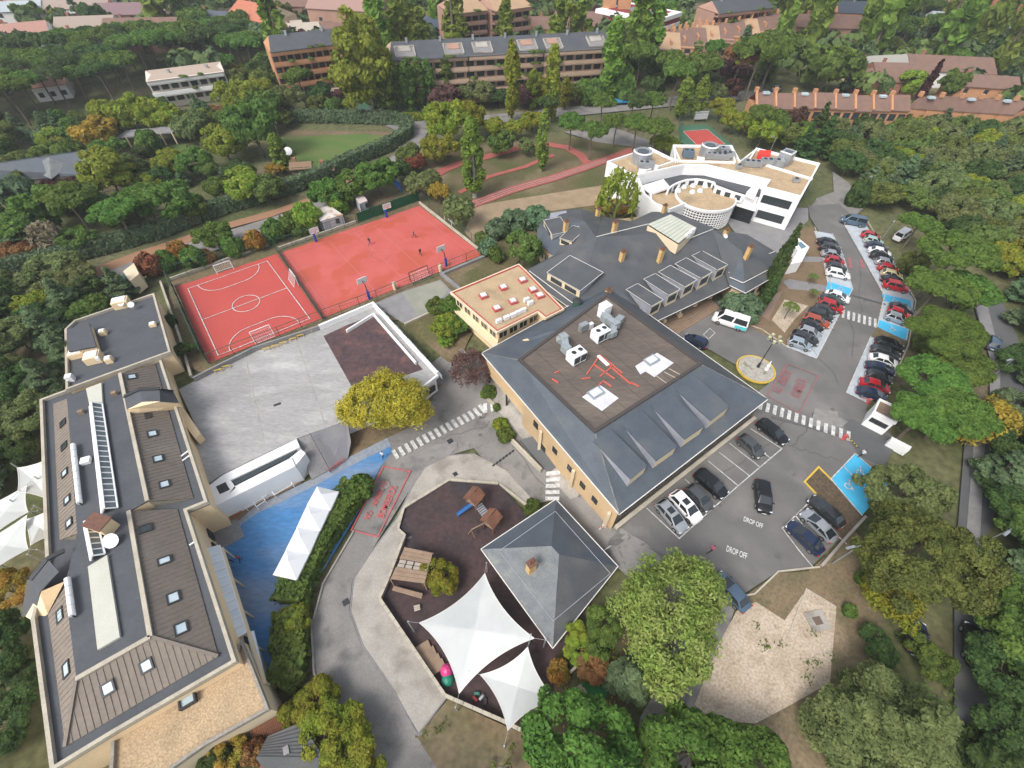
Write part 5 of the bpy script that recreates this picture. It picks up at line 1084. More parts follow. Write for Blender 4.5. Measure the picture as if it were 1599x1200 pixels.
def car(kind, p, rz, col, label, group=None, sunroof=False, cat='car', tail=True):
    R_, L_, Wd, wr_, hw, belt, roof, prof, hood = car_meshes(kind); t = thing({'van': 'parked_van', 'minibus': 'minibus'}.get(kind, 'parked_car'), label, {'van': 'van', 'minibus': 'minibus'}.get(kind, cat), (p.x, p.y, p.z + .13), rz, group)
    def sub(name, me, loc, par=t, mat=None, rz=0):
        o = inst(name, me, loc, rz, par)
        if mat: o.material_slots[0].link = 'OBJECT'; o.material_slots[0].material = mat
        return o
    b = sub('body', R_['body'], (0, 0, 0), mat=col)
    sub('windscreen', R_['windscreen'], (0, 0, 0)); sub('rear_window', R_['rear_window'], (0, 0, 0))
    for k in ('L1', 'L2', 'R1', 'R2'): sub('side_window', R_['side_window' + k], (0, 0, 0))
    for x in (L_ * .31, -L_ * .29):
        for s in (-1, 1): w = sub('tyre', R_['tyre'], (x, s * (Wd / 2 - .1), wr_)); sub('rim', R_['rim'], (0, 0, 0), w)
    for s in (-1, 1):
        sub('headlight', R_['headlight'], (L_ / 2 - .2, s * Wd * .34, hood - .17)); sub('tail_light', R_['tail_light'], (-L_ / 2 + .1, s * Wd * .37, belt - .26)); sub('mirror', R_['mirror'], (prof[0] - .35, s * (Wd / 2 + .06), belt + .02))
    sub('number_plate', R_['number_plate'], (-L_ / 2 - .01, 0, .5)); sub('number_plate', R_['number_plate'], (L_ / 2 + .01, 0, .42))
    if sunroof: sub('sunroof', R_['sunroof'], (prof[1] - .75, 0, roof + .04))
    return t
PC = dict(black=paint('black', (.012, .013, .015)), navy=paint('navy', (.018, .03, .07)), grey=paint('grey', (.10, .105, .11), .5), dark=paint('dark_grey', (.04, .043, .047), .4), silver=paint('silver', (.42, .44, .46), .55), ice=paint('ice_blue', (.40, .47, .52), .5),
          white=paint('white', (.72, .72, .72), 0), red=paint('red', (.42, .015, .02)), orange=paint('orange', (.38, .07, .03)), yellow=paint('cream_yellow', (.52, .45, .24)), green=paint('dark_green', (.02, .045, .035)), blue=paint('steel_blue', (.09, .14, .20), .4), teal=paint('pale_green', (.38, .5, .44), .3))
def car_px(kind, rear, front, col, label, group=None, **k):
    a, b = pg(*rear, up=.6), pg(*front, up=.6); c = (a + b) / 2; c.z = gz(c.x, c.y)
    return car(kind, c, math.atan2(b.y - a.y, b.x - a.x), PC[col], label, group, **k)
G1 = 'cars parked along the sports hall'
car_px('wagon', (1027, 783), (1070, 832), 'silver', 'silver estate car with a roof window, outermost in the row below the sports hall', G1, sunroof=True)
car_px('suv', (1048, 770), (1092, 817), 'white', 'white crossover car with long black roof window beside the silver estate car', G1, sunroof=True)
car_px('hatch', (1072, 760), (1110, 798), 'grey', 'grey hatchback between the white crossover and the big black one', G1)
car_px('suv', (1086, 738), (1132, 777), 'black', 'large black off-roader at the inner end of the four parked below the hall', G1)
car_px('hatch', (1155, 684), (1188, 713), 'grey', 'small grey hatchback alone among the empty bays below the sports hall', G1)
car_px('wagon', (1187, 661), (1224, 690), 'black', 'black estate car in the last bay beside the long zebra crossing', G1)
car_px('suv', (1187, 754), (1193, 800), 'black', 'black car driving through the middle of the car park, above the painted words')
car_px('sedan', (1279, 862), (1234, 820), 'navy', 'dark navy saloon lowest in the three bays beside the sandy lot', 'cars in the three bays beside the sandy lot')
car_px('coupe', (1302, 846), (1253, 798), 'silver', 'silver coupe between two dark cars in the three bays beside the sandy lot', 'cars in the three bays beside the sandy lot')
car_px('sedan', (1315, 823), (1265, 778), 'dark', 'dark grey saloon uppermost of the three beside the soil strip', 'cars in the three bays beside the sandy lot')
car_px('sedan', (1162, 948), (1122, 902), 'blue', 'steel blue car half hidden under the big pale green tree')
car_px('hatch', (1102, 541), (1070, 527), 'navy', 'dark blue hatchback by the little painted box before the entrance terrace')
mv = car_px('minibus', (1164, 512), (1115, 496), 'white', 'white school minibus with turquoise rear beside the round shrub')
inst('stripe', MB().box((-1.9, 0, .8), (1.9, 2.05, .55)).mesh('stripe', M('turquoise', (.08, .5, .52), None, grain=.02)), (0, 0, 0), 0, mv)
car_px('van', (1346, 350), (1318, 344), 'blue', 'grey blue van parked alone at the head of the right row')
mb_ = 'left'
def row(cols, p0, p1, dirv, grp, names, kinds):
    """a rank of cars between two points; dirv = pixel offset from rear to front"""
    a, b = pg(*p0, up=.6), pg(*p1, up=.6); n = len(cols)
    q0, q1 = pg(p0[0], p0[1], .6), pg(p0[0] + dirv[0], p0[1] + dirv[1], .6); ang0 = math.atan2(q1.y - q0.y, q1.x - q0.x)
    q0, q1 = pg(p1[0], p1[1], .6), pg(p1[0] + dirv[0], p1[1] + dirv[1], .6); ang1 = math.atan2(q1.y - q0.y, q1.x - q0.x)
    for i, c in enumerate(cols):
        if not c: continue
        t = i / (n - 1); p = a.lerp(b, t); p.z = gz(p.x, p.y); rr_ = random.uniform(-.03, .03)
        u = Vector((math.cos(ang0), math.sin(ang0), 0)); p = p + u * random.uniform(-.25, .25)
        flip = math.pi if names[i].startswith('!') else 0
        car(kinds[i % len(kinds)], p, ang0 + (ang1 - ang0) * t + rr_ + flip, PC[c], names[i].lstrip('!'), grp).scale = (.95, .95, .95)
K = ['sedan', 'suv', 'hatch', 'wagon', 'sedan', 'hatch', 'suv']
print('ROWS', [(pg(*a, up=.6) - pg(*b, up=.6)).length for a, b in (((1294, 383), (1311, 433)), ((1308, 457), (1249, 538)), ((1361, 374), (1401, 454)), ((1405, 475), (1396, 500)), ((1388, 538), (1361, 616)))])
row(['black', 'dark', 'silver', 'red', 'dark', 'white'], (1294, 380), (1310, 429), (25, 5), 'cars in the upper left rank of bays',
    ['black car topmost in the upper left rank', 'dark grey car second in the upper left rank', 'silver car just above the red one, upper left rank', 'red car between a grey and a dark one, upper left rank', 'dark estate just above the white van-like car', 'long white car at the lower end of the upper left rank'], ['sedan', 'suv', 'sedan', 'hatch', 'hatch', 'wagon', 'wagon'])
row(['white', 'green', 'red', 'dark', 'dark', 'orange', 'black', 'silver', 'dark', 'ice'], (1306, 463), (1249, 538), (26, 9), 'cars in the lower left rank of bays',
    ['white saloon on the blue bay at the top of the lower left rank', 'dark green saloon just below the white one on the blue bay', 'red car in the lower left rank below the blue bay', 'dark grey car just below the red one, lower left rank', 'grey black estate just above the orange car', 'small orange hatchback in the lower left rank', 'black car just below the orange hatchback', 'silver car below the black one, lower left rank', 'dark car next to the outermost pale blue saloon', 'pale blue silver saloon outermost at the lower end of its rank'], ['sedan', 'sedan', 'suv', 'hatch', 'suv', 'wagon', 'hatch', 'hatch', 'wagon', 'hatch', 'sedan'])
row(['red', 'teal', 'navy', 'white', 'black', 'silver', 'red', 'yellow', 'black', 'red'], (1361, 370), (1400, 449), (24, 6), 'cars in the upper right rank of bays',
    ['red and black car topmost in the upper right rank', 'pale green car second in the upper right rank', 'navy car third in the upper right rank', 'white car between a navy and a black one, right rank', 'black car below the white one in the right rank', 'silver car above the red hatchback, upper right rank', 'red hatchback between a silver and a cream yellow car', 'cream yellow car in the upper right rank', 'black car between the yellow and the long red one', 'long red saloon just above the blue bay, right rank'], ['hatch', 'hatch', 'sedan', 'sedan', 'wagon', 'hatch', 'hatch', 'hatch', 'sedan', 'suv', 'sedan', 'sedan'])
row(['black', 'red', 'silver'], (1407, 483), (1399, 498), (24, 8), 'cars between the two blue bays on the right', ['black car just below the upper blue bay, right rank', 'red car between the two blue bays, right rank', 'silver hatchback on the lower blue bay, right rank'], ['sedan', 'hatch', 'hatch'])
row(['black', 'dark', 'white', 'navy', 'dark', 'red', 'navy'], (1387, 540), (1360, 616), (26, 8), 'cars in the lower right rank of bays', ['black car topmost in the lower right rank', 'dark saloon just above the white car, lower right rank', 'white saloon in the lower right rank', 'navy car just below the white saloon', 'dark green grey car just above the red one by the gatehouse', 'red car next to last by the gatehouse', 'dark blue car last beside the gatehouse'], ['suv', 'wagon', 'sedan', 'sedan', 'hatch', 'sedan', 'sedan', 'hatch'])
car_px('hatch', (1549, 548), (1551, 524), 'blue', 'dark blue car on the narrow road through the woods'); car_px('hatch', (1428, 1012), (1430, 980), 'navy', 'dark car with red lamps under the oak on the lower road')
car_px('suv', (1522, 1030), (1518, 990), 'black', 'black car parked in deep shade beside the far right trees', None)
car_px('van', (1398, 375), (1418, 362), 'white', 'white van among the trees above the right rank of cars')
for i, (a, b, k, c, l) in enumerate((((1180, 103), (1208, 88), 'minibus', 'white', 'long white bus behind the round pines'), ((1308, 90), (1320, 78), 'minibus', 'white', 'white van on the far road by the poplars'), ((1205, 142), (1222, 136), 'sedan', 'silver', 'silver car on the street behind the terraced houses'), ((1320, 82), (1334, 70), 'sedan', 'black', 'black car ahead of the white van on the far road'))): car_px(k, a, b, c, l)
# ------------------------------------------------------------------ people
def person(px, py, rz, shirt, trousers, label, stride=.35, arms=.25):
    p = pg(px, py); t = thing('person', label, 'person', (p.x, p.y, p.z + .1), rz)
    hip, kn, s2 = .92, .5, stride
    J = [(0, 0, hip, .15), (0, 0, 1.18, .14), (0, 0, 1.42, .17), (0, 0, 1.53, .06), (0.02, 0, 1.64, .10), (.02, 0, 1.74, .085),
         (0, .10, hip - .04, .10), (s2 * .5, .10, kn, .07), (s2 * .55, .10, .08, .045), (s2 * .55 + .14, .10, .04, .035),
         (0, -.10, hip - .04, .10), (-s2 * .25, -.10, kn, .07), (-s2 * .9, -.10, .1, .045), (-s2 * .9 + .13, -.10, .05, .035),
         (0, .20, 1.40, .065), (-arms * .4, .25, 1.12, .05), (arms * .4, .26, .9, .04), (0, -.20, 1.40, .065), (arms * .4, -.25, 1.12, .05), (arms * 1.1, -.24, .92, .04)]
    E_ = [(0, 1), (1, 2), (2, 3), (3, 4), (4, 5), (0, 6), (6, 7), (7, 8), (8, 9), (0, 10), (10, 11), (11, 12), (12, 13), (2, 14), (14, 15), (15, 16), (2, 17), (17, 18), (18, 19)]
    me = bpy.data.meshes.new('body'); me.from_pydata([j[:3] for j in J], E_, []); o = bpy.data.objects.new('body', me); COL.objects.link(o)
    sk = o.modifiers.new('skin', 'SKIN'); sv = me.skin_vertices[0].data
    for i, j in enumerate(J): sv[i].radius = (j[3], j[3]); sv[i].use_root = (i == 0)
    sb_ = o.modifiers.new('sub', 'SUBSURF'); sb_.levels = 1; sb_.render_levels = 1
    m2 = bpy.data.meshes.new_from_object(o.evaluated_get(bpy.context.evaluated_depsgraph_get())); bpy.data.objects.remove(o); m2.name = 'body'
    m2.materials.clear(); skin = M('skin', (.42, .25, .18), None, grain=0)
    for m_ in (skin, M('cloth_' + shirt, {'white': (.6, .6, .6), 'pink': (.55, .12, .2), 'black': (.02, .02, .025), 'navy': (.03, .05, .12), 'red': (.45, .03, .04)}[shirt], None, grain=.05), M('cloth_' + trousers, {'black': (.02, .02, .025), 'navy': (.03, .05, .12), 'grey': (.15, .15, .16)}[trousers], None, grain=.05), M('hair', (.03, .018, .012), None)): m2.materials.append(m_)
    for f in m2.polygons:
        c = f.center; f.material_index = 3 if (c.z > 1.66 or (c.z > 1.58 and c.x < -.02)) else 0 if c.z > 1.5 else (0 if (c.z < 1.12 and abs(c.y) > .21) else 1 if c.z > .93 else 2); f.use_smooth = True
    b = inst('body', m2, (0, 0, 0), 0, t)
for a in ((752, 655, 0, 'white', 'black', 'person in white shirt walking at the end of the long crossing'), (599, 716, 1.2, 'white', 'black', 'person in a white top beside the red painted box'), (1108, 862, .4, 'pink', 'black', 'person in a pink top walking across the car park by the lower painted words', .7),
          (378, 876, 1, 'red', 'navy', 'person in red on the blue yard near the awning'), (363, 880, 0, 'navy', 'black', 'person in dark clothes by the awning pillars'), (437, 942, 2, 'black', 'grey', 'person in black standing by the hedge on the blue yard'), (1341, 714, 0, 'white', 'black', 'person in white beside the blue bays'),
          (647, 372, 0, 'navy', 'black', 'player in navy at the far side of the large red court', .6), (578, 383, 1, 'black', 'navy', 'player in black near the middle of the large red court', .6), (657, 400, 2, 'black', 'black', 'player in black beside the right basketball hoop', .5), (700, 253, 2, 'black', 'black', 'left one of two people standing by the running track'), (704, 252, 1, 'black', 'grey', 'right one of two people standing by the running track')):
    person(*a)
# ------------------------------------------------------------------ lamps, island, barrier
def street_lamp(px, py, h=6.5, arms=4, lab=''):
    p = pg(px, py); t = thing('street_lamp', lab, 'street lamp', p)
    inst('base', MB().tube((0, 0, 0), (0, 0, 1.0), .28, .16, 10).mesh('base', metal_d), (0, 0, 0), 0, t); inst('pole', MB().tube((0, 0, 1.0), (0, 0, h), .09, .06, 10).mesh('pole', metal_d), (0, 0, 0), 0, t)
    for k in range(arms):
        a = k * 2 * math.pi / arms + .4; x, y = .85 * math.cos(a), .85 * math.sin(a); ar = inst('arm', MB().bar((0, 0, h - .5), (x, y, h - .1), .07).mesh('arm', metal_d), (0, 0, 0), 0, t)
        inst('lantern', MB().tube((x, y, h - .1), (x, y, h + .45), .16, .26, 6).tube((x, y, h + .45), (x, y, h + .62), .3, .06, 6).mesh('lantern', M('lantern_glass', (.55, .52, .32), (.2, .25, .15), s=3, rough=.3)), (0, 0, 0), 0, ar)
street_lamp(1183, 574, 6.2, 5, 'black five lantern street lamp standing on the round traffic island')
ic = pg(1180, 577); isl = thing('traffic_island', 'round traffic island with yellow rim, pale gravel and small shrubs', 'traffic island', ic)
ir_ = (pg(1208, 577) - ic).length; N = 32; ci = [Vector((ir_ * math.cos(2 * math.pi * i / N), ir_ * math.sin(2 * math.pi * i / N), 0)) for i in range(N)]
inst('rim', MB().strip([v * 1.0 for v in ci], .22, -.1, .16, True).mesh('rim', yel_p), (0, 0, 0), 0, isl); inst('kerb', MB().strip([v * .9 for v in ci], .2, -.1, .2, True).mesh('kerb', stone), (0, 0, 0), 0, isl)
inst('gravel_bed', MB().prism([v * .88 for v in ci], -.1, .14).mesh('gravel_bed', M('pale_gravel', (.40, .38, .34), (.3, .28, .24), s=2, c3=(.12, .14, .07), s3=.9, grain=.25, t3=.62)), (0, 0, 0), 0, isl)
t = thing('garden_statue', 'small white garden figure on the traffic island', 'statue', pg(1196, 578)); sm = MB()
for z0, z1, r0, r1 in ((0, .25, .32, .3), (.25, .95, .2, .28), (.95, 1.3, .28, .12), (1.3, 1.6, .15, .1)): sm.tube((0, 0, z0 + .1), (0, 0, z1 + .1), r0, r1, 10)
inst('figure', sm.mesh('figure', white_w), (0, 0, 0), 0, t); inst('arm', MB().bar((0, .1, 1.2), (.3, .35, 1.7), .1).mesh('arm', white_w), (0, 0, 0), 0, t)
def pole_lamp(px, py, top, h, lab, m_=None):
    p = pg(px, py); q = V(*top, h); t = thing('pole_lamp', lab, 'street lamp', p); d = q - p
    inst('pole', MB().tube((0, 0, 0), (0, 0, h - .4), .09, .06, 8).mesh('pole', metal), (0, 0, 0), 0, t)
    u = Vector((d.x, d.y, 0)); u = u.normalized() if u.length > .01 else Vector((1, 0, 0)); inst('arm', MB().bar((0, 0, h - .4), tuple(u * 1.2 + Vector((0, 0, h)))).mesh('arm', metal) if False else MB().bar((0, 0, h - .45), tuple(u * 1.2 + Vector((0, 0, h))), .07).mesh('arm', metal), (0, 0, 0), 0, t)
    inst('lamp_head', MB().bar(tuple(u * 1.0 + Vector((0, 0, h))), tuple(u * 2.1 + Vector((0, 0, h + .05))), .26, .12).mesh('lamp_head', metal), (0, 0, 0), 0, t)
pole_lamp(1545, 592, (1567, 566), 5, 'slim grey lamp with white head on the narrow woodland road'); pole_lamp(1345, 305, (1355, 281), 5, 'slim grey lamp at the bend of the drive behind the white building'); pole_lamp(1530, 850, (1555, 846), 5, 'slim lamp with white head by the dark trees on the far right')
pole_lamp(1409, 450, (1430, 425), 5, 'slim lamp between the right rank of cars and the pines'); pole_lamp(1376, 375, (1384, 362), 5, 'short lamp at the top of the right rank of cars'); 
for i, (px, py, tx, ty) in enumerate(((604, 176, 597, 136), (657, 172, 652, 134), (602, 180, 596, 150), (1192, 262, 1200, 215), (445, 240, 441, 200))): pole_lamp(px, py, (tx, ty), 8, ['floodlight pole at the left of the far green court', 'floodlight pole at the right of the far green court', 'shorter lamp at the near corner of the far green court', 'tall flagpole like lamp behind the white building', 'garden lamp beside the lawn in the hedge bend'][i])
pole_lamp(1300, 880, (1318, 858), 6, 'lamp with a long arm over the sandy corner by the three bays')
br = thing('barrier', 'red and white striped barrier arm at the corner of the sports hall', 'barrier', pg(955, 812)); A, B = pg(953, 812), pg(934, 832); c0 = A
for k in range(8): MB().bar(up(A.lerp(B, k / 8), 1.0), up(A.lerp(B, (k + 1) / 8), 1.0), .12).build('stripe', red_p if k % 2 == 0 else white_p, br)
MB().box((A.x, A.y, A.z + .5), (.35, .35, 1.1)).build('post', red_p, br)
br = thing('yellow_black_barrier', 'long yellow barrier arm beside the blue bays at the gate', 'barrier', pg(1316, 686)); A, B = pg(1316, 686), pg(1334, 706)
for k in range(10): MB().bar(up(A.lerp(B, k / 10), 1.0), up(A.lerp(B, (k + 1) / 10), 1.0), .1).build('stripe', yel_p if k % 2 == 0 else metal_d, br)
MB().box((A.x, A.y, .55), (.4, .4, 1.1)).build('post', red_p, br)
br = thing('red_barrier_post', 'red and white barrier post next to the last car by the gatehouse', 'barrier', pg(1352, 632)); A, B = pg(1342, 628), pg(1358, 630)
MB().bar(up(A, .9), up(B, .9), .1).build('arm', red_p, br); c = pg(1354, 630); MB().box((c.x, c.y, .5), (.35, .35, 1)).build('post', red_p, br)
o = MB().bar(up(pg(936, 868), 1), up(pg(952, 857), 1), .08).bar(pg(944, 862), up(pg(944, 862), 1.0), .08).build('swing_barrier', metal); tag(o, 'grey metal arm beside the pavilion at the car park corner', 'barrier')
# ------------------------------------------------------------------ court furniture
def fence(name, pp, h, lab, post=3.0, m_=None, net=None, cat='fence', mesh_h=True):
    pw = [pg(*p) for p in pp]; t = thing(name, lab, cat, pw[0]); m_ = m_ or metal_g
    for a, b in zip(pw[:-1], pw[1:]):
        L_ = (b - a).length; n = max(1, round(L_ / post))
        for i in range(n + (1 if b is pw[-1] else 0)): p = a.lerp(b, i / n); MB().tube(p, up(p, h), .05, n=6).build('post', m_, t)
        MB().bar(up(a, h), up(b, h), .07).build('top_rail', m_, t); MB().bar(up(a, .2), up(b, .2), .05).build('bottom_rail', m_, t)
        if net:
            MB().add([up(a, .1), up(b, .1), up(b, h * net[1]), up(a, h * net[1])], [(0, 1, 2, 3), (3, 2, 1, 0)]).build('windbreak_net', net[0], t)
        elif mesh_h:
            w = MB(); n = int(L_ / .9)
            for i in range(1, n): p = a.lerp(b, i / n); w.bar(up(p, .2), up(p, h), .018)
            for k in range(1, 4): w.bar(up(a, h * k / 4), up(b, h * k / 4), .022)
            o = w.build('wire_mesh', m_, t); o['kind'] = 'stuff'
    return t
fence('court_fence', [(326, 568), (270, 446)], 3.2, 'green wire fence along the left end of the small red court', net=(M('dark_green_net', (.035, .06, .045), None, grain=.15), .5))
fence('court_fence', [(268, 440), (420, 386), (434, 394)], 3.0, 'tall wire fence behind the upper side of the small red court')
fence('court_fence', [(434, 394), (505, 500)], 2.2, 'dark wire fence dividing the small and the large red court', net=(M('dark_net', (.05, .045, .045), None, grain=.2), .45))
fence('court_fence', [(560, 349), (655, 314)], 2.6, 'fence with bright green windbreak net at the back of the large red court', net=(M('green_net', (.03, .16, .07), (.025, .13, .06), s=.8, grain=.15), .9))
fence('court_fence', [(436, 392), (558, 350)], 2.6, 'wire fence behind the larger site cabin')
fence('court_fence', [(657, 316), (755, 397)], 2.6, 'wire fence along the right end of the large red court', post=4)
fence('court_fence', [(754, 402), (590, 470), (505, 502), (330, 570)], 2.4, 'wire fence along the near side of both red courts', post=4)
for q in ([(266, 438), (420, 384)], [(434, 390), (556, 348)], [(252, 442), (283, 530), (300, 590)], [(655, 318), (757, 398)]): kerb('court_wall', q, .35, .5, stone)
kerb('court_wall', [(757, 402), (690, 430), (720, 455)], .6, .5, conc_grey); kerb('court_wall', [(632, 508), (676, 488)], .3, .4, stone)
def hoop(px, py, rz, lab, pc=None):
    p = pg(px, py); t = thing('basketball_hoop', lab, 'basketball hoop', p, rz)
    bl = M('blue_padding', (.03, .05, .3), None)
    inst('pad', MB().box((0, 0, .9), (.4, .4, 1.8)).mesh('pad', bl), (0, 0, 0), 0, t); inst('pole', MB().bar((0, 0, 1.6), (.3, 0, 2.9), .14).bar((.3, 0, 2.9), (1.3, 0, 3.2), .12).mesh('pole', metal_d), (0, 0, 0), 0, t)
    b = inst('backboard', MB().box((1.35, 0, 3.3), (.05, 1.8, 1.1)).mesh('backboard', M('clear_board', (.5, .5, .5), None, rough=.3)), (0, 0, 0), 0, t)
    fr = MB()
    for y in (-.9, .9): fr.bar((1.38, y, 2.75), (1.38, y, 3.85), .07)
    for z in (2.75, 3.85): fr.bar((1.38, -.9, z), (1.38, .9, z), .07)
    inst('frame', fr.mesh('frame', metal_w), (0, 0, 0), 0, b)
    rg = MB(); pts = [(1.65 + .23 * math.cos(2 * math.pi * i / 12), .23 * math.sin(2 * math.pi * i / 12), 3.05) for i in range(13)]
    for a, b_ in zip(pts[:-1], pts[1:]): rg.bar(a, b_, .04)
    inst('rim', rg.mesh('rim', M('orange_rim', (.6, .15, .03), None)), (0, 0, 0), 0, t)
ang = math.atan2((B2 - A2).y, (B2 - A2).x); inw = (D2 - A2).normalized(); ai = math.atan2(inw.y, inw.x)
hoop(494, 378, ai, 'basketball hoop on the far side of the large red court, nearer the small court'); hoop(604, 340, ai, 'basketball hoop before the green windbreak net'); hoop(577, 467, ai + math.pi, 'basketball hoop on the near side of the large court, left one'); hoop(697, 416, ai + math.pi, 'basketball hoop on the near side of the large court, right one')
def goal(px, py, rz, lab, m_=metal_w, w=3.0):
    p = pg(px, py); t = thing('football_goal', lab, 'goal', p, rz)
    for y in (-w / 2, w / 2): inst('post', MB().tube((0, 0, 0), (0, 0, 2), .06, n=8).mesh('post', m_), (0, y, 0), 0, t); inst('stay', MB().bar((0, 0, 2), (-.9, 0, 0), .05).mesh('stay', m_), (0, y, 0), 0, t)
    inst('crossbar', MB().bar((0, -w / 2, 2), (0, w / 2, 2), .1).mesh('crossbar', m_), (0, 0, 0), 0, t); inst('ground_bar', MB().bar((-.9, -w / 2, .05), (-.9, w / 2, .05), .06).mesh('ground_bar', m_), (0, 0, 0), 0, t)
    w_ = MB()
    for i in range(11): y = -w / 2 + w * i / 10; w_.bar((0, y, 2), (-.9, y, .05), .018)
    for k in range(1, 6): w_.bar((-.9 * k / 6, -w / 2, 2 - 2 * k / 6), (-.9 * k / 6, w / 2, 2 - 2 * k / 6), .018)
    o = inst('net', w_.mesh('net', metal_w), (0, 0, 0), 0, t); o['kind'] = 'stuff'
vD = (D - A).normalized() if False else (pg(341.5, 556.4) - pg(294, 452)).normalized(); av = math.atan2(vD.y, vD.x)
goal(353, 425, av, 'white goal at the far end of the small red court'); goal(412, 527, av + math.pi, 'white goal at the near end of the small red court', w=3.2)
goal(462, 440, ang, 'white goal leaning by the dividing fence of the large court'); goal(700, 350, ang + math.pi, 'white goal at the right end of the large red court'); goal(655, 434, ai + math.pi, 'dark framed goal at the near side of the large court', metal_d, 4.0)
for px, py, l in ((617, 452, 'left'), (688, 424, 'right')):
    p = pg(px, py); t = thing('round_bin', f'cream round litter bin behind the near fence of the large court, {l} one', 'bin', p); MB().tube(p, up(p, 1.5), .35, n=12).build('drum', cream_w, t); MB().tube(up(p, 1.5), up(p, 1.65), .4, .2, 12).build('lid', stone, t)
# boxes and clutter by the green net
for i, (px, py, s, m_) in enumerate(((612, 299, 1.2, white_w), (620, 305, 1.0, stone), (626, 310, 1.0, wood), (606, 303, .7, white_w), (616, 312, .6, pane_w))):
    p = pg(px, py); o = MB().box((0, 0, s * .3), (s, s * .7, s * .6), .3 * i).build('stored_crate', m_, None, loc=(p.x, p.y, p.z)); tag(o, ['white crate nearest the blue screen', 'pale stone coloured crate beside the white one', 'brown wooden crate nearest the green net', 'small white crate at the left of the heap', 'small bluish crate at the front of the heap'][i] + ' in the store yard behind the court', 'crate', 'crates in the store yard')
o = MB().strip([pg(616, 288), pg(627, 300)], .15, 0, 2.0).build('blue_screen', M('blue_sheet', (.03, .13, .42), None)); tag(o, 'bright blue screen panel behind the store yard', 'screen')
t = thing('banner', 'white banner on two posts behind the tennis court', 'banner', pg(1092, 188)); A, B = pg(1082, 190), pg(1103, 189); MB().add([up(A, .5), up(B, .5), up(B, 2.8), up(A, 2.8)], [(0, 1, 2, 3), (3, 2, 1, 0)]).build('sheet', tentm, t); MB().bar(A, up(A, 2.9), .1).build('post', metal, t); MB().bar(B, up(B, 2.9), .1).build('post', metal, t)
fence('tennis_fence', [(1062, 222), (1060, 196), (1103, 193), (1152, 232)], 3.0, 'green wire fence round the tennis court behind the white building', post=5)
fence('tennis_fence', [(556, 184), (560, 158), (668, 157), (668, 184)], 3.0, 'wire fence round the far green court', post=5)
# ------------------------------------------------------------------ shade sails, tents
def sail(name, pts, lab, sag=.1, posts=True, parent=None):
    """cloth pulled between corner points with edges curving inward"""
    P = [V(*p) for p in pts]; c = sum(P, Vector()) / len(P); n = 12; t = thing(name, lab, 'shade sail', setz(c, gz(c.x, c.y))); rim = []
    for i in range(len(P)):
        a, b = P[i], P[(i + 1) % len(P)]; m = (a + b) / 2; pull = (c - m) * sag * 2
        for k in range(n): s = k / n; rim.append(a.lerp(b, s) + pull * (4 * s * (1 - s)) * .5)
    vs = [c]; fs = []; R_ = 8
    for r in range(1, R_ + 1):
        f = r / R_; vs += [c + (v - c) * f for v in rim]
    m = len(rim); fs += [(0, 1 + i, 1 + (i + 1) % m) for i in range(m)]
    for r in range(R_ - 1): o_s = 1 + r * m; fs += [(o_s + i, o_s + m + i, o_s + m + (i + 1) % m, o_s + (i + 1) % m) for i in range(m)]
    MB().add(vs, fs).build('cloth', sailm, t, smooth=True)
    eg = MB()
    for i in range(m): eg.bar(up(rim[i], .01), up(rim[(i + 1) % m], .01), .07, .05)
    eg.build('edge_rope', trimw, t)
    if posts:
        for a in P:
            o_s = (a - c); o_s.z = 0; f = a + o_s.normalized() * 1.2; g = setz(f, gz(f.x, f.y)); MB().tube(g, setz(f, a.z + .2), .09, n=8).build('mast', metal, t); MB().bar(a, setz(f, a.z + .1), .03).build('cable', metal, t)
sail('shade_sail', [(655, 973, 1.2), (757, 896, -.4), (834, 997, 1.2), (717, 1083, -.6)], 'larger white shade sail stretched between pavilion and playground wall', .16)
sail('shade_sail', [(750, 1054, -.4), (824, 1011, 1.2), (868, 1093, -.4), (793, 1141, 1.0)], 'smaller white shade sail below the larger one', .16)
sail('shade_sail', [(27, 731, 0), (72, 719, 1), (76, 780, 0), (28, 768, 1)], 'white shade sail behind the long school building, uppermost one', .08)
sail('shade_sail', [(-30, 795, 0), (42, 758, 1), (44, 800, 0), (-30, 850, 1)], 'white shade sail at the left picture edge, the upper one', .10)
sail('shade_sail', [(38, 812, 0), (78, 796, 1), (80, 838, 0), (48, 852, 1)], 'small white shade sail against the long building, the lower one', .10)
sail('shade_sail', [(-30, 848, 0), (42, 805, 1), (44, 858, 0), (-30, 905, 1)], 'white shade sail at the left picture edge, the lower one', .10)
TQ = [[(495, 760), (529, 768), (516, 797), (479, 789)], [(480, 788), (515, 796), (500, 829), (463, 824)], [(464, 823), (499, 829), (483, 866), (446, 859)], [(447, 858), (483, 865), (463, 906), (426, 898)]]
for i, q in enumerate(TQ):
    P = [V(*p, -.8) for p in q]; c = sum(P, Vector()) / 4; t = thing('white_gazebo', ['topmost', 'second', 'third', 'lowest'][i] + ' of the four joined white gazebo tents beside the hedge', 'tent', setz(c, -3.5)); ap = up(c, 1.1)
    mb = MB(); mb.add(P + [ap], [(0, 1, 4), (1, 2, 4), (2, 3, 4), (3, 0, 4)]); mb.add(P + [up(v, -.3) for v in P], [(k, k + 4, (k + 1) % 4 + 4, (k + 1) % 4) for k in range(4)]); mb.build('canopy', tentm, t)
    for v in P: MB().bar(setz(v, -3.5), v, .08).build('leg', metal, t)
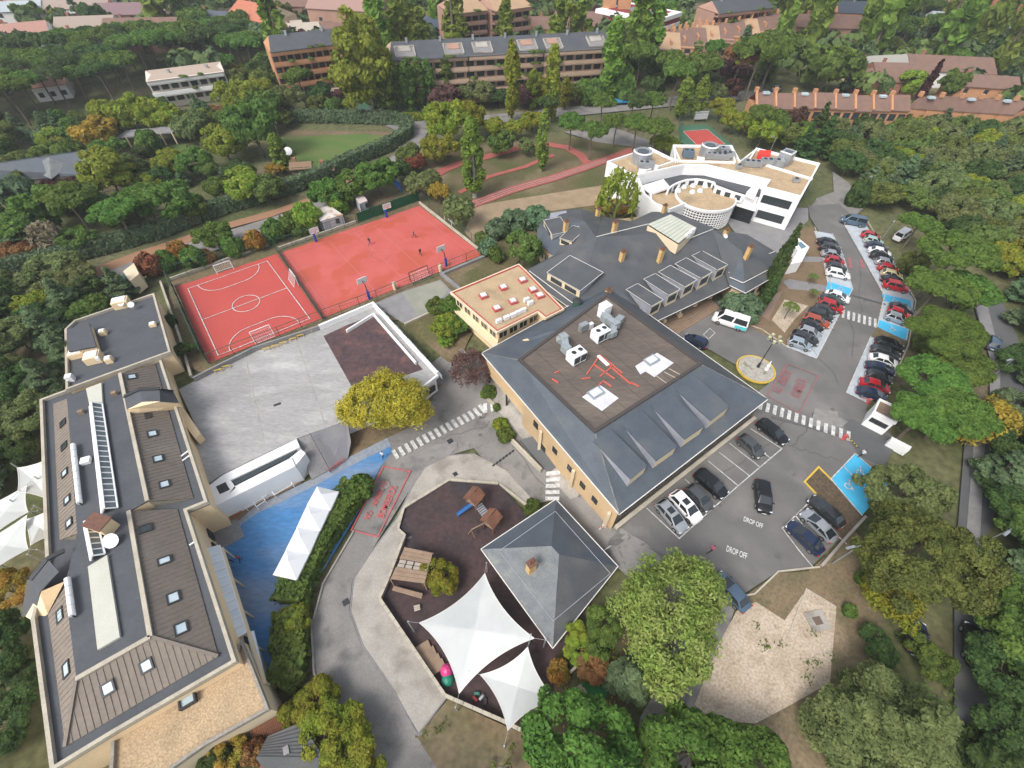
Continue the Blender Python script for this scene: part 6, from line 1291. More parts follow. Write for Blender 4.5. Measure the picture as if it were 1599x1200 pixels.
# ------------------------------------------------------------------ playground
pt = thing('climbing_frame', 'wooden climbing frame with two roofed towers, rope bridge, blue slide and swing bar', 'climbing frame', pg(751, 795))
def tower(px, py, rz, h=1.7):
    c = pg(px, py); zb = c.z + .08
    u = Vector((math.cos(rz), math.sin(rz), 0)); v = Vector((-u.y, u.x, 0))
    for s in (-1, 1):
        for w in (-1, 1): p = c + u * s * .75 + v * w * .75; MB().bar(setz(p, zb), setz(p, zb + 3.0), .13).build('post', wood_r, pt)
    MB().box((c.x, c.y, zb + h - .1), (1.6, 1.6, .12), rz).build('platform', wood, pt)
    for s in (-1, 1):
        for k in range(4):
            t0 = k / 4; a = c + u * s * (1.0 - t0 * .95) * 1.05; b = c + u * s * (1.0 - (t0 + .23) * .95) * 1.05; za, zb2 = zb + 2.55 + t0 * .95, zb + 2.55 + (t0 + .23) * .95
            MB().slab([setz(a - v * 1.05, za), setz(a + v * 1.05, za), setz(b + v * 1.05, zb2), setz(b - v * 1.05, zb2)], .07).build('roof_plank', wood_r, pt)
    return c, zb
c1_, z1_ = tower(742, 789, -.6); c2_, z2_ = tower(768, 823, -.6)
brg = MB()
for k in range(7): p = c1_.lerp(c2_, .25 + .5 * k / 6); MB().box((p.x, p.y, z1_ + 1.35), (1.1, .2, .08), math.atan2((c2_ - c1_).y, (c2_ - c1_).x) + math.pi / 2).build('bridge_slat', metal, pt)
A, B = up(pg(738, 797), 1.7), up(pg(714, 806), .25); dv = (B - A); nn = Vector((-dv.y, dv.x, 0)).normalized()
sl_m = M('blue_slide', (.06, .20, .50), None, rough=.35, grain=.02); sp = MB(); K_ = 8; zz_ = lambda s: A.z + (B.z - A.z) * (s ** 1.15)
for side in (-1, 0, 1):
    q = []
    for k in range(K_ + 1):
        s = k / K_; p = A.lerp(B, s); p = setz(p, zz_(s)); q += [p + nn * (.28 if side == 0 else side * .30) + Vector((0, 0, 0 if side == 0 else .2)), p + nn * (-.28 if side == 0 else side * .28) + Vector((0, 0, 0))]
    sp.add(q, [(2 * k, 2 * k + 1, 2 * k + 3, 2 * k + 2) for k in range(K_)] + [(2 * k + 2, 2 * k + 3, 2 * k + 1, 2 * k) for k in range(K_)])
sp.build('slide', sl_m, pt)
A, B = up(pg(737, 838), 2.1), up(pg(766, 823), 2.1); MB().bar(A, B, .13).build('swing_beam', wood, pt)
for s in (-1, 1): p = A + Vector((s * .5, -.3 * s, 0)); MB().bar(setz(p, A.z - 2.1), A, .1).build('beam_leg', wood, pt)
for s in (.3, .6): p = A.lerp(B, s); MB().bar(up(p, -1.6), p, .03).build('swing_rope', metal_d, pt); MB().box((p.x, p.y, p.z - 1.6), (.4, .2, .05), .5).build('swing_seat', metal_d, pt)
hut = thing('play_pergola', 'wooden pergola hut with slatted roof and green counter beside the playground wall', 'pergola', pg(650, 895))
H = [V(*p, -1.2) for p in [(632, 855), (676, 864), (663, 912), (610, 905)]]
for k in range(8):
    if 2 < k < 5:
        for q in range(4):
            t0, t1 = k / 8 + .01, (k + 1) / 8 - .01; a0, a1 = q / 4 + .02, (q + 1) / 4 - .02
            f = lambda s, t: H[0].lerp(H[1], s).lerp(H[3].lerp(H[2], s), t); MB().slab([f(a0, t0), f(a1, t0), f(a1, t1), f(a0, t1)], .06).build('roof_panel', M('pale_board', (.33, .29, .24), None, grain=.1), hut)
    else:
        f = lambda s, t: H[0].lerp(H[1], s).lerp(H[3].lerp(H[2], s), t); MB().slab([up(f(0, k / 8 + .004), .1), up(f(1, k / 8 + .004), .1), up(f(1, (k + 1) / 8 - .004), .1), up(f(0, (k + 1) / 8 - .004), .1)], .08).build('roof_board', wood, hut)
for v in H: MB().bar(setz(v, -3.5), v, .14).build('post', wood, hut)
A, B = V(615, 915, -2.5), V(660, 927, -2.5); MB().slab([A, B, V(658, 935, -2.5), V(612, 922, -2.5)], .1).build('counter', wood, hut); MB().add([A, B, setz(B, -3.4), setz(A, -3.4)], [(0, 1, 2, 3), (3, 2, 1, 0)]).build('green_panel', M('green_board', (.02, .16, .1), None), hut)
# playground wall made of coping stones
pwl = thing('playground_wall', 'low pale stone wall curving round the playground with separate coping stones', 'wall', pg(650, 1020))
wpts = [(778, 757), (702, 751), (631, 795), (622, 828), (634, 839), (609, 906), (595, 938), (696, 1088), (783, 1126), (849, 1160)]
for a, b in zip(wpts[:-1], wpts[1:]):
    A, B = pg(*a), pg(*b); n = max(1, round((B - A).length / 1.1)); hgt = .9 if a[1] > 830 else .35
    MB().strip([A, B], .22, min(A.z, B.z) - .3, A.z + hgt).build('wall_base', conc, pwl)
    for k in range(n): MB().bar(up(A.lerp(B, (k + .02) / n), hgt + .05), up(A.lerp(B, (k + .96) / n), hgt + .05 + random.uniform(0, .015)), .34, .09).build('coping_stone', stone, pwl)
for a, b in (((780, 757), (836, 800)), ((835, 808), (862, 790))): kerb('garden_kerb', [a, b], .25, .3, stone)
c = pg(653, 1026) if False else pg(652, 951); t = thing('picnic_stool', 'small pale slatted stool on the playground below the pergola hut', 'stool', c, .3)
for k in range(3): inst('slat', MB().box((0, -.22 + .22 * k, .42), (.7, .18, .05)).mesh('slat', stone), (0, 0, 0), 0, t)
for x in (-.28, .28): inst('leg', MB().box((x, 0, .2), (.06, .5, .4)).mesh('leg', metal_d), (0, 0, 0), 0, t)
t = thing('wooden_decking', 'stack of light wooden pallets against the playground wall beside the large sail', 'pallets', pg(672, 1030))
for px, py in ((662, 1013), (670, 1022), (678, 1034), (666, 1026), (684, 1042)): c = pg(px, py); MB().box((c.x, c.y, c.z + .2 + .02 * (px % 5)), (1.5, 1.0, .25), .55).build('pallet', wood, t)
def lump(name, px, py, r, h, m_, lab, cat):
    c = pg(px, py); bm = bmesh.new(); bmesh.ops.create_icosphere(bm, subdivisions=2, radius=1); 
    for v in bm.verts: v.co = Vector((v.co.x * r, v.co.y * r, max(-.1, v.co.z * h)))
    me = bpy.data.meshes.new(name); bm.to_mesh(me); bm.free(); me.materials.append(m_); o = inst(name, me, (c.x, c.y, c.z + .1)); tag(o, lab, cat)
lump('pink_playhouse', 698, 1048, .75, .9, M('pink_plastic', (.55, .05, .2), None, rough=.4), 'small round pink plastic play tub half under the large sail', 'toy tub'); lump('green_tub', 699, 1062, .7, .6, M('green_plastic', (.02, .2, .13), None, rough=.5), 'green plastic tub beside the wall under the large sail', 'toy tub')
for i, (px, py) in enumerate(((745, 1084), (752, 1090), (758, 1096), (742, 1092))): 
    c = pg(px, py); t = thing('ride_on_toy', 'small dark ride-on toy in the group between the two sails', 'toy', c, i * .8, 'ride-on toys between the two sails'); inst('seat', MB().box((0, 0, .35), (.6, .25, .15)).mesh('seat', [M('toy_green', (.05, .2, .15), None), metal, metal_d, M('toy_red', (.3, .04, .04), None)][i]), (0, 0, 0), 0, t); inst('handlebar', MB().bar((.2, -.2, .6), (.2, .2, .6), .04).bar((.2, 0, .3), (.2, 0, .6), .04).mesh('handlebar', metal_d), (0, 0, 0), 0, t); inst('wheel', MB().tube((.3, -.05, .12), (.3, .05, .12), .13, n=8).mesh('wheel', tyre_m), (0, 0, 0), 0, t); inst('wheel', MB().tube((-.25, -.15, .12), (-.25, .15, .12), .13, n=8).mesh('wheel', tyre_m), (0, 0, 0), 0, t)
for i, (px, py) in enumerate(((903, 1078), (908, 1083))): c = pg(px, py); t = thing('garden_bin', ['left', 'right'][i] + ' white lidded bin at the edge of the green mat in the garden', 'bin', c); MB().box((c.x, c.y, c.z + .5), (.6, .5, 1.0), .5).build('body', metal_w, t); MB().box((c.x, c.y, c.z + 1.04), (.66, .56, .08), .5).build('lid', wood, t)
sheet('green_mat', [(912, 1060), (940, 1058), (955, 1075), (940, 1095), (905, 1098), (898, 1078)], M('green_turf', (.02, .12, .03), None, grain=.2), .1)
o = MB().bar(up(pg(896, 1082), .5), up(pg(910, 1095), .5), .6, .9).build('teal_crate', M('teal_board', (.03, .13, .13), None)); tag(o, 'teal crate half hidden behind the near tree in the garden', 'crate')
o = MB().bar(up(pg(881, 1060), .4), up(pg(900, 1041), .4), .25, .3).build('garden_plank', stone); tag(o, 'pale plank lying in the dark garden bed', 'plank')
# well frame in the sandy lot, manholes, debris
t = thing('well_cover', 'square stone frame with a manhole in the sandy lot', 'manhole', pg(1276, 970)); c = pg(1276, 970)
MB().box((c.x, c.y, .06), (2.2, 2.0, .12), .2).build('frame', conc, t); MB().box((c.x, c.y, .13), (.9, .8, .06), .2).build('lid', M('manhole_brown', (.14, .1, .08), None), t)
kerb('lot_wall', [(1229, 998), (1259, 920), (1305, 948)], .14, .1, stone)
for px, py, l in ((1315, 883, 'round'), (1308, 893, 'square')): c = pg(px, py); o = MB().tube((0, 0, 0), (0, 0, .12), .55 if l == 'round' else .4, n=16 if l == 'round' else 4).build('manhole_cover', conc_grey, None, loc=(c.x, c.y, .02)); tag(o, l + ' manhole cover in the soil beside the three parking bays', 'manhole cover')
for i, (px, py, l, m_) in enumerate(((1351, 978, 'upper', pane_w), (1346, 991, 'lower', metal_w))): c = pg(px, py); o = MB().box((0, 0, .35), (1.2, .8, .7), .3).build('utility_box', m_, None, loc=(c.x, c.y, 0)); tag(o, l + ' pale utility box on the soil beside the big oak', 'utility box')
for i, (px, py) in enumerate(((1093, 1107), (1196, 1090), (1232, 912))): c = pg(px, py); o = MB().box((0, 0, .1), (.6, .4, .2), .5 * i).build('litter', metal_w, None, loc=(c.x, c.y, 0)); tag(o, ['white scrap by the lower road kerb', 'white scrap lying on the sand lot', 'curved white scrap on the dry grass by the car park'][i], 'litter')
# bottom left: brick fence, sheds
wl_ = thing('rust_fence', 'rust brown slatted screen fence between terrace and hedge at the bottom', 'fence', pg(450, 1100))
A, B = pg(398, 1135), pg(497, 1075)
for k in range(34): p, q = A.lerp(B, k / 34), A.lerp(B, (k + .85) / 34); MB().slab([up(p, 1.7), up(q, 1.7), up(q + Vector((.6, -1.6, 0)), .2), up(p + Vector((.6, -1.6, 0)), .2)], .06).build('slat', M('rust_wood', (.20, .085, .045), (.15, .07, .045), s=.6, grain=.2), wl_)
t = thing('garden_shed', 'grey flat roofed garden shed with glass roof lights below the rust fence', 'shed', pg(460, 1175)); q = [V(*p, -1.2) for p in [(418, 1150), (470, 1128), (510, 1190), (505, 1230), (440, 1240), (400, 1185)]]
MB().prism(inset(q, .1), -3.8, -1.3, cap=False).build('wall', wood_r, t); MB().slab(q, .12).build('roof', asph_dark, t)
A, B, C, D = q[0], q[1], q[2], q[5]
for k in range(1, 9): MB().bar(up(A.lerp(D, k / 9), .03), up(B.lerp(C, k / 9), .03), .08, .05).build('roof_batten', metal_d, t)
c = V(447, 1172, -1.2); MB().box((c.x, c.y, -1.12), (.5, .7, .1), .5).build('roof_light', conc_grey, t)
t = thing('red_roof_shed', 'small shed with a dull red roof at the bottom left edge', 'shed', pg(425, 1195)); q = [V(*p, -1.6) for p in [(413, 1178), (440, 1192), (434, 1215), (400, 1215)]]; MB().prism(inset(q, .1), -3.8, -1.7, cap=False).build('wall', wood_r, t); MB().slab(q, .12).build('roof', M('dull_red', (.25, .07, .06), None, grain=.1), t)
# lightpiece: patio edge stone, wooden steps beside pavilion
for k in range(5):
    A, B = pg(936 + k * 5, 958 + k * 5), pg(951 + k * 5, 948 + k * 5); o = MB().bar(up(A, .1 - .1 * k + .4), up(B, .1 - .1 * k + .4), .4, .15).build('timber_step', wood); tag(o, ['topmost', 'second', 'middle', 'fourth', 'lowest'][k] + ' timber step beside the pavilion under the big pale tree', 'step', 'timber steps beside the pavilion')
# gate walls by the upper road
o = MB().slab([V(*p, 3) for p in [(192, 424), (209, 411), (217, 428), (203, 439)]], 2.9).build('gate_building', cream_w); tag(o, 'cream walled gate block beside the upper road and the courts', 'gate building')
o = MB().slab([V(*p, 2.5) for p in [(178, 440), (193, 428), (197, 441), (184, 453)]], 2.4).build('green_gate', metal_g); tag(o, 'dark green gate leaf next to the cream gate block', 'gate')
o = MB().strip([pg(150, 446), pg(165, 466)], .3, 0, 1.2).build('gate_wall', tan_w); tag(o, 'short tan garden wall left of the green gate', 'garden wall')
# ------------------------------------------------------------------ far buildings
FOOT = []      # outlines kept clear of trees
def clear(pts, grow=1.5): FOOT.append([Vector((q[0], q[1])) for q in inset(pts, -grow)])
def terraced_block(pa, pb, z, depth_m, floors, wallm, roofm, lab, name='apartment_block', fh=2.9, slope=True, panes=10, terraces=(), plants=True, bandm=None, recess=2.0):
    A, B = V(*pa, z), V(*pb, z); d = B - A; d.z = 0; L_ = d.length; d /= L_; n = Vector((-d.y, d.x, 0)); n = n if n.y > 0 else -n; zz = Vector((0, 0, 1))
    t = thing(name, lab, 'apartment block', setz((A + B) / 2, 0)); clear([A, B, B + n * depth_m, A + n * depth_m], 2)
    P_ = lambda u, v, zz_: Vector((A.x, A.y, 0)) + d * u + n * v + zz * zz_
    MB().prism([P_(0, recess, 0), P_(L_, recess, 0), P_(L_, depth_m, 0), P_(0, depth_m, 0)], -.3, z - .2).build('wall', wallm, t)
    rise = 2.6 if slope else .1; fr = [P_(0, -.2, z), P_(L_, -.2, z), P_(L_ - 1.5, depth_m * .55, z + rise), P_(1.5, depth_m * .55, z + rise)]; bk = [P_(L_, depth_m, z), P_(0, depth_m, z)]
    MB().slab(fr, .2).build('roof', roofm, t); MB().slab([fr[3], fr[2], bk[0], bk[1]], .2).build('roof', roofm, t)
    MB().add([fr[1], bk[0], fr[2]], [(0, 1, 2)]).build('gable', wallm, t); MB().add([fr[0], bk[1], fr[3]], [(2, 1, 0)]).build('gable', wallm, t)
    for k in range(floors):
        zb = z - .9 - k * fh; segs = 3 if L_ > 60 else 1
        for s in range(segs):
            u0, u1 = L_ * s / segs, L_ * (s + 1) / segs - .4; off = random.uniform(-.5, .5) if segs > 1 else 0
            MB().prism([P_(u0, off, 0), P_(u1, off, 0), P_(u1, recess, 0), P_(u0, recess, 0)], zb - .25, zb + .0).build('balcony_floor', wallm, t)
            MB().prism([P_(u0, off, 0), P_(u1, off, 0), P_(u1, off + .25, 0), P_(u0, off + .25, 0)], zb - .3, zb + .95).build('balcony_band', bandm or wallm, t)
        if zb - fh > -2:
            for i in range(panes):
                u = L_ * (i + .5) / panes; wd = L_ / panes * .36
                g = MB(); obox(g, P_(u, recess - .03, zb - 1.3), d, n, zz, wd * 2, .1, 1.7); w = g.build('window', glass, t)
            if plants:
                for i in range(int(L_ / 9)):
                    u = random.uniform(0, L_); c = P_(u, .1, zb + .95 - fh * 0); g = leaf_blob(c, random.uniform(.8, 2.2), .5, .45, 60, .35); g.name = 'balcony_plant'; finish(g, t)
    for u0, u1 in terraces:
        a, b = L_ * u0, L_ * u1; f = lambda u, v: P_(u, v, z + rise * max(0, v + .2) / (depth_m * .55 + .2))
        q = [f(a, .8), f(b, .8), f(b, depth_m * .36), f(a, depth_m * .36)]; h_ = MB().slab([up(v, .06) for v in q], .1).build('roof_terrace', conc_grey, t)
        for i in range(4): MB().bar(up(q[i], .25), up(q[(i + 1) % 4], .25), .3, .4).build('terrace_wall', conc, h_)
        MB().slab([up(f(a + 1, 3.2), .3), up(f(b - 1, 3.2), .3), up(f(b - 1, depth_m * .34), .5), up(f(a + 1, depth_m * .34), .5)], .25).build('terrace_cover', brick_p if random.random() < .5 else conc, h_)
    for i in range(int(L_ / 9)): c = P_(L_ * (i + .6) / int(L_ / 9), depth_m * .5, z + rise); MB().box((c.x, c.y, c.z + .3), (.7, .7, 1.2)).build('roof_vent', metal, t)
    return t
def leaf_blob(c, rx, ry, rz, n, s):
    mb = MB(); c = Vector(c)
    for i in range(n):
        v = Vector((random.gauss(0, 1), random.gauss(0, 1), abs(random.gauss(0, 1)))); v.normalize(); p = c + Vector((v.x * rx, v.y * ry, v.z * rz)); a = v.cross(Vector((random.random(), random.random(), random.random()))).normalized() * s * .6; b = v.cross(a).normalized() * s * .6
        mb.quad(p - a - b, p + a - b, p + a + b, p - a + b)
    return mb
leafm = {}
def leafmat(key):
    c = {'pine': ((.100, .180, .034), (.140, .232, .044)), 'dark': ((.062, .108, .032), (.090, .148, .040)), 'oak': ((.118, .165, .042), (.175, .225, .055)), 'olive': ((.146, .186, .066), (.204, .245, .089)), 'blue': ((.121, .186, .089), (.175, .255, .121)),
         'green': ((.100, .168, .036), (.152, .228, .046)), 'lime': ((.213, .312, .039), (.269, .326, .048)), 'yellow': ((.520, .430, .055), (.400, .360, .055)), 'gold': ((.480, .360, .045), (.340, .290, .050)), 'ygreen': ((.287, .291, .035), (.213, .274, .032)), 'pale': ((.253, .323, .071), (.305, .343, .097)),
         'purple': ((.068, .031, .028), (.116, .055, .039)), 'rust': ((.305, .129, .062), (.253, .137, .057)), 'grey': ((.287, .257, .166), (.359, .326, .208)), 'poplar': ((.164, .255, .043), (.232, .323, .052)), 'hedge': ((.12, .19, .10), (.16, .24, .13)), 'plum': ((.13, .07, .07), (.18, .09, .085)), 'orange': ((.42, .24, .05), (.32, .26, .05))}[key]
    return M('foliage_' + key, c[0], c[1], s=.55, grain=.3, gs=2.6, rough=.75, rnd=.14, spec=.25, trans=.46, lo=.4, hi=.6)
def finish(mb, parent): return mb.build(mb.name, leafmat('green'), parent)
terraced_block((608, 95), (962, 75), 13, 15, 4, M('pinkish_brick', (.44, .31, .225), (.38, .27, .195), s=.3, grain=.08), dark_roof, 'long four storey apartment block with grey roof and sunken roof terraces', terraces=((.03, .11), (.235, .315), (.36, .44), (.56, .64), (.68, .755), (.88, .96)), panes=22)
terraced_block((422, 82), (536, 68), 13, 12, 4, brick_o, dark_roof, 'orange brick apartment block with grey roof left of the giant poplar', panes=10)
terraced_block((228, 128), (350, 112), 7.5, 11, 2, M('cream_far', (.62, .58, .50), (.56, .52, .45), s=.4, grain=.06), M('beige_roof', (.38, .3, .24), None, grain=.1), 'low white terraced villa block among dark pines', slope=False, panes=8, bandm=white_w, fh=3.2)
terraced_block((705, 22), (762, 16), 15, 14, 4, brick_p, M('orange_tile', (.40, .27, .16), (.36, .24, .15), s=.4, grain=.1), 'left one of two pink brick flats with orange tiled roof behind the long block', panes=5)
terraced_block((772, 18), (832, 10), 15, 14, 4, brick_p, M('orange_tile', (0, 0, 0)), 'right one of two pink brick flats with orange tiled roof behind the long block', panes=5)
terraced_block((1122, 22), (1210, 12), 14, 12, 3, brick_p, dark_roof, 'brick flats with long dark roof at the top beyond the stepped houses', panes=7)
terraced_block((1308, 20), (1410, 24), 12, 14, 3, brick_o, M('blue_roof', (.05, .065, .09), None, grain=.1), 'long brick block with blue grey roof at the top right', panes=10)
def house(px, py, w, d, h, rz, roofm, wallm, lab, hip=False, chimneys=1, rise=None, name='house', cat='house', win=3, grp=None):
    c = V(px, py, h); c0 = setz(c, 0); t = thing(name, lab, cat, c0, rz, grp); rise = rise or d * .22
    u, v = Vector((math.cos(rz), math.sin(rz), 0)), Vector((-math.sin(rz), math.cos(rz), 0)); clear([c0 + u * a * w / 2 + v * b * d / 2 for a, b in ((-1, -1), (1, -1), (1, 1), (-1, 1))], 1.5)
    x, y, e = w / 2, d / 2, .4; k = d * .4 if hip else 0
    inst('wall', MB().box((0, 0, h / 2 - .3), (w, d, h)).mesh('wall', wallm), (0, 0, 0), 0, t)
    r = [(-x - e, -y - e, h - .3), (x + e, -y - e, h - .3), (x + e, y + e, h - .3), (-x - e, y + e, h - .3), (-x - e + k, 0, h + rise), (x + e - k, 0, h + rise)]
    for q in ((0, 1, 5, 4), (2, 3, 4, 5)): inst('roof', MB().slab([r[i] for i in q], .2).mesh('roof', roofm), (0, 0, 0), 0, t)
    for q in ((1, 2, 5), (3, 0, 4)): inst('roof' if hip else 'gable', MB().slab([r[i] for i in q], .2).mesh('roof', roofm) if hip else MB().add([r[i] for i in q], [(0, 1, 2)]).mesh('gable', wallm), (0, 0, 0), 0, t)
    for i in range(chimneys): inst('chimney', MB().box((-x * .6 + i * w * .4, d * .12, h + rise), (.9, .7, 1.8)).mesh('chimney', brick), (0, 0, 0), 0, t)
    fl = max(1, int(h / 2.9)); wm = MB().box((0, 0, 0), (1.3, .08, 1.3)).mesh('window', glass)
    for f in range(fl):
        for i in range(win):
            for s in (-1, 1): inst('window', wm, (-x + w * (i + .5) / win, s * (y + .03), 1.5 + f * 2.9), 0, t)
    return t
bt, tt = brown_far, terra
HS = [(408, 22, 22, 16, 8, -.5, tt, cream_w, 'house with a bright orange tiled roof left of the brick flats'), (36, 48, 16, 11, 7, .5, M('pink_tile', (.36, .2, .16), None, grain=.15), white_w, 'pink roofed house at the far left'), (138, 38, 20, 12, 6, .25, M('taupe_roof', (.3, .24, .2), None, grain=.15), white_w, 'grey brown roofed houses left of the dark pines, upper'), (136, 56, 18, 10, 5, .25, M('pale_taupe', (.4, .36, .3), None, grain=.15), white_w, 'pale villa just below the grey brown roofed house'),
      (226, 43, 26, 14, 6, .15, bt, brick_p, 'brown tiled house with an orange lit wall beyond the pines'), (212, 16, 30, 12, 6, .18, M('mauve_roof', (.2, .13, .14), None, grain=.1), brick_p, 'long mauve brown roof near the top left'), (335, 26, 14, 9, 7, -.2, slate, white_w, 'small grey roofed white house left of the orange roof'), (95, 8, 40, 12, 6, .2, M('taupe_roof', (0, 0, 0)), white_w, 'distant row of pale roofs at the top left corner'),
      (30, 12, 18, 10, 6, .3, M('pale_blue_roof', (.35, .4, .42), None, grain=.1), white_w, 'pale blue roofed building in the top left corner'), (435, 42, 18, 8, 5, .35, M('pale_taupe', (0, 0, 0)), white_w, 'white terrace house with pale roof behind the orange brick flats'), (470, 44, 14, 8, 5, .3, M('pale_taupe', (0, 0, 0)), cream_w, 'cream house with pale roof, right of the white terrace house'),
      (480, 4, 26, 12, 8, .05, bt, brick_p, 'brick house at the top edge left of the tall brick gable'), (545, 8, 30, 14, 11, -.15, M('mauve_tile', (.3, .19, .16), None, grain=.12), brick_p, 'tall brick building with blank gable wall at the top'), (555, 42, 26, 9, 5, .1, bt, brick, 'low row of red brown roofs behind the giant poplar'), (650, 40, 26, 10, 7, .03, M('blue_roof', (0, 0, 0)), brick_o, 'orange brick house with grey flat roof and white eaves'), (610, 34, 18, 9, 6, .08, M('blue_roof', (0, 0, 0)), brick_o, 'grey roofed brick house right behind the poplar crown'), (690, 34, 20, 9, 5, .0, slate, brick_o, 'slate roofed brick house before the pink brick flats'),
      (868, 38, 20, 12, 6, .1, bt, brick_o, 'brown roofed house with rounded brick wall behind the long block'), (900, 30, 18, 12, 6, .05, bt, brick_o, 'brown roofed house in the middle of three behind the long block'), (925, 34, 24, 12, 6, -.05, bt, brick_o, 'brown roofed house with many roof lights behind the long block'), (1290, 36, 26, 12, 9, -.05, bt, brick_p, 'brick villa with brown roof right of the stepped houses'),
      (1475, 102, 28, 13, 5, -.1, bt, white_w, 'white garden pavilion with a wide brown roof'), (1375, 100, 20, 12, 5, .2, M('grey_far_roof', (.3, .29, .26), None, grain=.1), cream_w, 'grey roofed low building by the far tennis lawn'), (1405, 110, 20, 10, 6, .0, bt, brick, 'brown roofed houses behind the purple tree'), (1370, 118, 14, 9, 5, -.1, bt, brick, 'small brown roof left of the purple tree'), (1535, 128, 18, 9, 6, -.15, bt, brick_o, 'brown roof with orange chimneys among trees at the right'), 
      (1495, 30, 22, 10, 6, -.25, M('pale_blue_roof', (0, 0, 0)), white_w, 'white house group at the upper right, left part'), (1530, 38, 26, 10, 5, -.28, M('blue_roof', (0, 0, 0)), white_w, 'dark roofed long white house at the upper right'), (1585, 46, 14, 9, 5, -.3, M('pale_blue_roof', (0, 0, 0)), white_w, 'white house at the right edge near the top'), (1560, 12, 30, 12, 6, -.25, tt, brick_o, 'distant reddish roofs in the top right corner'), (1500, 8, 18, 10, 5, -.2, M('pink_tile', (0, 0, 0)), cream_w, 'distant pink roof near the top right'), (1590, 2, 22, 12, 6, -.3, M('mauve_roof', (0, 0, 0)), white_w, 'distant mauve roof at the top right corner'),
      (1175, 78, 10, 8, 3, .2, white_w, white_w, 'small white flat roofed hut by the long bus'), (75, 128, 9, 6, 4, .5, M('pink_tile', (0, 0, 0)), white_w, 'white villa hidden in the dark pines, upper one'),       (470, 257, 4.5, 3, 2.2, .2, M('hut_brown', (.2, .13, .08), None, grain=.2), wood, 'tiny brown wooden hut in the hedge garden'), (510, 260, 3, 2.4, 2, .2, M('hut_brown', (0, 0, 0)), wood, 'small shed half hidden by shrubs right of the tiny hut')]
for a in HS: house(*a)
# long slate house at the left edge
lh = thing('long_slate_house', 'long low house with slate roof and white window bays at the left edge', 'house', V(50, 265, 0))
r0, r1, e0, e1 = V(-60, 262, 7.5), V(136, 234, 7.5), V(-60, 290, 4.2), V(136, 272, 4.2); bk = (r0 - e0); bk.z = 0
MB().slab([r0, r1, e1, e0], .2).build('roof', slate, lh); MB().slab([r0, r1, setz(r1 + bk, 4.2), setz(r0 + bk, 4.2)], .2).build('roof', slate, lh)
ins_ = bk.normalized() * .8; w0, w1 = e0 + ins_, e1 + ins_; MB().prism([w0, w1, w1 + bk * 1.6, w0 + bk * 1.6], -.3, 4.0).build('wall', cream_w, lh); L_ = (w1 - w0).length; clear([w0, w1, w1 + bk * 1.6, w0 + bk * 1.6])
for i in range(14): wall_window(lh, w0, w1, L_ * (i + .5) / 14 - .9, L_ * (i + .5) / 14 + .9, .6, 2.8, 2, out=1, fm=trimw)
MB().slab([V(44, 262, 5.6), V(76, 246, 7.4), V(108, 258, 5.6), V(80, 280, 4.3)], .15).build('roof_hip', slate_l, lh)
t = thing('garden_portico', 'long flat grey roofed garden canopy beside the yellow tree', 'canopy', V(220, 212, 0)); A, B = V(178, 216, 3), V(268, 207, 3); dn = Vector((.1, 1, 0)) * 5
MB().slab([A, B, B + dn, A + dn], .3).build('roof', conc_grey, t); clear([A, B, B + dn, A + dn])
for k in range(6): p = A.lerp(B, k / 5); MB().bar(setz(p, 0), p, .3).build('column', cream_w, t)
# terraced row on the right
def terrace_row(xs, y0, y1, ye0, ye1, lab, z=7.5):
    t = thing('terraced_houses', lab, 'terraced houses', V((xs[0] + xs[-1]) / 2, (y0 + y1) / 2, 0)); n = len(xs) - 1; f = lambda x, a, b: a + (b - a) * (x - xs[0]) / (xs[-1] - xs[0])
    for i in range(n):
        a, b = xs[i], xs[i + 1]; R0, R1, Q0, Q1 = V(a, f(a, y0, y1), z + 2), V(b, f(b, y0, y1), z + 2), V(a, f(a, ye0, ye1), z - .8), V(b, f(b, ye0, ye1), z - .8); bk = R0 - Q0; bk.z = 0
        dz = random.uniform(-.25, .25); MB().slab([up(R0, dz), up(R1, dz), up(Q1, dz), up(Q0, dz)], .2).build('roof', brown_far, t); MB().slab([up(R0, dz), up(R1, dz), setz(R1 + bk, z - 1), setz(R0 + bk, z - 1)], .2).build('roof', brown_far, t)
        MB().prism([Q0 + bk * .12, Q1 + bk * .12, Q1 + bk * 1.9, Q0 + bk * 1.9], -.3, z - 1).build('wall', brick_o, t)
        if i == 0: clear([Q0, V(xs[-1], ye1, z - .8), V(xs[-1], ye1, z - .8) + bk * 2, Q0 + bk * 2], 1.0)
        MB().bar(up(R0, .2), up(Q0, .2), .5, .6).build('party_wall', brick_o, t); c = R0; MB().box((c.x, c.y, c.z + .5), (1.0, .8, 1.2)).build('chimney', brick_o, t)
        L_ = (Q1 - Q0).length; wq0, wq1 = Q0 + bk * .12, Q1 + bk * .12
        for k in range(2): wall_window(t, wq0, wq1, L_ * (k + .5) / 2 - .9, L_ * (k + .5) / 2 + .9, 4.2, 5.8, 2, out=1)
        if i % 2 == 0: c = R0.lerp(Q1, .3) + Vector((1, 0, .3)); MB().box(tuple(R0.lerp(R1, .5) + Vector((0, -.6, -.1))), (1.8, 1.0, .5)).build('roof_light', glass_l, t)
terrace_row([1181, 1211, 1240, 1272, 1304, 1335, 1363, 1392, 1421], 143, 150, 168, 175, 'row of terraced houses with brown roofs and orange party walls behind the woods')
terrace_row([1437, 1470, 1501, 1531, 1557, 1586, 1612], 150, 158, 166, 172, 'right hand end row of terraced houses half hidden by the woods')
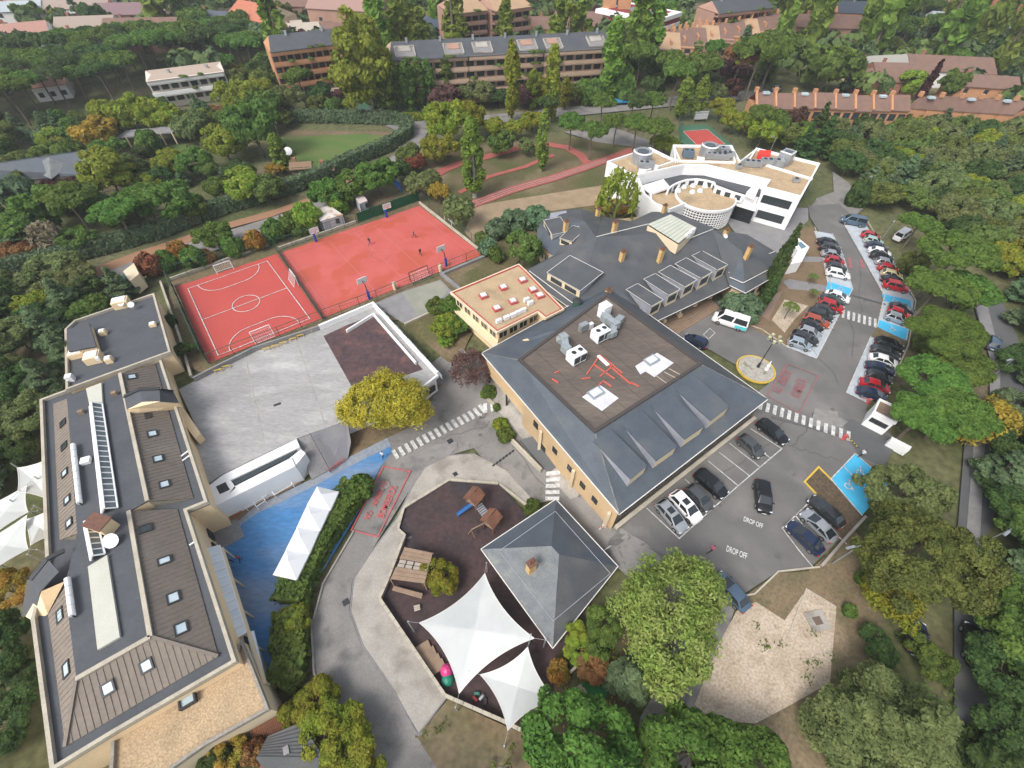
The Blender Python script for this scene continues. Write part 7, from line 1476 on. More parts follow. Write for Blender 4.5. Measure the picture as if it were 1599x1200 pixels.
# stepped houses at upper right of centre
for i in range(9):
    x, y = 1044 + i * 20.5, 62 - i * 3.8; c = V(x, y, 9 + .2 * i); t = thing('stepped_house', None, 'house', setz(c, 0), -.12, 'stepped houses with mono pitched roofs')
    t['label'] = ['first', 'second', 'third', 'fourth', 'fifth', 'sixth', 'seventh', 'eighth', 'ninth'][i] + ' from the left of the stepped brick houses with slanting brown roofs'
    hh = c.z; w, d = 8.4, 15; inst('wall', MB().box((0, 0, hh / 2 - 1), (w, d, hh - .6)).mesh('wall', brick_o if i % 2 else brick_p), (0, 0, 0), 0, t); clear([setz(c, 0) + Vector((a * w / 2, b * d / 2, 0)) for a, b in ((-1, -1), (1, -1), (1, 1), (-1, 1))], 2)
    inst('roof', MB().slab([(-w / 2, -d / 2, hh - 1.6), (w / 2, -d / 2, hh - 1.6), (w / 2, d * .3, hh + 1.2), (-w / 2, d * .3, hh + 1.2)], .25).mesh('roof', brown_far if i % 3 else M('orange_tile', (0, 0, 0))), (0, 0, 0), 0, t)
    inst('party_wall', MB().box((-w / 2, -.5, hh / 2 + .2), (.6, d * .9, hh)).mesh('party_wall', brick_o), (0, 0, 0), 0, t)
    for k in range(3): inst('chimney', MB().box((-w / 2 + 1 + k * 2.6, d * .35, hh + 1.2), (.9, .8, 2.6)).mesh('chimney', brick_o), (0, 0, 0), 0, t)
    for f in range(3):
        for s in (-1, 1): inst('window', MB().box((s * w * .22, -d / 2 - .05, 1.6 + f * 2.6), (2.0, .1, 1.3)).mesh('window', glass), (0, 0, 0), 0, t)
        inst('balcony', MB().box((0, -d / 2 - .5, .7 + f * 2.6), (w * .8, 1.0, .5)).mesh('balcony', trimw if i > 4 else brick_p), (0, 0, 0), 0, t)
# red and white banded institute with courtyard
rw = thing('red_white_institute', 'flat roofed building ringed in dark red and white bands at the top of the picture', 'building', V(990, 20, 0)); q = [V(*p, 10) for p in [(930, 14), (985, 4), (1066, 19), (1022, 33)]]; clear(q, 2)
redb = M('dark_red_band', (.22, .03, .035), None, grain=.1)
for k in range(3):
    MB().prism(inset(q, .5), 8.6 - k * 3.2 - 1.9, 8.6 - k * 3.2, cap=False).build('red_band', redb, rw); MB().prism(q, 8.6 - k * 3.2, 10 - k * 3.2).build('white_band', white_w, rw)
MB().slab([setz(Vector((*v, 0)), 10.08) for v in inset(q, 3)], .06).build('roof_court', redb, rw)
MB().slab([setz(Vector((*v, 0)), 10.14) for v in inset(q, 7)], .05).build('court_floor', glass, rw)
for v in (V(952, 2, 12), V(975, 4, 12)): MB().box((v.x, v.y, 9), (5, 4, 9)).build('brick_tower', brick_o, rw)
# pool by the far lawn, dish
t = thing('covered_pool', 'long pool with a pale turquoise cover and white surround behind the hedge', 'pool', V(518, 174, 0)); q = [pg(492, 178), pg(540, 178), pg(538, 169), pg(494, 172)]; MB().slab([up(v, .5) for v in q], .6).build('surround', white_w, t); MB().slab([up(setz(Vector((*v, 0)), .56), 0) for v in inset(q, .8)], .1).build('cover', M('turquoise_cover', (.12, .42, .38), None), t)
t = thing('retaining_terrace', 'beige stone terrace below the orange brick flats', 'terrace', V(512, 138, 0)); q = [V(*p, 1.5) for p in [(490, 150), (530, 150), (532, 122), (500, 124)]]; MB().prism(q, -.2, 1.5).build('stone_bed', M('beige_slope', (.35, .26, .17), (.3, .22, .15), s=.5, grain=.15), t); clear(q, 1)
for k in range(8): A, B = q[0].lerp(q[3], k / 8), q[1].lerp(q[2], k / 8); MB().bar(up(A, .08), up(B, .08), .25, .16).build('step', stone, t)
t = thing('satellite_dish', 'big white satellite dish on a mast in the hedge garden', 'satellite dish', V(449, 240, 0)); c = V(450, 237, 3.0); MB().bar(setz(c, 0), c, .12).build('mast', metal, t); MB().tube(c, c + Vector((.1, -.3, .25)), .2, 1.0, 14).build('bowl', metal_w, t)
o = MB().slab([V(*p, 1.2) for p in [(956, 160), (985, 158), (983, 151), (960, 152)]], .4).build('blue_awning', M('blue_awning', (.03, .2, .35), None)); tag(o, 'blue garden awning among the trees right of centre', 'awning')
# ------------------------------------------------------------------ trees and shrubs
bark = M('bark', (.11, .085, .065), (.15, .12, .095), s=2, grain=.2, rough=.95); bark_w = M('pale_bark', (.36, .34, .30), (.22, .2, .18), s=2, grain=.2, rough=.9)
def quads_mesh(name, P, U, Vv):
    n = len(P); co = np.empty((n, 4, 3), np.float32); co[:, 0] = P - U - Vv; co[:, 1] = P + U - Vv; co[:, 2] = P + U + Vv; co[:, 3] = P - U + Vv
    me = bpy.data.meshes.new(name); me.vertices.add(4 * n); me.vertices.foreach_set('co', co.ravel()); me.loops.add(4 * n); me.loops.foreach_set('vertex_index', np.arange(4 * n, dtype=np.int32))
    me.polygons.add(n); me.polygons.foreach_set('loop_start', np.arange(0, 4 * n, 4, dtype=np.int32)); me.update(calc_edges=True); me.materials.append(leafmat('green')); return me
def leaves(lobes, ctr, n, s, rng, flat=.0, upb=.35, aspect=1.5, fuzz=.1):
    """leaf faces spread over the shells of many lobes; lobes: x,y,z,rx,rz"""
    lobes = np.array(lobes, float); ar = lobes[:, 3] * (lobes[:, 3] + lobes[:, 4]); k = rng.choice(len(lobes), n, p=ar / ar.sum()); L = lobes[k]
    d = rng.normal(size=(n, 3)); d[:, 2] += upb; out = (L[:, :3] - ctr); out /= np.linalg.norm(out, axis=1, keepdims=True) + .3; d += out * .9; d /= np.linalg.norm(d, axis=1, keepdims=True)
    rr = rng.uniform(.72, 1.0 + fuzz, n)[:, None]; P = L[:, :3] + d * rr * np.stack([L[:, 3], L[:, 3], L[:, 4]], 1)
    N = d + rng.normal(size=(n, 3)) * .55; N[:, 2] *= 1 + flat; N /= np.linalg.norm(N, axis=1, keepdims=True); T = rng.normal(size=(n, 3)); U = np.cross(N, T); U /= np.linalg.norm(U, axis=1, keepdims=True) + 1e-6; W_ = np.cross(N, U)
    sz = s * rng.uniform(.55, 1.3, n)[:, None] / 2; return P, U * sz * aspect, W_ * sz
SPEC = {  # base width, total height, crown bottom, crown height
    'pine': (8, 9.5, 6.0, 3.5), 'broad': (8, 8.5, 1.4, 7.1), 'poplar': (3.2, 13, 1.8, 11.2), 'cypress': (1.8, 8.5, .2, 8.3), 'conifer': (6.5, 11, .8, 10.2), 'bush': (3, 2.1, 0, 2.1), 'sparse': (8, 8.5, 1.6, 6.9), 'bare': (6, 6.5, 1.2, 5.3), 'oak': (6.5, 6.0, .6, 5.4), 'palm': (2.4, 3.2, 2.0, 1.2), 'giant': (14, 22, 3, 19)}
def make_crown(kind, lod, seed):
    rng = np.random.default_rng(seed); w, H, zb, hc = SPEC[kind]; R = w / 2; lb = []
    dens = {-1: 4.2, 0: 1.0, 1: .33, 2: .09}[lod]; ls = {-1: .105, 0: .24, 1: .42, 2: .8}[lod]
    if kind == 'pine':
        for i in range(34 if lod < 2 else 20):
            a, r = rng.uniform(0, 6.28), R * .86 * math.sqrt(rng.uniform(0, 1)); lb.append((r * math.cos(a), r * math.sin(a), hc * (.42 + .42 * (1 - (r / R) ** 2)) + rng.uniform(-.25, .2), rng.uniform(.75, 1.35), rng.uniform(.6, .95)))
        P, U, W_ = leaves(lb, np.array([0, 0, .4]), int(13000 * dens), ls * .9, rng, upb=.55)
    elif kind in ('broad', 'sparse', 'oak', 'giant'):
        nl = {'broad': 46, 'sparse': 60, 'oak': 40, 'giant': 80}[kind]; nl = nl * 3 if lod < 0 else nl if lod < 2 else nl // 2; sr = w / 8 * (.62 if lod < 0 else 1)
        ph = rng.uniform(0, 6.28, 3)
        for i in range(nl):
            v = rng.normal(size=3); v[2] = abs(v[2]) * .95 - .35 if kind != 'giant' else v[2]; v /= np.linalg.norm(v); q = rng.uniform(.5, .9) ** .7; rl = rng.uniform(.75, 1.4) * sr
            az = math.atan2(v[1], v[0]); q *= 1 + .2 * math.sin(2 * az + ph[0]) + .15 * math.sin(3 * az + ph[1]) * (1 if lod < 2 else .5) + .1 * math.sin(5 * az + ph[2] + 3 * v[2]); rl *= rng.uniform(.7, 1.15)
            lb.append((v[0] * R * q, v[1] * R * q, hc * (.46 + .44 * v[2] * min(q, 1)) if kind != 'giant' else hc * (.5 + .45 * v[2] * q), rl, rl * .85))
        n = {'broad': 14000, 'sparse': 6200 if lod < 0 else 5600, 'oak': 12000, 'giant': 16000}[kind]; P, U, W_ = leaves(lb, np.array([0, 0, hc * .4]), int(n * dens), ls * (1 if kind != 'giant' else 1.5), rng, fuzz=.16 if kind != 'sparse' else .7, aspect=1.5 if kind != 'sparse' else 2.4)
    elif kind == 'poplar':
        for i in range(46 if lod < 2 else 22):
            t = rng.uniform(0, 1); r = R * .62 * math.sin(math.pi * min(1, t * .9 + .1)) ** .6; a = rng.uniform(0, 6.28); lb.append((r * math.cos(a), r * math.sin(a), hc * t * .96, rng.uniform(.35, .62), rng.uniform(.7, 1.3)))
        P, U, W_ = leaves(lb, np.array([0, 0, hc * .4]), int(9000 * dens), ls * .85, rng, fuzz=.3)
    elif kind == 'cypress':
        for i in range(26): t = i / 25; lb.append((rng.uniform(-.1, .1), rng.uniform(-.1, .1), hc * t * .95 + .2, R * (.9 * math.sin(math.pi * min(1, t * .85 + .15)) ** .7 + .06), .5))
        P, U, W_ = leaves(lb, np.array([0, 0, hc * .4]), int(7000 * dens), ls * .6, rng)
    elif kind == 'conifer':
        for i in range(70 if lod < 2 else 34):
            t = rng.uniform(0, 1) ** 1.3; a = rng.uniform(0, 6.28); r = R * (1 - t) * rng.uniform(.45, .92); lb.append((r * math.cos(a), r * math.sin(a), hc * t * .94 + .3, rng.uniform(.5, .95) * (1.15 - t * .7), rng.uniform(.22, .4)))
        P, U, W_ = leaves(lb, np.array([0, 0, hc * .3]), int(13000 * dens), ls * .85, rng, flat=.8, fuzz=.35)
    elif kind == 'bush':
        for i in range(16): v = rng.normal(size=3); v /= np.linalg.norm(v); lb.append((v[0] * R * .6, v[1] * R * .6, hc * (.42 + .3 * v[2]), .65, .55))
        P, U, W_ = leaves(lb, np.array([0, 0, .5]), int(3600 * max(dens, .12)), ls * .8, rng)
    elif kind == 'bare':
        for i in range(40): v = rng.normal(size=3); v[2] = abs(v[2]); v /= np.linalg.norm(v); lb.append((v[0] * R * .75, v[1] * R * .75, hc * (.25 + .6 * v[2]), .7, .7))
        P, U, W_ = leaves(lb, np.array([0, 0, 1.5]), int(1700 * dens), ls * .6, rng, fuzz=.6, aspect=3)
    elif kind == 'palm':
        Pn, Un, Wn = [], [], []
        for i in range(13):
            a = i * 2.4; 
            for k in range(9):
                r = R * (k + 1) / 9; z = .3 + .75 * math.sin(math.pi * .62 * (k + 1) / 9) - .55 * (k / 8) ** 2
                for s in (-1, 1): Pn.append((r * math.cos(a) - s * .09 * math.sin(a), r * math.sin(a) + s * .09 * math.cos(a), z)); Un.append((.10 * math.cos(a), .10 * math.sin(a), 0)); Wn.append((-s * .12 * math.sin(a), s * .12 * math.cos(a), -.04))
        P, U, W_ = np.array(Pn), np.array(Un), np.array(Wn)
    return quads_mesh('crown', P.astype(np.float32), U.astype(np.float32), W_.astype(np.float32)), lb
def make_trunk(kind, lobes, lod, seed):
    rng = random.Random(seed); w, H, zb, hc = SPEC[kind]; mb = MB(); r0 = .026 * H; n = 8 if lod < 1 else 5
    if kind == 'giant': r0 = .5
    top = zb + hc * (.85 if kind in ('poplar', 'conifer', 'cypress') else .45); pts = [(0, 0, -.4), (rng.uniform(-.15, .15), rng.uniform(-.15, .15), zb * .5 + .3), (rng.uniform(-.3, .3) * w / 8, rng.uniform(-.3, .3) * w / 8, zb + .1), (0, 0, top)]
    rr = [r0, r0 * .8, r0 * .68, r0 * .3]
    for i in range(3): mb.tube(pts[i], pts[i + 1], rr[i], rr[i + 1], n, cap=False)
    if kind not in ('cypress', 'palm', 'bush'):
        k = 9 if lod < 1 else (5 if lod == 1 else 0)
        if kind in ('bare', 'sparse') and lod < 2: k = min(len(lobes), 70 if lod < 0 else 30 if lod < 1 else 16)
        for l in (rng.sample(lobes, min(k, len(lobes))) if k else []):
            s = Vector(pts[2]).lerp(Vector(pts[3]), rng.uniform(0, .7)); e = Vector((l[0], l[1], l[2] + zb)); m = s.lerp(e, .5) + Vector((0, 0, -.25)); mb.tube(s, m, r0 * .38, r0 * .24, 5, cap=False); mb.tube(m, e, r0 * .24, r0 * .06, 4, cap=False)
    return mb.mesh('trunk', bark)
PROTO = {}
def proto(kind, lod, var):
    k = (kind, lod, var)
    if k not in PROTO:
        c, lb = make_crown(kind, lod, hash_(k)); PROTO[k] = (c, make_trunk(kind, [tuple(map(float, l)) for l in lb], lod, var))
    return PROTO[k]
def hash_(k): return sum(ord(ch) for ch in k[0]) * 17 + k[1] * 101 + k[2] * 13
NICE = {'pine': 'umbrella_pine', 'broad': 'broadleaf_tree', 'poplar': 'poplar_tree', 'cypress': 'cypress_tree', 'conifer': 'conifer_tree', 'bush': 'shrub', 'sparse': 'thin_crowned_tree', 'bare': 'twiggy_tree', 'oak': 'holm_oak', 'palm': 'palm_tree', 'giant': 'giant_poplar'}
PLACED = []; TREES = []
def put_tree(kind, p, s, hs, col, lab, grp=None, pale=False, dep=None):
    dep = dep or depth(p); lod = 0 if dep < 78 else (1 if dep < 150 else 2)
    if s > 1.25 and lod == 0: lod = -1
    if s > 1.5 and lod == 1: lod = 0
    c, tr = proto(kind, lod, random.randrange(3 if lod > 0 else 2)); t = thing(NICE[kind], lab, {'bush': 'shrub', 'palm': 'palm tree'}.get(kind, 'tree'), p, random.uniform(0, 6.28), grp)
    cr = inst('crown', c, (0, 0, SPEC[kind][2] * hs), 0, t, (s, s * random.uniform(.92, 1.08), hs)); cr.material_slots[0].link = 'OBJECT'; cr.material_slots[0].material = leafmat(col)
    if kind != 'bush': 
        k = inst('trunk', tr, (0, 0, 0), 0, t, (s, s, hs))
        if pale: k.material_slots[0].link = 'OBJECT'; k.material_slots[0].material = bark_w
    PLACED.append((p.x, p.y, SPEC[kind][0] * s / 2)); return t
def tree(kind, px, py, wpx, col, lab=None, grp=None, hf=1.0, pale=False):
    w, H, zb, hc = SPEC[kind]; s = 1.0; p = pg(px, py)
    for i in range(6):
        hs = s * hf; zc = (zb + hc * .55) * hs; g = gz(p.x, p.y); q = at(px, py, g + zc); s = .5 * s + .5 * (wpx * depth(q) / F / w); p = Vector((q.x, q.y, 0))
    p.z = gz(p.x, p.y); return put_tree(kind, p, s, s * hf, col, lab, grp, pale)
ORD = ['first', 'second', 'third', 'fourth', 'fifth', 'sixth', 'seventh', 'eighth', 'ninth', 'tenth', 'eleventh', 'twelfth', 'thirteenth', 'fourteenth', 'fifteenth', 'sixteenth', 'seventeenth', 'eighteenth', 'nineteenth', 'twentieth', 'twenty-first', 'twenty-second', 'twenty-third', 'twenty-fourth']
ADJ = {'pine': 'bright green', 'dark': 'dark green', 'oak': 'olive green', 'olive': 'grey green', 'blue': 'blue green', 'green': 'green', 'lime': 'light green', 'yellow': 'yellow', 'gold': 'golden yellow', 'ygreen': 'yellow green', 'pale': 'pale green', 'purple': 'dark purple', 'rust': 'rusty brown', 'grey': 'grey leafless', 'poplar': 'light green', 'hedge': 'blue green', 'plum': 'purple brown', 'orange': 'orange tinged'}
NN = {'pine': 'umbrella pine', 'broad': 'round tree', 'poplar': 'slim poplar', 'cypress': 'cypress', 'conifer': 'conifer', 'bush': 'shrub', 'sparse': 'thin crowned tree', 'bare': 'twiggy tree', 'oak': 'bushy oak', 'palm': 'small palm', 'giant': 'giant poplar'}
def group(where, rows, hf=1.0, grp=None):
    """rows: kind, px, py, width px, colour; labelled by look and place, ordered from the left"""
    rows = sorted(rows, key=lambda r: r[1])
    for i, r in enumerate(rows):
        tree(*r[:5], lab=f'{ADJ[r[4]]} {NN[r[0]]} {where}' + (f', {ORD[i]} from the left' if len(rows) > 1 else ''), grp=(grp or 'trees ' + where) if len(rows) > 1 else None, hf=r[5] if len(r) > 5 else hf, pale=len(r) > 6)
for a in (('sparse', 1050, 957, 166, 'pale', 'huge pale green feathery tree at the bottom beside the pavilion', None, .9, True), ('broad', 1448, 868, 172, 'oak', 'huge dark olive oak at the lower right', None, .9), ('broad', 1416, 766, 100, 'olive', 'large grey green tree beside the blue bays', None, .9), ('sparse', 1395, 922, 80, 'ygreen', 'small yellow green tree before the huge oak', None, .9),
          ('conifer', 1420, 1132, 225, 'olive', 'huge feathery grey green pine at the bottom right', None, .6), ('broad', 1458, 1030, 56, 'green', 'bright green tree between the huge oak and the feathery pine', None, .8), ('broad', 915, 1160, 150, 'pine', 'large bright green tree at the bottom beside the small sail', None, .8), ('broad', 1085, 1175, 130, 'pine', 'large bright green tree at the bottom edge, left of the sand lot', None, .8), ('broad', 1165, 1190, 120, 'pine', 'bright green tree at the bottom edge right under the sand lot', None, .75), ('broad', 1000, 1200, 90, 'green', 'low green tree at the bottom edge on the lower road', None, .7),
          ('broad', 687, 899, 52, 'ygreen', 'small round yellow green tree beside the pergola hut', None, .75), ('sparse', 602, 624, 110, 'yellow', 'large yellow autumn tree beside the concrete deck', None, 1.0, True), ('bare', 735, 570, 66, 'plum', 'purple brown twiggy tree beside the sports hall', None, .9),
          ('broad', 818, 384, 50, 'oak', 'olive cone shaped tree beside the round slate wing', None, 1.15), ('bare', 968, 302, 62, 'lime', 'thin light green tree before the white building', None, 1.6), ('broad', 945, 320, 30, 'orange', 'orange tinged bush like tree behind the slate roofs', None, .6), ('broad', 972, 322, 34, 'orange', 'second orange tinged low tree behind the slate roofs', None, .6),
          ('bush', 1160, 478, 66, 'hedge', 'big round silvery green shrub before the entrance terrace', None, .75), ('cypress', 1222, 405, 22, 'dark', 'tall dark cypress at the corner of the slate wing', None, 1.25), ('cypress', 1206, 450, 16, 'dark', 'shorter dark cypress before the tall one', None, 1.2),
          ('palm', 1237, 478, 24, 'green', 'lower left small palm in the brown bed'), ('palm', 1271, 431, 14, 'green', 'uppermost small palm in the brown bed'), ('palm', 1272, 455, 13, 'green', 'small palm in the middle of the brown bed'), ('conifer', 988, 1058, 78, 'blue', 'blue green conifer beside the lower road in the garden', None, .7), ('giant', 565, 92, 88, 'lime', 'giant light green poplar between the two apartment blocks', None, 1.0, True)): tree(*a)
group('in the garden behind the pavilion', [('broad', 940, 982, 58, 'green', .6), ('broad', 905, 1008, 48, 'ygreen', .5), ('bush', 872, 1048, 40, 'orange'), ('bush', 925, 1040, 50, 'rust', .6)])
group('by the curved road, bottom left', [('broad', 486, 1098, 66, 'ygreen', .6), ('broad', 512, 1140, 84, 'ygreen', .6), ('broad', 548, 1180, 84, 'ygreen', .6), ('broad', 352, 1165, 60, 'orange', .6), ('bush', 395, 1175, 40, 'rust'), ('broad', 330, 1190, 50, 'dark', .6)])
group('beside the sports hall', [('bush', 763, 612, 26, 'green'), ('bush', 782, 663, 26, 'ygreen'), ('bush', 790, 678, 28, 'green'), ('bush', 776, 636, 14, 'green'), ('bush', 831, 792, 30, 'green')])
group('beside the tan annex', [('broad', 686, 478, 34, 'green', .8), ('broad', 704, 478, 38, 'pine', .8), ('broad', 694, 508, 40, 'lime', .8), ('broad', 712, 505, 36, 'green', .7), ('broad', 698, 530, 26, 'lime', .6)])
group('beside the red courts and the sandy path', [('bush', 776, 356, 36, 'hedge', 1.2), ('bush', 803, 343, 46, 'hedge', 1.0), ('bush', 838, 338, 46, 'hedge', 1.0), ('bush', 762, 384, 30, 'hedge', 1.2), ('bush', 775, 396, 26, 'green', 1.2), ('bush', 752, 372, 24, 'oak', 1.2)])
group('beside the store yard', [('broad', 684, 298, 32, 'gold', 1.0), ('sparse', 716, 326, 44, 'olive', 1.0), ('broad', 658, 284, 44, 'olive', .9), ('sparse', 646, 252, 30, 'rust', .8), ('broad', 637, 240, 36, 'oak', .9)])
group('on the running track lawn', [('poplar', 738, 240, 40, 'poplar', .72, 1), ('poplar', 849, 212, 23, 'poplar', .95, 1), ('broad', 783, 222, 36, 'green', .9), ('broad', 770, 196, 34, 'ygreen', .9), ('broad', 806, 198, 32, 'ygreen', .9), ('broad', 832, 186, 30, 'ygreen', .9)])
group('behind the running track', [('broad', 697, 186, 62, 'ygreen', 1.1), ('broad', 685, 228, 48, 'ygreen', .9), ('broad', 728, 180, 50, 'ygreen', 1.0), ('pine', 893, 190, 44, 'pine'), ('pine', 925, 204, 46, 'pine'), ('pine', 964, 190, 40, 'pine'), ('pine', 996, 192, 44, 'pine'), ('pine', 1026, 198, 48, 'pine'), ('broad', 1040, 222, 38, 'lime', .7), ('pine', 857, 160, 34, 'dark'), ('pine', 942, 158, 42, 'pine'), ('pine', 990, 158, 44, 'dark'), ('pine', 1022, 156, 40, 'pine'), ('poplar', 1070, 148, 24, 'poplar', .6), ('poplar', 1096, 148, 24, 'poplar', .6), ('broad', 822, 226, 26, 'olive', .9)])
group('around the tennis court', [('broad', 1128, 166, 32, 'ygreen', 1.0), ('broad', 1148, 184, 34, 'ygreen', 1.0), ('broad', 1166, 190, 30, 'lime', 1.0), ('broad', 1192, 204, 44, 'ygreen', 1.0), ('broad', 1216, 190, 38, 'green', 1.0), ('broad', 1262, 212, 34, 'ygreen', .9), ('pine', 1190, 178, 44, 'pine'), ('broad', 1235, 210, 34, 'oak', .9)])
group('by the woodland road', [('pine', 1437, 350, 58, 'pine', .8), ('pine', 1495, 394, 112, 'pine', .8), ('pine', 1468, 448, 92, 'pine', .8), ('pine', 1518, 450, 74, 'pine', .8), ('pine', 1482, 520, 112, 'pine', .8), ('pine', 1502, 570, 90, 'pine', .8), ('pine', 1456, 590, 96, 'pine', .8), ('pine', 1500, 640, 104, 'pine', .75), ('pine', 1444, 650, 92, 'pine', .75), ('sparse', 1530, 652, 76, 'yellow', .9), ('bush', 1428, 408, 40, 'oak', 1.3), ('bush', 1345, 300, 36, 'dark', 1.6)])
group('at the right picture edge', [('broad', 1592, 640, 70, 'blue', .8), ('broad', 1596, 560, 60, 'dark', .8), ('conifer', 1590, 725, 80, 'blue', .7), ('broad', 1588, 800, 80, 'dark', .7), ('conifer', 1592, 880, 90, 'blue', .6), ('broad', 1598, 960, 100, 'pine', .7), ('broad', 1590, 1060, 110, 'dark', .7), ('broad', 1596, 1140, 120, 'dark', .7), ('broad', 1560, 760, 40, 'dark', .7), ('broad', 1620, 700, 90, 'dark', .8), ('broad', 1640, 820, 100, 'green', .8), ('broad', 1640, 1000, 130, 'green', .8), ('conifer', 1570, 1195, 100, 'dark', .6), ('bush', 1360, 900, 40, 'green', 1.2), ('bush', 1330, 955, 24, 'green', 1.2), ('broad', 1375, 1010, 50, 'dark', .6)])
group('at the left picture edge', [('broad', 45, 640, 70, 'olive', .8), ('conifer', 60, 585, 66, 'blue', .7), ('conifer', 92, 545, 56, 'blue', .7), ('broad', 20, 590, 70, 'dark', .8), ('broad', 26, 700, 60, 'dark', .8), ('conifer', 62, 505, 70, 'blue', .7), ('broad', 18, 520, 70, 'olive', .8), ('broad', 45, 475, 50, 'ygreen', .8), ('conifer', 92, 460, 60, 'blue', .7), ('broad', 136, 478, 48, 'green', .7), ('broad', 96, 490, 40, 'dark', .8), ('broad', 10, 650, 60, 'olive', .8), ('broad', 88, 580, 34, 'dark', .8), ('broad', 10, 920, 60, 'orange', .7), ('broad', -10, 1010, 90, 'dark', .7), ('broad', 30, 1060, 50, 'dark', .6), ('broad', 10, 1130, 80, 'dark', .6)])
group('beside the upper road', [('broad', 118, 428, 60, 'olive', .7), ('broad', 160, 440, 36, 'olive', .6), ('bush', 232, 410, 36, 'rust', 1.3), ('bush', 256, 405, 30, 'green', 1.4), ('bush', 280, 392, 36, 'orange', 1.3), ('broad', 332, 366, 50, 'pine', .8), ('bush', 300, 402, 34, 'green', 1.4), ('bush', 320, 400, 26, 'rust', 1.2), ('bush', 362, 382, 34, 'green', 1.4), ('bush', 394, 372, 34, 'orange', 1.4), ('bush', 425, 358, 36, 'green', 1.4), ('bush', 455, 348, 36, 'green', 1.4), ('broad', 285, 545, 28, 'dark', .7), ('bush', 262, 500, 20, 'dark', 1.4)])
group('behind the site cabins', [('broad', 508, 300, 54, 'pine', .8), ('broad', 545, 288, 52, 'pine', .8), ('broad', 588, 272, 56, 'pine', .9), ('bush', 478, 335, 44, 'lime', 1.5), ('bush', 526, 318, 34, 'lime', 1.3), ('bush', 466, 352, 30, 'green', 1.2), ('broad', 622, 262, 34, 'dark', .8)])
group('above the long hedge', [('broad', 60, 322, 74, 'pine', .9), ('pine', 100, 308, 80, 'pine', .8), ('bare', 70, 366, 52, 'grey', .9), ('broad', 24, 390, 46, 'rust', .7), ('broad', 118, 372, 50, 'green', .7), ('pine', 180, 330, 80, 'pine', .7), ('pine', 222, 308, 74, 'pine', .7), ('broad', 262, 312, 74, 'green', .8), ('broad', 296, 322, 46, 'green', .7), ('broad', 160, 262, 76, 'lime', .9), ('broad', 214, 262, 40, 'dark', .8), ('broad', 300, 250, 50, 'green', .8), ('broad', 345, 218, 56, 'lime', .9), ('broad', 392, 192, 70, 'green', 1.1), ('poplar', 432, 232, 24, 'poplar', .6), ('broad', 380, 285, 62, 'lime', .8), ('broad', 334, 290, 40, 'green', .7), ('broad', 412, 290, 50, 'oak', .8), ('broad', 430, 262, 26, 'gold', .6), ('broad', 148, 205, 56, 'gold', .8), ('broad', 95, 292, 50, 'purple', .6), ('bush', 20, 300, 60, 'hedge', 1.3), ('broad', 320, 262, 36, 'oak', .7), ('pine', 16, 350, 70, 'green', .7)])
group('near the garden canopy', [('broad', 172, 176, 50, 'ygreen', 1.0), ('broad', 204, 172, 50, 'ygreen', 1.0), ('broad', 236, 176, 46, 'ygreen', 1.0), ('broad', 262, 180, 40, 'ygreen', 1.0), ('broad', 298, 195, 50, 'olive', .9), ('broad', 335, 172, 26, 'rust', .7), ('broad', 370, 150, 60, 'lime', 1.0), ('broad', 410, 160, 50, 'green', 1.0), ('broad', 450, 150, 46, 'olive', .9)])
group('in front of the long apartment block', [('poplar', 600, 128, 26, 'green', .85, 1), ('poplar', 618, 132, 22, 'green', .8, 1), ('poplar', 635, 130, 24, 'green', .8, 1), ('poplar', 652, 128, 22, 'green', .8, 1), ('poplar', 668, 128, 22, 'green', .75, 1), ('poplar', 697, 118, 24, 'green', .7, 1), ('poplar', 800, 118, 26, 'ygreen', 1.0), ('poplar', 864, 120, 26, 'ygreen', 1.0), ('cypress', 796, 104, 12, 'dark', 1.3), ('poplar', 884, 142, 18, 'ygreen', .6), ('poplar', 832, 134, 20, 'ygreen', .7), ('conifer', 645, 100, 24, 'dark', .8), ('broad', 905, 118, 26, 'plum', .9), ('broad', 750, 140, 44, 'olive', .8), ('broad', 720, 142, 36, 'olive', .8), ('broad', 780, 148, 30, 'dark', .8)])
group('right of the long apartment block', [('pine', 1002, 82, 50, 'pine'), ('pine', 1045, 92, 46, 'pine'), ('pine', 1060, 112, 54, 'pine'), ('pine', 1100, 100, 54, 'pine'), ('pine', 1160, 86, 50, 'rust'), ('pine', 1190, 78, 70, 'pine'), ('pine', 1085, 72, 30, 'pine'), ('pine', 1122, 74, 40, 'pine'), ('broad', 975, 60, 40, 'green', 1.3), ('broad', 1008, 62, 36, 'green', 1.2), ('broad', 1146, 136, 34, 'purple', .8), ('broad', 1120, 140, 30, 'olive', .8), ('pine', 1215, 70, 70, 'pine'), ('broad', 1300, 100, 70, 'green', .9), ('conifer', 1345, 98, 44, 'blue', .9), ('broad', 1380, 122, 36, 'purple', .7), ('broad', 1425, 128, 46, 'lime', .8), ('broad', 1492, 128, 46, 'green', .9), ('broad', 1380, 96, 30, 'green', .8), ('cypress', 1452, 128, 12, 'purple', 1.2)])
tree('broad', 1355, 163, 30, 'lime', 'light green tree against the front of the terraced houses', None, 1.0)
tree('bush', 1237, 182, 44, 'purple', 'dark purple shrub before the terraced houses', None, 1.4); tree('conifer', 1285, 150, 20, 'dark', 'dark conifer between two terraced houses', None, .8)
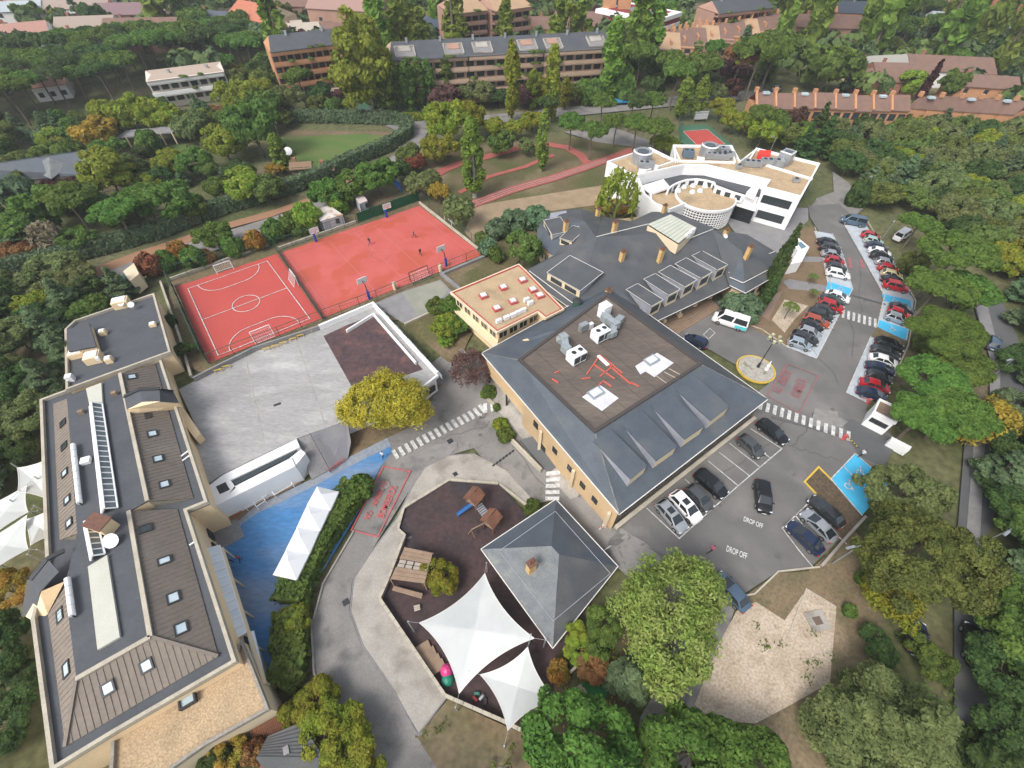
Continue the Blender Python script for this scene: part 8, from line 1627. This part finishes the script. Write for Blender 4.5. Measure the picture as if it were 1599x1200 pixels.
# hedges: boxes of leaves
HED = []
def hedge(px, w, h, col, lab, step=.33, px_in=True, dens=26, name='hedge', wob=.25):
    pw = [pg(*p) for p in px]; rng = np.random.default_rng(len(px) * 7 + int(w * 10)); P, N = [], []
    for a, b in zip(pw[:-1], pw[1:]):
        d = b - a; L_ = Vector((d.x, d.y, 0)).length; n = int(L_ * dens * (w + 2 * h)); t = rng.uniform(0, 1, n); s = rng.uniform(-1, 1, n); face = rng.uniform(0, w + 2 * h, n); nx, ny = -d.y / L_, d.x / L_
        top = face < w; o = np.where(top, s * w / 2, np.sign(s) * w / 2 * (1 + .0)); z = np.where(top, h, rng.uniform(0, h, n)); bulge = wob * np.sin(t * L_ * 1.9 + 1) * .5 + wob * .5 * np.sin(t * L_ * 4.3) + rng.normal(0, .1, n)
        o = o * (1 + bulge * .25) * np.where(z > h * .8, .9, 1); z = z * (1 + bulge * .14); x = a.x + d.x * t + nx * o; y = a.y + d.y * t + ny * o; g = np.array([gz(X, Y) for X, Y in zip(x, y)]); P.append(np.stack([x, y, z + g], 1))
        nn = np.where(top[:, None], [0, 0, 1.], np.stack([nx * np.sign(o), ny * np.sign(o), np.full(n, .3)], 1)); N.append(nn)
    for a, b in zip(pw[:-1], pw[1:]):
        for k in range(int((b - a).length / 3) + 1): q = a.lerp(b, k * 3 / ((b - a).length + .1)); HED.append((q.x, q.y, w * .5 + 1.2))
    P = np.concatenate(P); N = np.concatenate(N) + rng.normal(size=P.shape) * .5; N /= np.linalg.norm(N, axis=1, keepdims=True); U = np.cross(N, rng.normal(size=P.shape)); U /= np.linalg.norm(U, axis=1, keepdims=True); W_ = np.cross(N, U); s = step * rng.uniform(.6, 1.3, len(P))[:, None] / 2
    c = pw[0]; t = thing(name, lab, 'hedge', c); P = P - np.array([c.x, c.y, c.z]); me = quads_mesh('foliage', P, U * s * 1.3, W_ * s); o = inst('foliage', me, (0, 0, 0), 0, t); me.materials[0] = leafmat(col)
    g = [gz(p.x, p.y) for p in pw]; MB().strip(pw, w * .7, lambda i: g[i], lambda i: g[i] + h * .85).build('stem_core', leafmat(col), t); return t
hedge([(-40, 442), (0, 432), (60, 416), (137, 399), (215, 378), (262, 364), (340, 333), (420, 310), (475, 292), (520, 272), (560, 252), (610, 232), (638, 214), (640, 202), (622, 193), (560, 190), (440, 188)], 2.6, 2.8, 'hedge', 'long clipped blue green hedge bending round the gardens above the courts', .42, dens=9)
hedge([(-10, 212), (60, 222), (110, 218)], 3.0, 2.6, 'hedge', 'short blue green hedge above the long slate house', .5, dens=5)
hedge([(560, 765), (533, 800), (499, 850), (473, 900), (458, 945)], 3.9, 2.3, 'green', 'broad dense green hedge between the white gazebos and the curved road', .26, dens=22)
hedge([(460, 960), (455, 1000), (462, 1040), (440, 1075)], 3.6, 2.0, 'green', 'lower part of the green hedge running down beside the blue yard', .28, dens=20)
tree('broad', 452, 978, 58, 'lime', 'round light green tree in the hedge beside the blue yard', None, .5); tree('bush', 562, 760, 42, 'green', 'round bushy top end of the green hedge', None, 1.3)
hedge([(540, 160), (542, 178), (560, 186), (670, 186)], 1.6, 1.6, 'lime', 'light green hedge in front of the far green court', .5, dens=6)
# ------------------------------------------------------------------ fills: woods and garden trees
AV = [[pg(*p) for p in q] for q in ([(640, 290), (690, 232), (900, 222), (1050, 238), (1060, 330), (960, 350), (800, 420), (640, 500), (340, 590), (255, 560), (265, 435), (420, 380)], [(1060, 190), (1110, 190), (1160, 236), (1062, 226)],
      [(120, 450), (230, 398), (480, 322), (600, 258), (636, 212), (600, 196), (665, 186), (1060, 148), (1200, 138), (1200, 152), (1060, 167), (720, 200), (668, 208), (652, 238), (600, 290), (480, 345), (160, 458)], [(430, 200), (625, 200), (618, 240), (470, 268)], [(550, 150), (672, 150), (672, 186), (550, 188)],
      [(1240, 255), (1290, 255), (1330, 285), (1360, 340), (1430, 460), (1430, 540), (1380, 660), (1440, 700), (1290, 900), (1100, 1200), (600, 1200), (100, 1200), (60, 600), (250, 460), (700, 560), (800, 400), (940, 330), (940, 240)], [(1515, 470), (1560, 450), (1600, 530), (1600, 700), (1540, 840), (1580, 1200), (1480, 1200), (1500, 690)], [(235, 225), (295, 220), (305, 266), (250, 272)])]
AVB = [(min(p[0] for p in q), max(p[0] for p in q), min(p[1] for p in q), max(p[1] for p in q), q) for q in AV + FOOT]
grid = {}
def gadd(x, y, r): grid.setdefault((int(x // 12), int(y // 12)), []).append((x, y, r))
for p in PLACED + HED: gadd(*p)
def ok(x, y, r):
    for x0, x1, y0, y1, q in AVB:
        if x0 < x < x1 and y0 < y < y1 and inside(x, y, q): return False
    gx, gy = int(x // 12), int(y // 12)
    for i in range(-1, 2):
        for j in range(-1, 2):
            for a, b, c in grid.get((gx + i, gy + j), ()):
                if (a - x) ** 2 + (b - y) ** 2 < ((c + r) * .64) ** 2: return False
    return True
def fill(poly, n, mixes, lab, grp, rmin, rmax, seed, world=False):
    pw = poly if world else [pg(*p) for p in poly]; rg = random.Random(seed); x0, x1 = min(p[0] for p in pw), max(p[0] for p in pw); y0, y1 = min(p[1] for p in pw), max(p[1] for p in pw); out = []; k = 0
    while len(out) < n and k < n * 25:
        k += 1; x, y = rg.uniform(x0, x1), rg.uniform(y0, y1); w = rg.uniform(rmin, rmax)
        if inside(x, y, pw) and ok(x, y, w / 2): kd, cl, hf = rg.choice(mixes); gadd(x, y, w / 2); out.append((kd, cl, hf, x, y, w))
    for kd, cl, hf, x, y, w in out: s = w / SPEC[kd][0]; put_tree(kd, Vector((x, y, gz(x, y))), s, s * hf, cl, lab.format(ADJ[cl], NN[kd]), grp)
    return len(out)
N_ = []
N_.append(fill([(1300, 262), (1290, 235), (1310, 185), (1420, 180), (1640, 186), (1660, 470), (1590, 470), (1560, 440), (1530, 420), (1440, 330), (1370, 330)], 190, [('oak', 'oak', 1), ('oak', 'olive', 1.05), ('oak', 'oak', .9), ('oak', 'dark', 1), ('conifer', 'blue', .6), ('oak', 'ygreen', .9), ('oak', 'olive', 1)], '{} {} in the wood on the right behind the parked cars', 'oaks in the right hand wood', 5, 7.6, 3))
N_.append(fill([(1590, 440), (1700, 440), (1800, 1200), (1600, 1200), (1610, 620)], 60, [('oak', 'dark', 1), ('broad', 'dark', .8), ('broad', 'green', .8), ('conifer', 'blue', .7)], '{} {} in the dark wood beyond the woodland road', 'trees beyond the woodland road', 6, 9, 4))
N_.append(fill([(1240, 260), (1230, 215), (1290, 190), (1310, 190), (1300, 270), (1345, 310), (1300, 300)], 20, [('conifer', 'dark', .8), ('oak', 'dark', 1), ('broad', 'green', .8)], '{} {} behind the white modern building', 'trees behind the white building', 6, 8, 5))
N_.append(fill([(-60, 135), (60, 100), (200, 80), (350, 62), (400, 78), (400, 118), (350, 110), (230, 118), (200, 160), (100, 175), (-60, 250)], 110, [('pine', 'pine', .85), ('pine', 'dark', .9), ('pine', 'pine', .8)], '{} {} in the dense pine belt at the upper left', 'pines of the upper left belt', 8, 11, 6))
N_.append(fill([(-60, 180), (180, 190), (330, 180), (440, 170), (460, 210), (420, 320), (200, 380), (-80, 430)], 80, [('broad', 'green', .8), ('broad', 'oak', .8), ('broad', 'lime', .8), ('bush', 'green', 1.2), ('broad', 'dark', .8), ('conifer', 'blue', .6)], '{} {} low in the gardens above the long hedge', 'garden trees above the hedge', 4, 8, 7))
N_.append(fill([(-60, 470), (110, 440), (190, 440), (240, 455), (110, 500), (60, 620), (60, 760), (-100, 760)], 40, [('broad', 'dark', .8), ('conifer', 'blue', .7), ('broad', 'olive', .8)], '{} {} in the dark grove left of the long school building', 'trees of the left grove', 5, 8, 8))
N_.append(fill([(350, 100), (600, 110), (960, 120), (1200, 110), (1210, 140), (680, 190), (440, 200), (350, 150)], 95, [('broad', 'green', .9), ('broad', 'oak', .9), ('bush', 'green', 1.3), ('broad', 'dark', .9), ('broad', 'ygreen', .9), ('poplar', 'poplar', .8), ('broad', 'plum', .8), ('pine', 'pine', 1)], '{} {} in the park before the apartment blocks', 'park trees before the apartment blocks', 5, 9, 9))
N_.append(fill([(960, 60), (1200, 30), (1440, 20), (1640, 60), (1640, 140), (1440, 140), (1180, 140), (960, 130)], 105, [('broad', 'green', 1), ('poplar', 'poplar', 1.2), ('broad', 'lime', 1), ('pine', 'pine', 1), ('broad', 'dark', 1), ('conifer', 'blue', .8), ('broad', 'oak', 1), ('poplar', 'poplar', 1.3)], '{} {} on the wooded slope, upper right', 'trees of the upper right slope', 6, 10, 10))
N_.append(fill([(-80, 60), (200, 20), (600, 8), (960, 5), (960, 62), (600, 70), (420, 90), (200, 70), (-80, 120)], 80, [('broad', 'green', 1), ('broad', 'dark', 1), ('broad', 'oak', 1), ('poplar', 'poplar', 1), ('broad', 'ygreen', 1), ('pine', 'pine', 1.1), ('broad', 'plum', .8), ('conifer', 'blue', .9)], '{} {} among the houses at the top', 'trees among the houses at the top', 7, 11, 11))
N_.append(fill([(1380, 540), (1400, 560), (1425, 700), (1480, 720), (1490, 600), (1520, 540), (1500, 480), (1440, 480)], 24, [('bush', 'oak', 1.2), ('bush', 'green', 1.2)], '{} {} under the pines beside the parked cars', 'undergrowth below the pines', 2.5, 4.5, 12))
# far woods: one mass beyond the trees one can tell apart
def far_mass():
    rng = np.random.default_rng(5); Ps, Us, Ws = [], [], []; n = 0
    for k in range(9000):
        a = rng.uniform(-1.05, 1.05); r = rng.uniform(200, 640); x, y = r * math.sin(a) * 1.05, r * math.cos(a)
        if y < 190 - abs(x) * .2 or not ok(x, y, 3.5): continue
        gadd(x, y, 3.5); n += 1; w = rng.uniform(3.2, 5.2); h = rng.uniform(6, 11); m = 70; d = rng.normal(size=(m, 3)); d[:, 2] = np.abs(d[:, 2]) * .9 - .2; d /= np.linalg.norm(d, axis=1, keepdims=True)
        lump = 1 + .25 * np.sin(d[:, :1] * 5 + k) * np.cos(d[:, 1:2] * 6); Pp = np.array([x, y, h * .5]) + d * np.array([w, w, h * .5]) * rng.uniform(.8, 1.05, (m, 1)) * lump; N = d + rng.normal(size=(m, 3)) * .4; N /= np.linalg.norm(N, axis=1, keepdims=True); U = np.cross(N, rng.normal(size=(m, 3))); U /= np.linalg.norm(U, axis=1, keepdims=True); s = rng.uniform(.6, 1.2, (m, 1)); Ps.append(Pp); Us.append(U * s); Ws.append(np.cross(N, U) * s)
        if n > 1900: break
    o = inst('distant_woods', quads_mesh('distant_woods', np.concatenate(Ps), np.concatenate(Us), np.concatenate(Ws)), (0, 0, 0)); o.data.materials[0] = M('foliage_far', (.085, .14, .035), (.13, .18, .045), s=.07, c3=(.06, .10, .04), s3=.03, grain=.25, gs=.8, rough=.8, trans=.2, t3=.52); o['kind'] = 'stuff'; tag(o, 'far off tree covered land fading towards the horizon', 'woods'); return n
N_.append(far_mass())
# low ground cover
def cover(name, poly, n, s, col, lab, seed, hmax=.5):
    pw = [pg(*p) for p in poly]; rng = np.random.default_rng(seed); x0, x1 = min(p.x for p in pw), max(p.x for p in pw); y0, y1 = min(p.y for p in pw), max(p.y for p in pw); pts = []
    while len(pts) < n:
        x, y = rng.uniform(x0, x1), rng.uniform(y0, y1)
        if inside(x, y, pw):
            g = gz(x, y)
            for k in range(14): pts.append((x + rng.normal(0, .3), y + rng.normal(0, .3), g + rng.uniform(.05, hmax)))
    P = np.array(pts); N = rng.normal(size=P.shape); N[:, 2] += 1; N /= np.linalg.norm(N, axis=1, keepdims=True); U = np.cross(N, rng.normal(size=P.shape)); U /= np.linalg.norm(U, axis=1, keepdims=True); o = inst(name, quads_mesh(name, P, U * s, np.cross(N, U) * s * .6), (0, 0, 0)); o.data.materials[0] = leafmat(col); o['kind'] = 'stuff'; tag(o, lab, 'ground cover')
cover('weeds', [(1175, 960), (1230, 990), (1240, 1050), (1190, 1040)], 55, .10, 'green', 'scattered green weeds on the pale sand lot', 1, .25); cover('weeds', [(1245, 985), (1300, 960), (1300, 1070), (1240, 1060)], 60, .10, 'green', 'green weeds round the stone well frame', 2, .25)
cover('weeds', [(860, 1030), (975, 1000), (990, 1100), (870, 1160)], 260, .12, 'ygreen', 'low autumn undergrowth in the garden behind the pavilion', 3, .5); cover('weeds', [(655, 1135), (730, 1130), (800, 1160), (820, 1230), (700, 1230)], 120, .12, 'green', 'low green plants on the bank below the playground wall', 4, .7)
cover('undergrowth', [(1380, 560), (1420, 560), (1500, 700), (1480, 760), (1400, 700)], 300, .16, 'oak', 'scrub under the pines', 5, .8); cover('undergrowth', [(1300, 1090), (1420, 960), (1480, 960), (1480, 1230), (1250, 1230)], 400, .16, 'oak', 'leafy scrub under the large trees at the lower right', 6, .6)
cover('verge_plants', [(430, 1010), (475, 1010), (500, 1075), (430, 1110)], 160, .14, 'green', 'low leafy plants at the foot of the hedge', 7, .6)
print('FILL', N_, 'objects', len(bpy.data.objects))
# ------------------------------------------------------------------ air
HZ = 0.0003
if HZ:
    hb_ = MB().box((0, 0, 26), (8200, 8200, 63)); m = bpy.data.materials.new('air'); m.use_nodes = True; t_ = m.node_tree; t_.nodes.remove(t_.nodes['Principled BSDF'])
    pv_ = t_.nodes.new('ShaderNodeVolumePrincipled'); pv_.inputs['Density'].default_value = HZ; pv_.inputs['Color'].default_value = (.9, .95, 1, 1); pv_.inputs['Anisotropy'].default_value = .2; t_.links.new(pv_.outputs[0], t_.nodes['Material Output'].inputs['Volume'])
    o = hb_.build('haze', m); o['kind'] = 'stuff'
